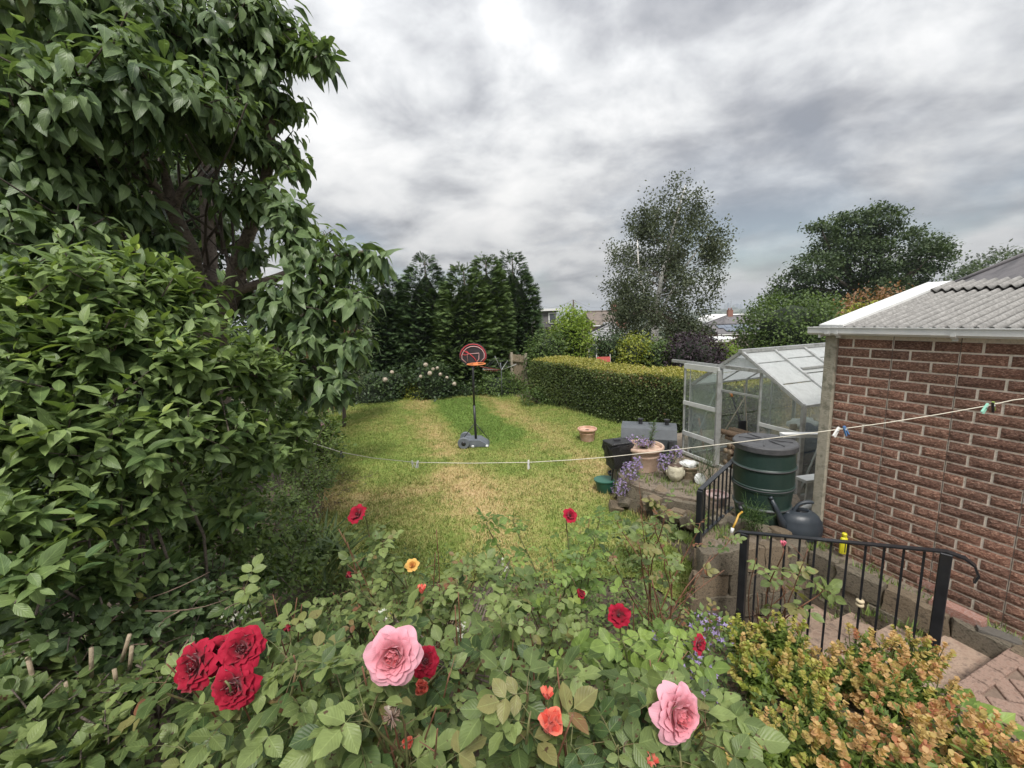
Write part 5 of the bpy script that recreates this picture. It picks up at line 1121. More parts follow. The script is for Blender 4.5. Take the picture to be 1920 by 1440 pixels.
for k in range(30): b.tube([Vector(o0[k]), Vector(o0[k] + d0[k] * .36)], [.003, .0015], 4)
b.build('stems', M['fern_leaf'], t)
# smoker barbecue: flat-topped grey drum with two stub chimneys
pm('smoker_grey', (.075, .085, .095), (.105, .115, .125), 6, .5, .15, 40); pm('rust_brown', (.13, .07, .045), (.19, .11, .07), 10, .8, .5, 50)
sa, sb = P(1166, 830, 7.3), P(1268, 828, 7.0); sdir = (sb - sa); sdir.z = 0; sl = sdir.length; sdir.normalize(); sn = Vector((-sdir.y, sdir.x, 0)); stz = P(1215, 800, 7.0).z
smk = thing('smoker_barbecue', 'dark grey boxy drum barbecue with two stub vents by the hedge', 'barbecue', (sa + sb) / 2 * 1 - ZV * ((sa.z + sb.z) / 2 - .4))
cm = (sa + sb) / 2; cm.z = 0
def SM(u, v, z): return cm + sdir * u + sn * v + ZV * z
b = MB(); pr = [(-.20, .52), (.26, .52), (.30, stz - .20), (.22, stz - .03), (.16, stz), (-.10, stz), (-.17, stz - .04), (-.24, stz - .20)]
b.ext([SM(-sl / 2, v, z) for v, z in pr], sdir * sl); b.build('lid', M['smoker_grey'], smk)
b = MB(); b.ext([SM(-sl / 2 + .02, v, z) for v, z in [(-.19, .516), (.25, .516), (.17, .44), (-.11, .44)]], sdir * (sl - .04)); b.build('firebox', M['rust_brown'], smk)
for u in (-.14, .30): b = MB(); b.lathe([(.035, 0), (.035, .07), (.05, .072), (.05, .10), (.001, .105)], SM(u, .02, stz - .002), 14); b.build('vent', M['black_plastic'], smk, 40)
b = MB(); b.box(SM(.05, .02, stz + .015), (.1, .05, .03)); b.build('vent', M['smoker_grey'], smk)
b = MB(); b.box(SM(sl / 2 - .1, -.27, .62), (.07, .05, .2)); b.build('handle', M['black_plastic'], smk)
for u in (-sl / 2 + .1, sl / 2 - .1):
    for v in (-.1, .16): b = MB(); b.bar(SM(u, v, .0), SM(u, v, .45), .035); b.build('leg', M['smoker_grey'], smk)
# covered kettle barbecue in a black bag
pm('bin_liner', (.014, .014, .016), (.03, .03, .033), 9, .28, 1.0, 26)
kc = P(1158, 850, 6.35); t = thing('covered_barbecue', 'small barbecue wrapped in black plastic left of the large planter', 'barbecue', (kc.x, kc.y, .2)); cv_ = put('cover', rock_mesh('cover', (1, 1, 1), 12, M['bin_liner'], .16, 4), None, t); [setattr(v_, 'co', Vector((v_.co.x * (1 + .35 * v_.co.z), v_.co.y * (1 + .35 * v_.co.z), v_.co.z))) for v_ in cv_.data.vertices]; cv_.matrix_basis = Matrix.Translation((kc.x, kc.y, kc.z - .02)) @ Matrix.Rotation(.3, 4, 'Z') @ Matrix.Diagonal((.34, .30, .40, 1))
b = MB(); b.box((kc.x - .01, kc.y, kc.z + .19), (.36, .30, .04), Matrix.Rotation(.3, 3, 'Z'), bev=.012); b.build('lid', M['bin_liner'], t); b = MB(); b.box((kc.x - .01, kc.y, kc.z + .225), (.10, .05, .03)); b.build('handle', M['black_plastic'], t)
for a in (.3, 2.4, 4.5): b = MB(); b.tube([(kc.x + .06 * math.cos(a), kc.y + .06 * math.sin(a), kc.z - .15), (kc.x + .13 * math.cos(a), kc.y + .13 * math.sin(a), .0)], .012, 6); b.build('leg', M['black_plastic'], t)
# green tub, black pot, stakes
pm('tub_green', (.025, .11, .075), (.035, .13, .09), 6, .45); c = G(1137, 926, 0); t = thing('green_tub', 'small dark green plastic tub on the lawn below the bank', 'tub', (c.x, c.y + .1, 0))
b = MB(); b.lathe([(.115, 0), (.12, .005), (.155, .19), (.168, .195), (.168, .21), (.150, .21), (.145, .19), (.11, .06), (.001, .055)], (c.x, c.y + .1, 0), 28, 1.05, .95); b.build('body', M['tub_green'], t, 40); b = MB(); b.lathe([(.155, .196), (.172, .198), (.172, .214), (.158, .216)], (c.x, c.y + .1, 0), 28, 1.05, .95); b.build('rim', M['tub_green'], t, 40); b = MB(); b.box((c.x - .05, c.y + .1, .1), (.06, .01, .08), Matrix.Rotation(.5, 3, 'Y')); b.build('plant_label', M['white_plastic'], t)
c = G(1160, 915, .03); pot('nursery_pot', 'black plastic nursery pot behind the green tub', (c.x, c.y + .22, 0), .13, .22, 'black_plastic', cat='plant pot')
for k, (x0, y0, x1, y1) in enumerate([(1178, 880, 1160, 938), (1172, 905, 1152, 934)]):
    a, e = P(x0, y0, 5.72 + .1 * k), G(x1, y1, 0); t = thing('wooden_stake', ['longer grey wooden stake leaning against the bank', 'shorter grey wooden stake leaning beside the longer one'][k], 'stake', e); b = MB(); b.bar(a, e, .028, .014); b.build('shaft', M['pale_wood'], t); b = MB(); b.bar(a, a + (a - e).normalized() * .02, .022, .01); b.build('tip', M['pale_wood'], t)
# stone head planter
pm('stone_cream', (.50, .46, .34), (.60, .56, .43), 14, .9, .6, 70, c3=(.38, .35, .25))
hc = G(1271, 908, .41); hc = Vector((hc.x, hc.y + .10, .40)); head = thing('head_planter', 'cream stone planter shaped like a calm face with plants on top', 'planter', hc)
fw = (Vector((-.35, -1, 0))).normalized(); sd_ = Vector((-fw.y, fw.x, 0)); Mh = Matrix((sd_, fw, ZV)).transposed()
bm = bmesh.new(); bmesh.ops.create_uvsphere(bm, u_segments=28, v_segments=20, radius=1)
for v in bm.verts:
    q = v.co.copy(); z = q.z; wv = 1.0 if z > -.1 else 1 - .35 * ((-z - .1) / .9) ** 1.5; x, y = q.x * wv, q.y * wv
    if z > .62: z = .62 + (z - .62) * .1
    y2 = y * 1.08
    if y > 0:
        nose = math.exp(-(x / .13) ** 2) * math.exp(-((z + .12) / .22) ** 2); y2 += .20 * nose
        for s in (-.34, .34): y2 -= .10 * math.exp(-((x - s) / .2) ** 2 - ((z - .12) / .10) ** 2); y2 += .05 * math.exp(-((x - s) / .22) ** 2 - ((z - .30) / .07) ** 2)
        y2 += .07 * math.exp(-(x / .22) ** 2 - ((z + .46) / .06) ** 2) + .05 * math.exp(-(x / .2) ** 2 - ((z + .56) / .05) ** 2) - .04 * math.exp(-(x / .25) ** 2 - ((z + .51) / .025) ** 2) + .06 * math.exp(-(x / .2) ** 2 - ((z + .78) / .1) ** 2)
    v.co = hc + Mh @ Vector((x * .118, (y + (y2 - y) * 1.5) * .118, .155 + z * .172))
for f in bm.faces: f.smooth = True
me = bpy.data.meshes.new('face'); bm.to_mesh(me); bm.free(); put('face', me, M['stone_cream'], head)
for s in (-1, 1): b = MB(); b.lathe([(.001, -.05), (.018, -.04), (.024, 0), (.018, .035), (.001, .045)], hc + Mh @ Vector((s * .121, -.005, .15)), 10, .5, 1.2, M=Mh); b.build('ear', M['stone_cream'], head)
b = MB(); b.lathe([(.095, .25), (.095, .264), (.001, .27)], hc, 18); b.build('soil', M['potting_soil'], head)
c = G(1262, 885, .41); pot('nursery_pot', 'small black pot behind the stone face planter', (c.x, c.y + .16, .4), .085, .15, 'black_plastic'); c = G(1254, 876, .41); pot('nursery_pot', 'dark square-looking pot at the foot of the large planter', (c.x + .02, c.y + .30, .4), .10, .2, 'black_plastic')
c = G(1297, 903, .41); SP = Vector((c.x, c.y + .12, .4)); pot('stone_pot', 'weathered brown stone pot topped by a crumpled white bag', SP, .15, .22, 'stone_brown'); t = thing('white_bag', 'crumpled white plastic bag lying on the stone pot', 'bag', SP + ZV * .2); lump('bag', SP + Vector((-.01, 0, .235)), (.13, .11, .05), M['white_plastic'], t, 21, .5); lump('fold', SP + Vector((-.08, -.05, .26)), (.06, .05, .03), M['white_plastic'], t, 22, .6)
t = thing('grey_plate', 'broken grey dish leaning against the stone pot', 'dish', SP + Vector((.08, -.16, 0))); b = MB(); Md = Matrix.Rotation(R(70), 3, 'X'); b.lathe([(.001, 0), (.06, .004), (.085, .018), (.08, .022), (.001, .008)], SP + Vector((.09, -.17, .07)), 20, M=Md); b.build('dish', M['aluminium_pale'], t); b = MB(); b.lathe([(.035, -.006), (.04, 0), (.03, .002)], SP + Vector((.09, -.165, .07)), 16, M=Md); b.build('foot', M['aluminium_pale'], t)
pm('pink_plastic', (.60, .42, .38), (.66, .50, .46), 8, .6); c = G(1357, 958, .66); pot('pink_pot', 'faded pink plastic pot behind the far railing', (c.x + .03, c.y + .22, .55), .13, .22, 'pink_plastic')
# step ladder end, white pipe and spare gutter at the garage corner
t = thing('step_ladder', 'folded aluminium step ladder leaning behind the garage corner', 'ladder', P(1512, 1000, 4.35)); c = P(1520, 897, 4.3)
b = MB(); b.box(c, (.26, .14, .03), Matrix.Rotation(.2, 3, 'Z')); b.build('tread', M['aluminium_pale'], t)
for u, v in ((-.03, -.02), (.04, .03)):
    b = MB(); b.bar(c + Vector((u, v, -.015)), c + Vector((u - .03, v, -.48)), .035, .025); b.build('leg', M['aluminium'], t)
t = thing('white_pipe', 'white plastic pipe lying behind the watering can', 'pipe', P(1525, 945, 4.25)); a, e = P(1492, 962, 4.15), P(1560, 932, 4.3); b = MB(); b.tube([a, e], .035, 12); b.build('pipe', M['white_plastic'], t); b = MB(); b.tube([a - (e - a).normalized() * .01, a + (e - a).normalized() * .05], .04, 12); b.build('collar', M['white_plastic'], t)
t = thing('gutter_offcut', 'white gutter length lying from the garage corner over the butt lid', 'gutter', Vector((bx, by, 1.56))); a, e = P(1470, 818, by + .02), P(1556, 818, by - .06)
b = MB(); d_ = (e - a); nz_ = Vector((0, .05, 0)); b.ext([a + ZV * .02, a + ZV * -.02 + nz_ * .3, a - ZV * .03 + nz_ * 1.2, a + ZV * .022 + nz_ * 1.6], d_); b.build('channel', M['white_plastic'], t); b = MB(); b.bar(a + ZV * .022 - Vector((0, .004, 0)), e + ZV * .022 - Vector((0, .004, 0)), .012, .008); b.build('lip', M['white_plastic'], t)
# garden chair beyond hedge
pm('red_fabric', (.40, .07, .06), (.48, .10, .08), 10, .7); c = P(1134, 672, 15.0); t = thing('garden_chair', 'red folding garden chair beyond the hedge', 'chair', (c.x, 15.0, 0))
b = MB(); b.box((c.x, 15.2, 1.08), (.5, .04, .5), Matrix.Rotation(-.2, 3, 'X')); b.build('backrest', M['red_fabric'], t); b = MB(); b.box((c.x, 14.95, .78), (.5, .45, .04)); b.build('seat', M['red_fabric'], t)
for sx in (-.25, .25):
    for y0 in (14.75, 15.2): b = MB(); b.bar((c.x + sx, y0, -.02), (c.x + sx, y0 + (.05 if y0 > 15 else 0), 1.42 if y0 > 15 else .8), .03); b.build('leg', M['aluminium_pale'], t)
# pots at the left lawn edge
c = G(620, 776, 0); pot('terracotta_pot', 'red-brown pot half hidden at the left lawn edge', (c.x - .15, c.y + .1, 0), .30, .36, 'terracotta'); t = pot('nursery_pot', 'black pot standing in the red-brown pot at the lawn edge', (c.x - .15, c.y + .1, .30), .24, .34, 'black_plastic')

# ================================================================== BASKETBALL HOOP
pm('black_metal', (.018, .018, .02), (.03, .03, .033), 9, .4, .1, 60); pm('board_black', (.035, .03, .034), (.05, .044, .048), 4, .4); pm('red_line', (.62, .06, .07), (.55, .05, .06), 9, .5); pm('pink_line', (.62, .36, .36), (.68, .42, .42), 9, .5); pm('rim_orange', (.85, .28, .10), (.78, .24, .08), 9, .45); pm('base_grey', (.11, .125, .145), (.16, .175, .195), 7, .5, .2, 40)
hb = G(893, 836, 0); HY = hb.y; hoop = thing('basketball_hoop', 'portable basketball hoop with black fan backboard on the lawn', 'basketball hoop', hb)
top = P(886, 672, HY); bb = P(887, 667, HY - .06)
b = MB(); b.tube([hb + ZV * .10, P(889, 760, HY)], .028, 10); b.tube([P(889, 760, HY), top], .024, 10); b.build('pole', M['black_metal'], hoop)
sc_ = HY / F * 1.02
def BB(px, py, off=0): return P(px, py, HY - .07 - off)
pts = [(861, 672), (861, 664), (864, 655), (870, 648.5), (878, 644.5), (887, 643), (896, 644.5), (904, 648.5), (910, 655), (913, 664), (913, 672), (906, 680), (900, 685), (874, 685), (868, 680)]
b = MB(); b.ext([BB(*p) for p in pts], (0, .03, 0)); board = b.build('backboard', M['board_black'], hoop)
def strip(nm, pl, mat, wd=.018, par=board, off=.008): b = MB(); b.tube([BB(x, y, off) for x, y in pl], wd / 2, 5); return b.build(nm, M[mat], par)
strip('edge_line', [(863, 671), (863, 664), (866, 656.5), (872, 650), (879, 646.5), (887, 645.3), (895, 646.5), (902, 650), (908, 656.5), (911, 664), (911, 671), (905, 679)], 'red_line')
strip('arc_line', [(874, 680), (866, 673), (866, 666), (869, 659), (875, 653), (882, 650), (889, 649.5), (897, 651), (904, 656), (908, 663), (908, 671), (901, 678)], 'pink_line', .02)
strip('target_box', [(877, 678), (876, 664), (898, 662), (898, 673), (893, 680)], 'pink_line', .018)
strip('swoosh_line', [(868, 657), (873, 660), (880, 663), (889, 671), (893, 677)], 'red_line', .02); strip('swoosh_line', [(866, 664), (872, 666), (880, 663), (874, 658)], 'red_line', .016)
rc = P(893, 682.5, HY - .33); rr_ = 17.0 * (HY - .33) / F
b = MB(); b.tube([rc + Vector((rr_ * math.cos(a), rr_ * math.sin(a), 0)) for a in np.linspace(0, 2 * math.pi, 33)], .012, 7, cap=False); rim = b.build('rim', M['rim_orange'], hoop)
b = MB(); b.box((rc + P(891, 682, HY - .07)) / 2 + ZV * -.01, (.10, .10, .05)); b.bar(rc + Vector((0, rr_, 0)), P(891, 683, HY - .05), .06, .03); b.build('bracket', M['rim_orange'], rim)
b = MB(); b.tube([top, P(887, 668, HY - .04)], .02, 6); b.bar(P(887, 675, HY), P(887, 668, HY - .05), .04); b.build('bracket', M['black_metal'], hoop)
# base: water tank with two wheels and brace rods
b = MB(); pr = [(-.36, .03), (-.36, .12), (-.28, .19), (.10, .17), (.26, .07), (.30, .02)]
b.ext([hb + Vector((u, -.16, z)) for u, z in pr], (0, .42, 0)); b.build('base', M['base_grey'], hoop)
for y in (-.2, .26): b = MB(); Mw = Matrix.Rotation(R(90), 3, 'X'); b.lathe([(.001, -.03), (.12, -.035), (.135, -.02), (.135, .02), (.12, .035), (.001, .03)], hb + Vector((-.26, y, .135)), 22, M=Mw); wh = b.build('wheel', M['base_grey'], hoop, 40); b = MB(); b.lathe([(.001, -.042), (.05, -.042), (.05, .042), (.001, .042)], hb + Vector((-.26, y, .135)), 14, M=Mw); b.build('hub', M['black_metal'], wh)
for u, v in ((-.34, .0), (.30, .05)): b = MB(); b.tube([hb + Vector((0, 0, .55)), hb + Vector((u, v, .12))], .009, 6); b.build('brace', M['black_metal'], hoop)
for u in (-.06, .26): b = MB(); b.box(hb + Vector((u, -.19, .05)), (.06, .03, .05), bev=.01); b.build('foot_cap', M['white_plastic'], hoop)
# ================================================================== ROTARY CLOTHES DRYER
dyb = G(941, 746, 0); dy = thing('rotary_dryer', 'half-open rotary clothes dryer standing behind the hoop', 'clothes dryer', dyb); hub = P(940, 694, dyb.y)
b = MB(); b.tube([dyb, hub, P(938, 680, dyb.y)], .016, 8); b.build('pole', M['base_grey'], dy)
ends = [P(928, 668, dyb.y - .3), P(905, 692, dyb.y - .6), P(968, 683, dyb.y - .2), P(952, 676, dyb.y + .8)]
for e in ends: b = MB(); b.tube([hub, e], .010, 6); b.build('arm', M['aluminium'], dy)
pm('line_red', (.5, .12, .10), (.42, .10, .09), 8, .6)
for f_ in (.35, .6, .85, 1.0):
    b = MB(); b.tube([hub.lerp(ends[k % 4], f_) - ZV * .02 for k in (1, 0, 3, 2)], .003, 4); b.build('line', M['base_grey'], dy)
b = MB(); b.tube([hub, P(915, 690, dyb.y - .5), P(900, 687, dyb.y - .7)], .008, 5); b.build('line', M['line_red'], dy)
pegm = MB(); pegm.box((0, 0, -.02), (.02, .012, .06)); pg = pegm.mesh('peg')
pg.materials.append(M['line_red'])
for k in range(7):
    o = put('peg', pg, None, dy); o.matrix_basis = Matrix.Translation(hub.lerp(ends[1], .25 + .11 * k))

# ================================================================== RAILINGS
pm('rail_black', (.012, .013, .016), (.022, .024, .028), 12, .38, .15, 90, coat=.2)
def railing(name, label, A, B, nb, zb0, zb1, pw=.058, scroll_a=True, scroll_b=True, posts=(True, True), bw=.014):
    """A, B: top ends of the hand rail (world); balusters drop to a bottom line zb0..zb1"""
    t = thing(name, label, 'railing', (A + B) / 2 - ZV * .6); d = (B - A); dn = Vector((d.x, d.y, 0)).normalized()
    pts = []
    if scroll_a: pts += [A - dn * .13 - ZV * .15, A - dn * .145 - ZV * .10, A - dn * .125 - ZV * .045, A - dn * .08 - ZV * .012]
    pts += [A, B]
    if scroll_b: pts += [B + dn * .05 - ZV * .01, B + dn * .075 - ZV * .035, B + dn * .08 - ZV * .07]
    hr = MB(); sd_ = Vector((-dn.y, dn.x, 0)); vs, fs = [], []; pts = smoothp(pts[:]) if 0 else pts
    dense = []
    for i in range(len(pts) - 1):
        for k in range(4 if (pts[i + 1] - pts[i]).length < .2 else 1): dense.append(pts[i].lerp(pts[i + 1], k / 4))
    dense.append(pts[-1]); n = len(dense)
    for i, p in enumerate(dense):
        tg = (dense[min(i + 1, n - 1)] - dense[max(i - 1, 0)]).normalized(); up = sd_.cross(tg).normalized(); up = up if up.dot(ZV) > -.2 else -up
        for a, b_ in ((-.022, .005), (.022, .005), (.022, -.006), (-.022, -.006)): vs.append(p + sd_ * a + up * b_)
    for i in range(n - 1):
        for k in range(4): k2 = (k + 1) % 4; fs.append((i * 4 + k, i * 4 + k2, i * 4 + 4 + k2, i * 4 + 4 + k))
    fs += [(0, 1, 2, 3), tuple((n - 1) * 4 + k for k in range(4))]; hr.add(vs, fs); hr.build('handrail', M['rail_black'], t)
    Ab, Bb = Vector((A.x, A.y, zb0)), Vector((B.x, B.y, zb1))
    for on, p, q in ((posts[0], A, Ab), (posts[1], B, Bb)):
        if on:
            b = MB(); M3 = Matrix((dn, sd_, ZV)).transposed(); h = p.z - .007 - q.z + .25; b.box((p.x, p.y, p.z - .007 - h / 2), (pw, pw, h), M3, bev=.004); b.build('post', M['rail_black'], t)
    for k in range(1, nb + 1):
        f_ = k / (nb + 1); b = MB(); p = A.lerp(B, f_) - ZV * .006; q = Ab.lerp(Bb, f_) + ZV * .06; b.box((p + q) / 2, (bw, bw, p.z - q.z), Matrix((dn, sd_, ZV)).transposed()); b.build('baluster', M['rail_black'], t)
    if not scroll_a: b = MB(); b.bar(Ab + ZV * .06, Bb + ZV * .06, .03, .012); b.build('bottom_rail', M['rail_black'], t)
    return t
rA = P(1775, 1034, 2.42); rB = P(1397, 998, 3.25)
RL1 = railing('stair_railing', 'near black metal stair railing with curled handrail end', rA, rB, 11, .36, .0)
# turned wooden rings on one baluster
f_ = 4 / 12; q = rA.lerp(rB, f_); c = P(1632, 1129, q.y); t = thing('wooden_rings', 'pair of small pale rings round one baluster of the near railing', 'ornament', (q.x, q.y, c.z))
pm('ring_cream', (.55, .46, .30), (.62, .53, .36), 20, .6)
for dz in (-.018, .012): b = MB(); b.lathe([(.011, -.012), (.024, -.008), (.026, 0), (.024, .008), (.011, .012)], (q.x, q.y, c.z + dz), 14); b.build('ring', M['ring_cream'], t)
rC = P(1313, 918, 3.66); rD = P(1378, 860, 4.34)
railing('terrace_railing', 'far black metal railing beside the water butt', rC, rD, 7, .70, .66, .05, False, False, (True, False))

# ================================================================== CLOTHES LINE AND PEGS
pm('rope', (.70, .66, .55), (.60, .56, .46), 60, .8); WL, WR = P(500, 800, 4.45), GP(1.46, .02)
def LN(px, py): return PV(px, py, WL, WR)
lp = [(490, 795), (530, 812), (580, 829), (640, 848), (700, 859), (778, 867), (880, 868.5), (990, 867), (1070, 862.5), (1140, 857), (1250, 845), (1370, 831), (1480, 817.5), (1580, 804), (1660, 793), (1760, 777), (1850, 761), (1900, 750)]
line = [LN(*p) for p in lp]; end = GP(1.46, .01, LN(1919, 744).z + .05)
t = thing('washing_line', 'pale cord washing line sagging across the garden from tree to garage', 'washing line', line[0]); b = MB(); b.tube(line + [end], .0034, 6); b.build('cord', M['rope'], t)
b = MB(); b.tube([end, end + GN * .04, end + GN * .05 + ZV * .02], .005, 6); b.build('hook', M['aluminium'], t)
pm('peg_white', (.78, .77, .74), (.70, .69, .67), 20, .5); pm('peg_black', (.03, .03, .035), (.05, .05, .055), 20, .45); pm('peg_blue', (.10, .25, .55), (.14, .30, .60), 20, .45); pm('peg_green', (.25, .55, .42), (.30, .60, .47), 20, .45); pm('peg_lime', (.30, .45, .08), (.36, .5, .1), 20, .45)
def peg(px, mat, lab, tilt=0., s=1., spin=0, tipm=None):
    xs = [p[0] for p in lp]; py = float(np.interp(px, xs, [p[1] for p in lp])); c = LN(px, py); t = thing('clothes_peg', lab, 'clothes peg', c, 'pegs on the washing line')
    M3 = Matrix.Rotation(spin, 3, 'Z') @ Matrix.Rotation(tilt, 3, 'Y')
    for sg in (-1, 1):
        b = MB(); vs = [(sg * .003, z, w_) for z, w_ in ()]
        poly = [Vector((sg * .002, 0, .018)), Vector((sg * .007, 0, .020)), Vector((sg * .010, 0, -.005)), Vector((sg * .014, 0, -.06)), Vector((sg * .009, 0, -.062)), Vector((sg * .004, 0, -.02))]
        b.ext([c + M3 @ (p * s + Vector((0, -.006, 0))) for p in poly], M3 @ Vector((0, .012, 0))); b.build('jaw', M[tipm if tipm and sg > 0 else mat], t)
    b = MB(); b.tube([c + M3 @ Vector((0, -.009, -.012 * s)), c + M3 @ Vector((0, .009, -.012 * s))], .006, 8); b.build('spring', M['aluminium'], t)
peg(640, 'peg_black', 'black peg at the left end of the washing line', .1, .95); peg(773, 'peg_white', 'left of two white pegs together over the lawn', -.2, .9, .4); peg(783, 'peg_white', 'right of two white pegs together over the lawn', .25, .9, .8)
peg(991, 'peg_white', 'single white peg at the middle of the washing line', 0, 1, 1.2); peg(1571, 'peg_white', 'white peg in front of the garage corner bricks', .6, .95, .3); peg(1584, 'peg_blue', 'blue peg beside the white peg at the garage corner', -.5, .95, .2); peg(1850, 'peg_green', 'pale green peg at the right end of the washing line', .7, .9, .3); peg(1862, 'peg_black', 'black peg with lime tip at the right end of the line', -.6, 1, .5, 'peg_lime')

# ================================================================== LEFT SIDE: TREES AND SHRUBS
T_CH = [leaf_t(.44, 4, .26, dr, .48, 1.0, wv, tw) for dr, wv, tw in ((.30, .0, 0), (.5, .15, .2), (.42, -.12, -.2), (.65, .1, .1), (.2, .1, -.1), (.38, -.2, .15))]
T_SH = [leaf_t(.44, 4, .28, dr, .40, 1.0, wv, tw) for dr, wv, tw in ((.22, 0, 0), (.40, .12, .15), (.12, -.1, -.15), (.5, .1, .1), (.3, -.15, 0), (.08, .1, .1))]
T_RO = [leaf_t(.68, 4, .22, dr, .46, .75, wv, tw) for dr, wv, tw in ((.12, .0, 0), (.25, .15, .15), (.05, -.12, -.15), (.32, .2, .1), (.18, -.2, .0), (-.08, .15, -.1))]
T_SM = leaf_t(.5, 2, .25, .2)
fol('cherry_leaf', (.055, .10, .046), (.20, .28, .12), .42, .30, .35, tip=(.30, .27, .08))
fol('shrub_leaf', (.065, .12, .045), (.235, .32, .11), .42, .30, .30, tip=(.36, .44, .09))
fol('rose_leaf', (.04, .078, .026), (.225, .285, .10), .40, .28, .25, spec=.28, tip=(.23, .10, .06), spots=(.09, .055, .03))
fol('rose_leaf_bright', (.10, .17, .04), (.27, .37, .09), .42, .32, .30, tip=(.33, .36, .08))
fol('rose_leaf_red', (.14, .04, .03), (.30, .11, .06), .42, .3, .2)
fol('weed_leaf', (.06, .105, .03), (.20, .28, .08), .5, .3, .2, tip=(.30, .30, .07))
def blob_plant(name, label, cat, blobs, nsh, nl, leaf, mat, T, TV=None, length=.22, spread=60, droop=.2, opposite=False, indiv=0, tone0=.45, base=None, inner=.55, up=.5, tonebyz=0., group=None, fill=0, stemr=.004, stem_mat='bark_grey', skip=.0, stuff='leaves'):
    cz = np.array([list(b[0]) for b in blobs]).mean(0); base = base or Vector((cz[0], cz[1], float(ground_z(cz[0], cz[1]))))
    t = thing(name, label, cat, base, group); p, d = blob_pts(blobs, nsh, inner, up); d = nrm(d + RNG.normal(0, .25, d.shape)); o0 = p - d * length
    pos, dd, nn, ss = shoots(o0, d, length, nl, leaf, spread, droop, opposite); m = len(pos)
    tone = np.clip(tone0 + np.tile(RNG.normal(0, .16, nsh), nl) + RNG.normal(0, .10, m) + tonebyz * (pos[:, 2] - cz[2]) + np.repeat(np.arange(nl) / nl - .5, nsh) * .25, 0, 1)
    foliage(t, M[mat], T, pos, dd, nn, ss, tone, indiv, TV, stuff)
    b = MB(); idx = RNG.permutation(nsh)[:min(nsh, 260)]
    for i in idx: b.tube([Vector(o0[i] - d[i] * .05), Vector(o0[i] + d[i] * length * .95)], [stemr, stemr * .45], 4, False)
    tw = b.build('twigs', M[stem_mat], t); tw['kind'] = 'stuff'; return t, o0
# cherry -------------------------------------------------------------------
def PB(px, py, Y, r): return (P(px, py, Y), (r, r, r * .85) if not hasattr(r, '__len__') else r)
CH = [PB(60, 60, 2.7, .55), PB(180, 40, 2.9, .5), PB(300, 60, 3.1, .5), PB(420, 60, 3.3, .48), PB(500, 40, 3.4, .36), PB(575, 85, 3.3, .20), PB(600, 95, 3.2, .14), PB(470, 150, 3.4, .42), PB(535, 190, 3.4, .16), PB(510, 270, 3.4, .26), PB(552, 300, 3.35, .16), PB(420, 240, 3.1, .34), PB(330, 180, 2.7, .38), PB(230, 160, 2.5, .34), PB(120, 190, 2.4, .40), PB(40, 320, 2.5, .42), PB(130, 330, 2.6, .38), PB(220, 290, 2.9, .30), PB(490, 370, 3.2, .24), PB(540, 400, 3.1, .22), PB(560, 450, 3.0, .26), PB(640, 470, 2.9, .22), PB(702, 480, 2.85, .13), PB(590, 530, 2.9, .25), PB(650, 555, 2.8, .22), PB(540, 570, 3.1, .30), PB(600, 620, 2.9, .28), PB(655, 640, 2.8, .20), PB(580, 700, 3.0, .32), PB(632, 712, 2.8, .20), PB(500, 640, 3.3, .30), PB(60, 440, 2.3, .30), PB(150, 430, 2.4, .22), PB(560, 780, 3.3, .22), PB(470, 470, 3.3, .16), PB(410, 420, 3.9, .22), PB(400, 350, 3.0, .16), PB(300, 440, 2.9, .16), PB(250, 380, 2.8, .18), PB(480, 560, 3.6, .22), PB(340, 330, 3.9, .25)]
cherry, _ = blob_plant('cherry_tree', 'large leafy cherry tree filling the upper left', 'tree', CH, 1850, 6, .122, 'cherry_leaf', T_CH[1], T_CH, .20, 62, .75, False, 300, .40, base=Vector((P(405, 760, 3.5).x, 3.5, float(ground_z(-2.4, 3.5)))), inner=.45, up=.35, stemr=.006, stem_mat='bark_dark')
b = MB()
def pxtube(b, pl, rs, seg=9): b.tube(smoothp([P(*p) for p in pl], 3), list(np.interp(np.linspace(0, 1, (len(pl) - 1) * 3 + 1), np.linspace(0, 1, len(rs)), rs)), seg)
pxtube(b, [(405, 860, 3.5), (403, 700, 3.5), (405, 620, 3.5), (432, 550, 3.45), (455, 470, 3.4)], [.13, .11, .095, .085, .06]); b.build('trunk', M['bark_grey'], cherry)
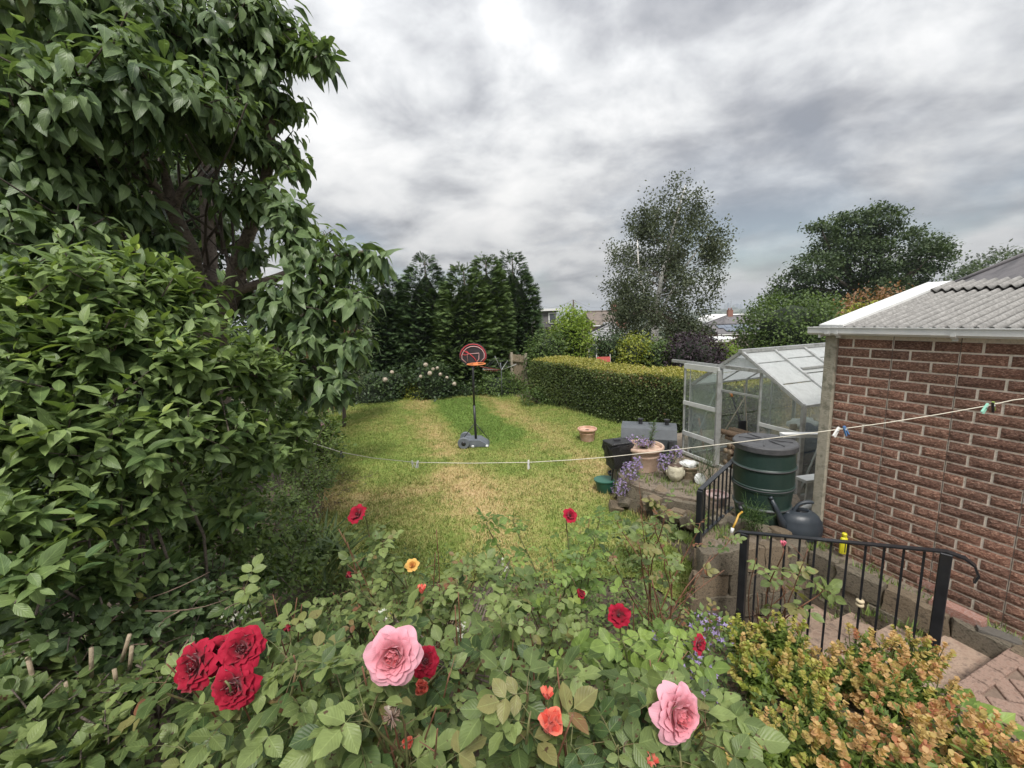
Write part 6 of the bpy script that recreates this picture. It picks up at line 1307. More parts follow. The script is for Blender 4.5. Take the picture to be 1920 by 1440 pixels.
for pl, rs in [([(403, 700, 3.5), (385, 620, 3.45), (362, 500, 3.2), (360, 470, 3.15), (330, 410, 3.1), (318, 365, 3.1), (305, 300, 3.1)], [.085, .07, .06, .05, .045, .035, .02]), ([(325, 395, 3.1), (345, 350, 3.1), (368, 335, 3.1)], [.03, .022, .012]), ([(455, 470, 3.4), (500, 330, 3.4), (505, 150, 3.4), (490, -40, 3.4)], [.05, .04, .035, .02]), ([(405, 620, 3.5), (390, 430, 3.7), (380, 250, 3.8), (395, 60, 3.8)], [.06, .05, .04, .025]), ([(200, 560, 3.6), (205, 400, 3.6), (190, 300, 3.6), (150, 160, 3.6), (90, -20, 3.6)], [.085, .08, .06, .045, .03]), ([(432, 550, 3.45), (520, 520, 3.2), (600, 490, 3.0), (690, 470, 2.9)], [.04, .03, .02, .008]), ([(403, 700, 3.5), (470, 660, 3.3), (540, 610, 3.1), (620, 560, 2.9)], [.035, .028, .02, .008]), ([(470, 660, 3.3), (520, 655, 3.2), (590, 690, 3.0), (630, 700, 2.8)], [.03, .02, .014, .006]), ([(190, 300, 3.6), (110, 270, 3.2), (30, 260, 2.9)], [.045, .03, .015]), ([(330, 410, 3.1), (280, 330, 2.9), (240, 230, 2.6), (180, 160, 2.4)], [.03, .022, .016, .008]), ([(205, 400, 3.6), (270, 250, 3.5), (330, 90, 3.4), (350, -30, 3.4)], [.04, .035, .025, .015])]:
    b = MB(); pxtube(b, pl, rs); b.build('limb', M['bark_grey'], cherry)
b = MB()
for k in range(90):
    c, r = CH[RNG.integers(len(CH))]
    if c.x > -1.75: continue
    a = P(RNG.uniform(150, 440), RNG.uniform(150, 620), 3.55); limb(b, a, c + Vector(RNG.normal(0, .15, 3)), .012, .004, .12, 5, 6)
tw = b.build('branches', M['bark_dark'], cherry); tw['kind'] = 'stuff'
# dense trees on the boundary behind the cherry
blob_plant('boundary_tree', 'dense dark tree mass behind the cherry at the far left', 'tree', [(Vector((-6.6, 6.2, 2.6)), (2.2, 1.7, 2.8)), (Vector((-5.6, 6.4, 5.0)), (1.9, 1.5, 2.0)), (Vector((-7.2, 5.4, 6.5)), (2.2, 1.6, 2.2)), (Vector((-5.3, 7.0, 2.0)), (1.3, 1.4, 2.0)), (Vector((-5.0, 6.6, 6.6)), (1.3, 1.2, 1.4))], 5200, 6, .13, 'dark_leaf', T_DIA, None, .3, 60, .5, inner=.78, tone0=.4)
t = [o for o in COL.objects if o.get('label') == 'dense dark tree mass behind the cherry at the far left'][0]
for c, r in [((-6.6, 6.2, 2.6), (1.7, 1.25, 2.3)), ((-5.6, 6.4, 5.0), (1.3, 1.0, 1.45)), ((-7.2, 5.4, 6.5), (1.6, 1.1, 1.6))]: lump('shade_core', c, r, M['foliage_core'], t, 3, .2)  # dark lumps added inside the crown to block light
b = MB(); limb(b, (-6.4, 6.3, -.1), (-6.0, 6.3, 4.5), .2, .08, .03, 9); b.build('trunk', M['bark_dark'], t)
# grey-green shrub and red-tipped shrub at the lawn's left edge
bushy('grey_shrub', 'grey-green small-leaved shrub between cherry and conifers', 'shrub', [(545, 615, 660), (590, 600, 690), (650, 600, 692), (700, 605, 680), (745, 610, 665)], 11.5, M['grey_leaf'], 420, .055, .25, 18, .6, .78, tone0=.4)
blob_plant('photinia_shrub', 'shrub with reddish young leaves behind the cherry branch tips', 'shrub', [PB(640, 610, 7.4, .38), PB(600, 650, 7.4, .5), PB(650, 660, 7.3, .28), PB(590, 720, 7.5, .5)], 240, 7, .085, 'red_leaf', T_SM, None, .2, 50, .1, tone0=.2)
blob_plant('border_shrub', 'broad mid green shrub under the cherry at the lawn edge', 'shrub', [PB(560, 790, 6.6, .55), PB(600, 820, 6.4, .32), PB(520, 860, 5.6, .5), PB(590, 900, 5.8, .3), PB(560, 740, 7.2, .5)], 620, 8, .065, 'weed_leaf', T_SM, None, .2, 55, .15, tone0=.4)
t = hydrangea('pink hydrangea with mauve heads at the left lawn edge', [(775, 575, 615), (800, 560, 620), (840, 565, 620), (880, 570, 615)], 7.0, 120, [(541, 789), (572, 786), (581, 813), (560, 820), (600, 800)], 'mid_leaf', 'pink_petal_pale', .09, .055)
# big near shrub ------------------------------------------------------------------
SHB = [PB(60, 560, 1.75, .26), PB(160, 530, 1.85, .26), PB(260, 540, 2.0, .26), PB(340, 560, 2.15, .24), PB(70, 680, 1.65, .30), PB(200, 660, 1.75, .30), PB(330, 660, 1.95, .30), PB(430, 690, 2.2, .25), PB(490, 720, 2.35, .20), PB(540, 790, 2.5, .17), PB(100, 820, 1.55, .28), PB(240, 800, 1.7, .30), PB(380, 800, 1.95, .28), PB(470, 830, 2.25, .24), PB(560, 850, 2.6, .14), PB(40, 960, 1.35, .22), PB(140, 960, 1.5, .22), PB(270, 930, 1.75, .22), PB(60, 1060, 1.2, .17), PB(170, 1080, 1.45, .16), PB(300, 1050, 1.75, .14), PB(430, 950, 2.1, .18), PB(-60, 760, 1.5, .35), PB(-80, 980, 1.3, .3), PB(500, 680, 2.6, .18)]
shrub, _ = blob_plant('leafy_shrub', 'big bright green pointed-leaf shrub in the left foreground', 'shrub', SHB, 1250, 8, .088, 'shrub_leaf', T_SH[0], T_SH, .17, 62, .12, True, 300, .42, base=Vector((-1.4, 1.9, float(ground_z(-1.4, 1.9)))), inner=.4, up=.55, tonebyz=.12)
b = MB()
for k in range(25):
    c, r = SHB[k]
    if c.y < 1.9: limb(b, Vector((-1.9 + random.uniform(-.25, .25), 2.0 + random.uniform(-.2, .2), .9)), c, .008, .004, .1, 6, 6)
pxtube(b, [(120, 990, 1.9), (190, 1070, 1.75), (245, 1120, 1.65)], [.02, .018, .015]); b.build('stems', M['bark_grey'], shrub)
# lower left undergrowth
def low_plant(name, label, px_list, Y, r, n, leaf, mat, T=None, length=.12, tone0=.45, spread=65, nl=6, group=None, indiv=0, TV=None):
    bl = []
    for px, py, yy in px_list: c = P(px, py, yy); bl.append((c, (r, r, r * .7)))
    return blob_plant(name, label, 'plant', bl, n, nl, leaf, mat, T or T_SM, TV, length, spread, .1, True, indiv, tone0, group=group, inner=.3)
low_plant('undergrowth', 'tangled small-leaved weeds below the big shrub', [(380, 1010, 2.6), (450, 1030, 2.8), (520, 1010, 3.2), (350, 1080, 2.2), (430, 1100, 2.3), (480, 950, 3.4), (520, 940, 3.8), (560, 1000, 3.8), (420, 960, 2.6), (470, 1000, 2.5), (400, 940, 2.6), (540, 1060, 3.0), (500, 1080, 2.6), (360, 960, 2.4)], 2.6, .28, 1300, .05, 'weed_leaf', tone0=.35)
low_plant('ivy_plant', 'heart-leaved green climber at the foot of the big shrub', [(300, 1100, 1.7), (340, 1140, 1.65), (260, 1180, 1.5), (380, 1160, 1.8), (200, 1200, 1.4), (100, 1180, 1.3), (20, 1150, 1.4), (-20, 1120, 1.5), (60, 1120, 1.5), (330, 1060, 1.9), (400, 1080, 2.0), (440, 1140, 2.0)], 1.6, .16, 420, .055, 'cherry_leaf', T_RO[0], .1, .45, indiv=120, TV=T_RO)
low_plant('undergrowth', 'shadowy leaves behind the lower part of the big shrub', [(60, 1060, 2.1), (150, 1040, 2.2), (240, 1020, 2.3), (320, 1000, 2.4), (100, 960, 2.4), (220, 940, 2.5), (340, 920, 2.6), (420, 900, 2.8), (300, 860, 2.7), (440, 860, 3.0)], 2.2, .30, 800, .07, 'weed_leaf', tone0=.3)
low_plant('undergrowth', 'dense low foliage along the left lawn border', [(570, 930, 5.0), (545, 960, 4.4), (585, 900, 5.4), (600, 880, 6.0), (555, 890, 5.2), (600, 850, 6.4)], 5, .34, 420, .05, 'weed_leaf', tone0=.5)
low_plant('undergrowth', 'dark low leaves in the bottom left corner under pruned stems', [(60, 1330, 1.1), (150, 1300, 1.2), (250, 1290, 1.25), (60, 1420, 1.0), (180, 1400, 1.05), (20, 1260, 1.2), (120, 1240, 1.3)], 1.1, .13, 130, .065, 'rose_leaf', T_RO[0], .1, .35, indiv=120, TV=T_RO)
# strap-leaved clump by the lawn
t = thing('strap_leaf_clump', 'clump of long arching strap leaves at the lawn corner', 'plant', G(595, 1060, .35)); n = 170; c0 = np.array([P(590, 1065, 4.1)] * n) + RNG.normal(0, .13, (n, 3)) * np.array([1.4, 1, .3]); az = RNG.uniform(0, 6.28, n); ld = nrm(np.stack([np.cos(az) * .55, np.sin(az) * .55, np.full(n, 1.)], 1)); fol('strap_leaf', (.05, .09, .03), (.17, .23, .08), .45, .25)
foliage(t, M['strap_leaf'], leaf_t(.075, 6, .3, .55, .3, .8), c0, ld, nrm(-ld * .2 + UPV), RNG.uniform(.32, .55, n), RNG.random(n), 60, [leaf_t(.075, 6, .3, dr, .3, .8) for dr in (.35, .55, .8)], 'leaves')
# pruned bare stems
pm('cut_stem', (.32, .25, .17), (.42, .34, .24), 20, .85, .5, 60); pm('dead_twig', (.17, .115, .085), (.25, .18, .135), 20, .9, .5, 60)
t = thing('pruned_stems', 'pale cut-back bare stems in the lower left corner', 'shrub', P(90, 1340, 1.2)); rnd = random.Random(3)
for pl in [[(20, 1290, 1.2), (0, 1295, 1.2)], [(55, 1305, 1.2), (33, 1280, 1.18)], [(60, 1250, 1.25), (75, 1300, 1.22), (55, 1250, 1.22)], [(90, 1300, 1.2), (60, 1265, 1.18), (52, 1232, 1.18)], [(135, 1330, 1.2), (128, 1295, 1.19), (124, 1280, 1.18)], [(154, 1300, 1.25), (154, 1275, 1.25)], [(171, 1270, 1.25), (171, 1215, 1.25)], [(228, 1240, 1.3), (243, 1190, 1.3)], [(243, 1255, 1.3), (247, 1212, 1.3)], [(108, 1340, 1.15), (102, 1318, 1.15)], [(30, 1400, 1.1), (20, 1330, 1.1)], [(218, 1280, 1.25), (214, 1255, 1.25)], [(270, 1370, 1.15), (270, 1330, 1.15)], [(185, 1390, 1.1), (190, 1350, 1.1)]]:
    b = MB(); b.tube([P(*p) for p in pl], .0065, 7); b.build('stem', M['cut_stem'], t)
b = MB()
for k in range(70):
    a = P(rnd.uniform(60, 430), rnd.uniform(1100, 1260), rnd.uniform(1.4, 2.1)); limb(b, a, a + Vector((rnd.uniform(-.25, .25), rnd.uniform(-.2, .2), rnd.uniform(-.12, .12))), .003, .0015, .2, 4, 6, rnd)
tw = b.build('dead_twigs', M['dead_twig'], t); tw['kind'] = 'stuff'

# ================================================================== ROSE BED
def petal_mesh(nm, mat, tone, wd, cup, curl, ruf, seed):
    rr = np.random.default_rng(seed); nu, nv = 6, 6; V, A, Fq = [], [], []; ph = rr.uniform(0, 6, 3)
    for j in range(nv + 1):
        v = j / nv; hw = wd * (math.sin(math.pi * (.10 + .66 * v)) ** .8) * (1 - .18 * max(0, v - .8) / .2)
        for i in range(nu + 1):
            u = -1 + 2 * i / nu; y = v * (1 - .13 * u * u * v) + .03 * ruf * math.sin(u * 5 + ph[0]) * v
            z = cup * u * u * hw + cup * .5 * v * v - curl * max(0, v - .5) ** 2 * 2.2 + ruf * .10 * v * v * math.sin(u * 4.2 + ph[1]) + ruf * .05 * v * math.sin(u * 9 + ph[2])
            V.append((u * hw, y, z)); A.append((u, v, min(1, max(0, tone + .16 * (v - .5)))))
    for j in range(nv):
        for i in range(nu): q = j * (nu + 1) + i; Fq.append((q, q + 1, q + nu + 2, q + nu + 1))
    me = np_mesh(nm, V, Fq, A); me.materials.append(mat); return me
def petal_mat(name, inner, outer, trans=.25, rough=.55):
    m, t, b = new_mat(name); at = N(t, 'ShaderNodeAttribute', attribute_name='leafuv'); sp = N(t, 'ShaderNodeSeparateXYZ'); L(t, at.outputs['Vector'], sp.inputs[0]); col = RAMP(t, sp.outputs[2], [(0, inner), (.5, tuple((a + c) / 2 for a, c in zip(inner, outer))), (1, outer)])
    wv = MATH(t, 'SINE', MATH(t, 'MULTIPLY', sp.outputs[0], 34)); col = MIX(t, .18, col, RAMP(t, MATH(t, 'MULTIPLY_ADD', wv, .5, .5), [(0, (.8, .7, .7)), (1, (1.1, 1.1, 1.1))]), 'MULTIPLY')
    L(t, col, b.inputs['Base Color']); b.inputs['Roughness'].default_value = rough; b.inputs['Specular IOR Level'].default_value = .25; b.inputs['Sheen Weight'].default_value = .2
    tr = N(t, 'ShaderNodeBsdfTranslucent'); L(t, col, tr.inputs[0]); mx = N(t, 'ShaderNodeMixShader'); mx.inputs[0].default_value = trans; L(t, b.outputs[0], mx.inputs[1]); L(t, tr.outputs[0], mx.inputs[2]); L(t, mx.outputs[0], t.nodes['Material Output'].inputs[0]); return m
petal_mat('pink_petal', (.74, .15, .17), (.80, .42, .50)); petal_mat('red_petal', (.17, .002, .010), (.37, .006, .032), .12, .75); petal_mat('coral_petal', (.72, .10, .07), (.84, .24, .16)); petal_mat('yellow_petal', (.75, .36, .06), (.82, .50, .14)); petal_mat('cream_rose_petal', (.72, .50, .45), (.80, .72, .60)); petal_mat('bud_pink', (.75, .16, .25), (.80, .26, .34))
fol('sepal', (.08, .13, .04), (.16, .22, .07), .5, .2)
KIND = {  # rings: (petals, opening angle, length, width, cup, curl)
    'pink': ('pink_petal', [(4, 3, .62, .30, .9, 0), (5, 10, .68, .36, .85, .05), (5, 18, .73, .42, .75, .1), (6, 28, .78, .44, .65, .2), (7, 40, .84, .46, .55, .3), (7, 54, .92, .50, .42, .4), (7, 68, 1.0, .54, .3, .5), (6, 82, 1.06, .58, .2, .6)], .55),
    'red': ('red_petal', [(4, 1, .52, .30, .9, 0), (4, 8, .55, .36, .75, .1), (5, 20, .6, .40, .55, .15), (6, 36, .74, .46, .4, .3), (6, 52, .86, .52, .3, .4), (7, 68, .96, .56, .2, .45), (6, 82, 1.04, .58, .12, .5)], 1.2),
    'coral': ('coral_petal', [(4, 2, .95, .28, .9, 0), (4, 8, 1.0, .36, .8, .1), (4, 15, 1.02, .42, .7, .35), (3, 24, .98, .46, .55, .6)], .3),
    'bud': ('coral_petal', [(3, 1, .9, .20, 1.0, 0), (3, 5, 1.0, .24, .9, 0)], .1), 'redbud': ('red_petal', [(3, 1, .9, .22, 1.0, 0), (4, 9, 1.0, .30, .9, .1)], .2), 'pinkbud': ('bud_pink', [(3, 1, .9, .22, 1.0, 0), (3, 6, 1.0, .28, .9, 0)], .1),
    'yellow': ('yellow_petal', [(4, 10, .6, .34, .5, .1), (5, 34, .8, .44, .4, .25), (6, 60, 1., .5, .2, .4)], .6), 'redopen': ('red_petal', [(4, 14, .5, .34, .5, .1), (5, 40, .8, .46, .3, .3), (6, 66, 1., .52, .15, .4)], 1.0), 'faded': ('cream_rose_petal', [(1, 20, 1.0, .42, .3, .2), (1, 100, .8, .34, .3, .5)], .8)}
PM = {}
def flower(parent, c, axis, r, kind):
    mat, rings, ruf = KIND[kind]; c = Vector(c); ax = Vector(axis).normalized(); e1 = ax.orthogonal().normalized(); e2 = ax.cross(e1); tall = kind in ('coral', 'bud', 'redbud', 'pinkbud')
    b = MB(); q = [(.02, -.34), (.07, -.28), (.10, -.18), (.08, -.06), (.05, .0)]; Mf = Matrix((e1, e2, ax)).transposed(); b.lathe([(a * r * (1.6 if tall else 1), z * r) for a, z in q], c, 9, M=Mf)
    for k in range(5):
        a = k * 1.2566; rd = e1 * math.cos(a) + e2 * math.sin(a); sd_ = ax.cross(rd); tip = (ax * .75 + rd * .35) if tall else (rd * .75 - ax * .25); b.add([c + sd_ * r * .10 - ax * r * .05, c - sd_ * r * .10 - ax * r * .05, c + tip * r * .8], [(0, 1, 2)])
    if kind == 'faded':
        for k in range(40): u = Vector((random.gauss(0, 1), random.gauss(0, 1), random.gauss(.6, .7))).normalized(); b.tube([c, c + u * r * .5], [r * .03, r * .05], 4)
    fl = b.build('flower', M['sepal'] if kind != 'faded' else M['dead_twig'], parent)
    ntot = len(rings)
    for i, (n, th, ln, wd, cup, curl) in enumerate(rings):
        for k in range(n):
            key = (kind, i, k % 3)
            if key not in PM: PM[key] = petal_mesh('petal', M[mat], i / max(1, ntot - 1), wd, cup, curl, ruf, i * 7 + k)
            a = 2 * math.pi * k / n + i * .75 + random.uniform(-.12, .12); t_ = R(th) + random.uniform(-.07, .07); rd = e1 * math.cos(a) + e2 * math.sin(a)
            d = ax * math.cos(t_) + rd * math.sin(t_); nn = ax * math.sin(t_) - rd * math.cos(t_); sd_ = d.cross(nn); s = r * ln * random.uniform(.93, 1.07) * (1.05 if not tall else 1.3); base = c + rd * r * .05 * (i + .3) - ax * r * .05
            o = put('petal', PM[key], None, fl); o.matrix_basis = Matrix(((sd_.x * s, d.x * s, nn.x * s, base.x), (sd_.y * s, d.y * s, nn.y * s, base.y), (sd_.z * s, d.z * s, nn.z * s, base.z), (0, 0, 0, 1)))
    return fl
pm('rose_stem', (.10, .12, .045), (.15, .16, .06), 20, .6, .2, 60, c3=(.16, .08, .05)); pm('rose_stem_red', (.20, .085, .05), (.26, .13, .08), 20, .6, .2, 60)
ROSES = []
def rose_bush(*a, **k): ROSES.append((a, k))
def in_front(p, sz):
    x, y, dep = PROJ(np.array(p)[None]); lp_ = F * sz / max(.05, float(dep[0]))
    for fx, fy, fY, fk, fr, _ in FLS:
        if dep[0] < fY * 1.12 + .03 and math.hypot(x[0] - fx, y[0] - fy) < fr * .92 + lp_ * .5: return True
    return False
def make_rose(label, bpx, fls, ntip, box, leaf=.052, mat='rose_leaf', smat='rose_stem', dens=1.0, indiv=90, tone0=.42, redtip=0., lowfill=.25, name='rose_bush'):
    """bpx: (px, Y) of the base; fls: [(px,py,Y,kind,r_px,axis)]; box: random stem tips in px0,px1,py0,py1,Y0,Y1"""
    bx = P(bpx[0], 900, bpx[1]).x; by_ = bpx[1]; gz = float(ground_z(bx, by_)); t = thing(name, label, 'rose bush', (bx, by_, gz)); base = Vector((bx, by_, gz - .02)); st = MB(); bare = MB()
    tips = [(P(px, py, Y), k, rpx * Y / F, axs) for px, py, Y, k, rpx, axs in fls]
    for k in range(int(ntip * .64)): tips.append((P(RNG.uniform(box[0], box[1]), RNG.uniform(box[2], box[3]), RNG.uniform(box[4], box[5])), None, 0, None))
    lp_, ld_, ln_, ls_, lt_ = [], [], [], [], []; parts = []
    for tip, kind, r, axs in tips:
        if kind:
            ax = Vector(axs) if axs else Vector((random.uniform(-.3, .3), -.5, .8)); ax.normalize(); foot = tip - ax * r * .32
        else: foot = tip; ax = Vector((random.uniform(-.3, .3), random.uniform(-.4, .3), 1))
        b0 = base + Vector((random.uniform(-.10, .10), random.uniform(-.08, .08), 0)); mid_ = b0.lerp(foot, .5) + Vector((random.uniform(-.07, .07), random.uniform(-.05, .05), .06)); pts = smoothp([b0, mid_, foot - ax * .06, foot], 4); st.tube(pts, list(np.linspace(.0055, .0022, len(pts))), 5)
        L_ = sum((pts[i + 1] - pts[i]).length for i in range(len(pts) - 1)); nn_ = max(3, int(L_ / .07 * dens)); az = random.uniform(0, 6)
        for j in range(nn_):
            f_ = lowfill + (1 - lowfill) * (j + .5) / nn_
            if kind and f_ > .96: continue
            q = f_ * (len(pts) - 1); i = min(int(q), len(pts) - 2); p = pts[i].lerp(pts[i + 1], q - i); az += 2.4 + random.uniform(-.3, .3); el = random.uniform(-.1, .75)
            d = Vector((math.cos(az) * math.cos(el), math.sin(az) * math.cos(el), math.sin(el))); rl = random.uniform(.06, .105) * leaf / .052; e = p + d * rl - ZV * .012
            up = (ZV + Vector((random.gauss(0, .5), random.gauss(0, .5) - .25, 0))).normalized(); sd_ = d.cross(up).normalized(); tone = min(1, max(0, random.gauss(tone0, .26))); tone = .97 if random.random() < redtip * (1.6 if f_ > .8 else .6) else min(tone, .86)
            np_ = 2 if random.random() < .75 else 1
            if in_front(p.lerp(e, .9), leaf * 1.3) or in_front(p.lerp(e, .5), leaf * 1.3): continue
            sz = leaf * random.uniform(.58, 1.3) * (1 - .25 * (f_ > .92))
            st.tube([p, p.lerp(e, .5) + ZV * .006, e], [.0014, .0011, .0008], 3, False)
            lp_.append(e); ld_.append(d - ZV * .15); ln_.append(up); ls_.append(sz * 1.12); lt_.append(tone)
            for w_ in range(np_):
                fr = .78 - .42 * w_; pp = p.lerp(e, fr) + ZV * .004
                for sg in (-1, 1):
                    dl_ = d * .45 + sd_ * sg + Vector((0, 0, random.uniform(-.3, .12)))
                    if in_front(pp + dl_.normalized() * sz * .5, sz * 1.15): continue
                    lp_.append(pp); ld_.append(dl_); ln_.append(up + Vector((random.gauss(0, .2), random.gauss(0, .2), 0))); ls_.append(sz * (.95 - .15 * w_)); lt_.append(min(1, max(0, tone + random.gauss(0, .05))))
        if kind: parts.append((tip, ax, r, kind))
    for k in range(5):
        q = P(RNG.uniform(box[0], box[1]), RNG.uniform(box[2], box[3]) - 25, RNG.uniform(box[4], box[5])); b0 = base + Vector((random.uniform(-.1, .1), random.uniform(-.08, .08), 0)); pts = smoothp([b0, b0.lerp(q, .5) + Vector((random.uniform(-.06, .06), random.uniform(-.05, .05), .04)), q], 4); bare.tube(pts, list(np.linspace(.005, .0018, len(pts))), 5)
        for _ in range(3): f_ = random.uniform(.5, .95); i = int(f_ * (len(pts) - 1)); p = pts[i]; e = p + Vector((random.uniform(-.06, .06), random.uniform(-.06, .06), random.uniform(.01, .07))); bare.tube([p, e], [.0018, .001], 4, False)
    bare.build('bare_stems', M['rose_stem_red'], t)
    st.build('stems', M[smat], t); A = lambda l: np.array([list(v) for v in l])
    foliage(t, M[mat], T_RO[0], A(lp_), A(ld_), A(ln_), np.array(ls_), np.array(lt_), indiv, T_RO, 'leaves')
    for p, ax, r, k in parts: flower(t, p, ax, r, k)
    return t
rose_bush('rose bush with a cluster of three deep red blooms at lower left', (400, 1.25), [(368, 1247, .95, 'red', 36, (-.25, -.9, .55)), (455, 1217, .97, 'red', 32, (.25, -.75, .7)), (440, 1287, .92, 'red', 35, (.1, -.95, .3)), (412, 1228, .99, 'red', 30, (.1, -.7, .8))], 16, (270, 560, 1215, 1430, .85, 1.25), .052, indiv=150, redtip=.05)
rose_bush('rose bush with one large pink bloom at the centre', (740, 1.15), [(738, 1228, .88, 'pink', 41, (.12, -.95, .5)), (735, 1345, .85, 'faded', 38, (-.2, -.5, .8))], 13, (600, 880, 1240, 1440, .78, 1.1), .054, indiv=150, redtip=.05)
rose_bush('rose bush with one large pink bloom at lower right', (1260, 1.1), [(1268, 1336, .82, 'pink', 42, (.35, -.9, .35)), (1218, 1425, .8, 'bud', 22, None)], 7, (1140, 1330, 1300, 1440, .78, 1.0), .052, indiv=110, redtip=.02)
rose_bush('rose bush with a half-open coral bloom and tall bud', (1010, 1.15), [(1030, 1366, .86, 'coral', 37, (.15, -.35, .95)), (1026, 1310, .9, 'bud', 22, (0, -.1, 1))], 13, (900, 1160, 1230, 1440, .78, 1.1), .054, indiv=150, redtip=.12)
rose_bush('rose bush with coral and red blooms half hidden behind the pink one', (800, 1.45), [(798, 1284, 1.1, 'coral', 22, (-.2, -.8, .5)), (797, 1240, 1.15, 'red', 22, (.3, -.6, .7)), (766, 1400, .95, 'coral', 18, (0, -.3, 1))], 12, (680, 960, 1130, 1300, 1.1, 1.6), .05, indiv=120)
rose_bush('rose bush with a single red bloom high at far left', (670, 2.35), [(672, 965, 2.25, 'redopen', 19, (-.3, -.6, .7))], 9, (600, 760, 1010, 1140, 2.0, 2.5), .055, indiv=90, redtip=.06)
rose_bush('far rose bush with small red blooms against the lawn', (1040, 2.5), [(1068, 968, 2.35, 'redopen', 14, (.2, -.6, .7)), (1083, 1105, 1.9, 'redbud', 14, (.5, -.3, -.6))], 17, (900, 1130, 955, 1110, 2.1, 2.7), .046, 'rose_leaf_bright', indiv=100, tone0=.25)
rose_bush('bright green rose bush with one ragged red bloom', (1180, 1.6), [(1160, 1153, 1.45, 'redopen', 22, (-.2, -.8, .5)), (1308, 1207, 1.5, 'redopen', 18, (.5, -.8, .3))], 14, (1080, 1300, 1150, 1330, 1.2, 1.75), .05, 'rose_leaf_bright', indiv=130, tone0=.40)
rose_bush('rose bush with a yellow bloom and small coral bud', (780, 2.1), [(773, 1061, 2.0, 'yellow', 14, (.1, -.5, .8)), (791, 1112, 1.8, 'bud', 15, (0, 0, 1)), (655, 1082, 2.0, 'redbud', 11, None)], 15, (640, 900, 1010, 1170, 1.75, 2.4), .052, 'rose_leaf', indiv=110, tone0=.55, redtip=.08)
rose_bush('sparse red-stemmed rose in front of the near railing', (1440, 2.5), [(1468, 1024, 2.2, 'pinkbud', 9, (0, 0, 1))], 5, (1400, 1540, 1050, 1180, 2.1, 2.4), .075, 'rose_leaf', 'rose_stem_red', .45, 60, .45, .25, .4)
rose_bush('thin red-leaved rose left of the railings', (1240, 2.7), [], 20, (1150, 1370, 950, 1150, 2.3, 3.0), .046, 'rose_leaf', 'rose_stem_red', .5, 90, .45, .4, .3)
rose_bush('leafy flowerless rose in the middle of the bed', (960, 1.7), [], 15, (850, 1110, 1080, 1250, 1.4, 1.9), .052, indiv=130, tone0=.55)
rose_bush('flowerless rose with yellowing leaves at bottom left of the bed', (560, 1.2), [(540, 1182, 1.5, 'redbud', 12, None)], 15, (480, 700, 1180, 1430, .9, 1.45), .052, indiv=140, redtip=.04)
rose_bush('low dark rose between the bed and the left shrubs', (540, 1.9), [], 13, (430, 660, 1100, 1260, 1.5, 2.2), .052, indiv=90, tone0=.35)
rose_bush('low dark leafy rose under the lower right pink bloom', (1130, 1.3), [], 12, (1040, 1330, 1250, 1440, 1.0, 1.35), .055, indiv=90, tone0=.3)
rose_bush('variegated leafy rose below the water butt terrace', (1215, 4.3), [], 7, (1160, 1270, 925, 1000, 3.9, 4.5), .10, 'rose_leaf', 'rose_stem_red', .5, 60, .55, .2, .4)
FLS = [f_ for a, k in ROSES for f_ in a[2]]
for a, k in ROSES: make_rose(*a, **k)
# ground layer of the bed
fol('litter_leaf', (.10, .07, .045), (.24, .17, .10), .8, .1)
n = 9000; x = RNG.uniform(-1.6, 2.3, n); y = RNG.uniform(.5, 4.4, n); z = ground_z(x, y) + RNG.uniform(0, .02, n); k = z > .05; c0 = np.stack([x, y, z], 1)[k]; m_ = len(c0); az = RNG.uniform(0, 6.28, m_)
o = put('leaf_litter', leaf_mesh('leaf_litter', T_DIA, c0, np.stack([np.cos(az), np.sin(az), RNG.normal(0, .2, m_)], 1), UPV + RNG.normal(0, .35, (m_, 3)), RNG.uniform(.015, .05, m_), RNG.random(m_)), M['litter_leaf']); tag(o, 'brown fallen leaves and stalks on the soil of the rose bed', 'leaf litter', kind='stuff')
def ground_plants(n, xr, yr, nl, leaf, mat, label, name='ground_cover', hmax=.3):
    x = RNG.uniform(*xr, n); y = RNG.uniform(*yr, n); o0 = np.stack([x, y, ground_z(x, y)], 1); d0 = nrm(np.concatenate([RNG.normal(0, .35, (n, 2)), np.ones((n, 1))], 1)); pos, dd, nn, ss = shoots(o0, d0, RNG.uniform(hmax * .4, hmax, n), nl, leaf, 65, .1, True)
    t = thing(name, label, 'plant', (float(np.mean(xr)), float(np.mean(yr)), float(ground_z(np.mean(xr), np.mean(yr))))); foliage(t, M[mat], T_SM, pos, dd, nn, ss, np.clip(np.tile(RNG.normal(.4, .2, n), nl), 0, 1), stuff_name='leaves'); b = MB()
    for i in range(0, n, 3): b.tube([Vector(o0[i]), Vector(o0[i] + d0[i] * hmax * .7)], [.003, .0015], 3, False)
    tw = b.build('stalks', M['rose_stem'], t); tw['kind'] = 'stuff'
ground_plants(600, (-.9, 1.5), (.9, 2.7), 8, .04, 'weed_leaf', 'low green weeds filling the soil between the roses')
ground_plants(700, (-2.2, 1.4), (2.6, 4.6), 8, .05, 'weed_leaf', 'weeds on the bank at the back of the rose bed', hmax=.4)
ground_plants(700, (-3.4, -.9), (1.2, 4.4), 8, .05, 'weed_leaf', 'shaded weeds under the big left shrub', hmax=.5)
ground_plants(700, (-4.2, -1.3), (.2, 2.8), 8, .055, 'weed_leaf', 'leafy weeds on the ground left of the big shrub', hmax=.45)
flowers('bellflower', 'violet bellflowers among the roses at the right of the bed', 'flowers', [(P(1290, 1260, 1.6), (.13, .12, .12)), (P(1250, 1220, 1.75), (.12, .12, .1)), (P(1330, 1180, 1.95), (.11, .1, .08)), (P(1300, 1310, 1.45), (.1, .1, .08))], 330, .014, 'violet_petal', 'weed_leaf', 700, .035, base=P(1290, 1380, 1.65))
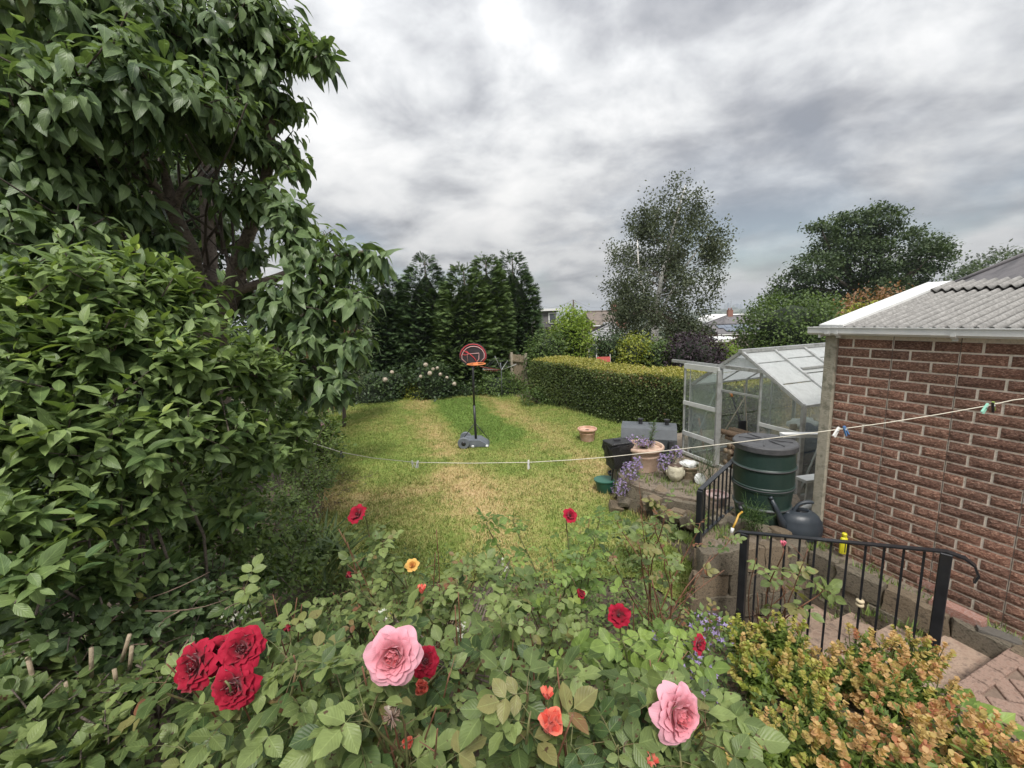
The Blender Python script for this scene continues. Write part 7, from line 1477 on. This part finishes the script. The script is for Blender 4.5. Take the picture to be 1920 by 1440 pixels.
fol('white_petal', (.62, .62, .56), (.78, .78, .72), .6, .3)
flowers('white_flowers', 'small white flower sprays left of the red roses', 'flowers', [(P(448, 1152, 1.75), (.07, .06, .05)), (P(480, 1165, 1.7), (.05, .05, .04))], 40, .012, 'white_petal', 'weed_leaf', 60, .03, base=P(455, 1200, 1.75)); flowers('white_flowers', 'tiny white flowers among the roses at the centre', 'flowers', [(P(722, 1158, 1.5), (.03, .03, .03)), (P(860, 1180, 1.5), (.03, .03, .03)), (P(1145, 1357, 1.05), (.04, .04, .03)), (P(940, 1060, 2.0), (.05, .05, .04))], 40, .011, 'white_petal', 'weed_leaf', 40, .03, base=P(860, 1260, 1.5))
# euphorbia mound ---------------------------------------------------------------
T_RND = leaf_t(.98, 2, .35, -.05, .5, .55)
fol('spurge_bract', (.36, .40, .08), (.58, .37, .17), .6, .3, tip=(.50, .22, .12)); fol('spurge_leaf', (.06, .11, .02), (.20, .28, .05), .5, .3, .15)
def spurge(label, bl, nsh, tone0, nleaf=380, bs=.0195):
    base = bl[0][0].copy(); base.z = float(ground_z(base.x, base.y)); t = thing('spurge_plant', label, 'shrub', base, 'orange spurge mounds at the lower right'); nsh = int(nsh * .82); p, d = blob_pts(bl, nsh, .7, .9); d = nrm(d + RNG.normal(0, .25, d.shape)); pos, dd, nn, ss = shoots(p - d * .05, d, .06, 15, bs, 80, -.1, False, .35, .1)
    tone = np.clip(np.tile(RNG.normal(tone0, .22, nsh), 15) + RNG.normal(0, .1, len(pos)), 0, 1); foliage(t, M['spurge_bract'], T_RND, pos, dd, nn + dd * .3, ss, tone, 90, [T_RND], 'bracts', 'bract')
    p2, d2 = blob_pts(bl, nleaf, .5, .7); pos, dd, nn, ss = shoots(p2 - d2 * .16, d2, .12, 9, .05, 60, .05); foliage(t, M['spurge_leaf'], leaf_t(.30, 2, .2, .15), pos, dd, nn, ss, RNG.random(len(pos)) * .9, 0, None, 'leaves')
    b = MB()
    for i in range(0, nsh, 3): b.tube([Vector(p[i] - d[i] * .22), Vector(p[i])], [.003, .002], 4, False)
    tw = b.build('stems', M['rose_stem'], t); tw['kind'] = 'stuff'; return t
spurge('orange-topped spurge mound at the foot of the near railing post', [PB(1640, 1235, 2.0, .17), PB(1720, 1225, 2.05, .15), PB(1570, 1260, 1.9, .15), PB(1720, 1290, 1.8, .17), PB(1660, 1290, 1.75, .15)], 230, .62)
spurge('rust-orange spurge mound in the bottom right corner', [PB(1820, 1400, 1.4, .17), PB(1700, 1390, 1.4, .17), PB(1880, 1440, 1.25, .15), PB(1600, 1420, 1.25, .14), PB(1740, 1450, 1.2, .14)], 260, .74)
spurge('yellow-green spurge mound left of the orange ones', [PB(1470, 1200, 2.05, .15), PB(1420, 1260, 1.85, .14), PB(1500, 1280, 1.8, .15), PB(1390, 1190, 2.1, .1)], 190, .22)
spurge('small-bracted spurge at the bottom right of the rose bed', [PB(1400, 1390, 1.35, .15), PB(1480, 1400, 1.35, .15), PB(1340, 1410, 1.25, .1), PB(1540, 1350, 1.55, .15)], 200, .34, bs=.016)
t = thing('variegated_plant', 'broad pale-edged leaves beside the paved path', 'plant', G(1850, 1350, .6)); n = 16; c0 = np.array([G(1838, 1352, .62)] * n) + RNG.normal(0, .03, (n, 3)) * np.array([1, 1, .1]); az = RNG.uniform(-2.2, 1.6, n); ld = nrm(np.stack([np.cos(az), np.sin(az), RNG.uniform(.2, .7, n)], 1)); foliage(t, M['rose_leaf_bright'], T_SH[3], c0, ld, UPV + RNG.normal(0, .2, (n, 3)), RNG.uniform(.15, .22, n), RNG.random(n), 16, T_SH)
b = MB()
for i in range(n): b.tube([Vector(c0[i]) - ZV * .02, Vector(c0[i] + ld[i] * .03)], .004, 4)
b.build('stems', M['rose_stem'], t)

# weeds and grass tufts in the cracks of terraces, ledge and bank -------------------
def tufts(label, spots, n, hgt, mat, wd=.006, name='weed_tufts'):
    V = []; A = []
    for (x, y, z, r) in spots:
        for k in range(n):
            a = random.uniform(0, 6.28); q = Vector((x + random.gauss(0, r), y + random.gauss(0, r), z)); h = hgt * random.uniform(.4, 1.3); w_ = Vector((math.cos(a), math.sin(a), 0)) * wd; ln = Vector((math.cos(a + 1.5), math.sin(a + 1.5), 0)) * h * random.uniform(.1, .8)
            V += [q - w_, q + w_, q + ln + ZV * h]; tn = random.random(); A += [(0, 0, tn), (0, 0, tn), (0, 1, tn)]
    o = put(name, np_mesh(name, np.array([list(v) for v in V]), np.arange(len(V)).reshape(-1, 3), np.array(A), False), M[mat]); return tag(o, label, 'weeds', kind='stuff')
rt = random.Random(8)
sp_ = [(*GP(rt.uniform(-.1, 1.4), rt.uniform(.02, .26)).xy, .56, .03) for _ in range(26)]
sp_ += [(rt.uniform(1.9, 2.5), rt.uniform(3.7, 4.3), .655, .04) for _ in range(18)]
sp_ += [(1.62 + f * .85 + rt.uniform(0, .3), 6.1 - f * .9 + rt.uniform(0, .4), .40, .05) for f in [rt.random() for _ in range(34)]]
sp_ += [(1.5 + f * .75, 5.75 - f * .95, .0, .06) for f in [rt.random() for _ in range(40)]]
sp_ += [(*GP(rt.uniform(.2, 1.4), rt.uniform(.3, .42)).xy, .12 + .3 * rt.random(), .03) for _ in range(20)]
tufts('grass and weeds growing in the cracks of the terraces and bank', sp_, 16, .08, 'weed_leaf')
fol('tuft_leaf', (.10, .17, .035), (.28, .31, .09), .7, .2)
edge = []
for i in range(len(LAWN)):
    a, b_ = Vector(LAWN[i]), Vector(LAWN[(i + 1) % len(LAWN)]); nseg = int((b_ - a).length / .09)
    for k in range(nseg): q = a.lerp(b_, k / nseg); edge.append((q.x, q.y, 0, .07))
tufts('longer ragged grass along the lawn edges', edge, 12, .10, 'lawn', .007, 'lawn_edge_grass')
tufts('scattered taller tufts of grass and clover in the lawn', [(x_, y_, 0, .035) for x_, y_ in TUFT], 9, .055, 'tuft_leaf', .008, 'lawn_tufts')
ms = MB()
for k in range(260):
    f = rt.random(); x, y = -3.0 - .25 * rt.random() * 3 + f * .35, 4.6 + f * 3.2; c = Vector((x, y, .012)); d_ = Vector((rt.gauss(0, 1), rt.gauss(0, 1), rt.gauss(0, .2))).normalized() * rt.uniform(.03, .10); ms.tube([c - d_, c + d_], [.005, .003], 4, False)
o = ms.build('bark_mulch', M['mulch']); tag(o, 'brown bark and twig mulch along the left lawn border', 'mulch', kind='stuff')
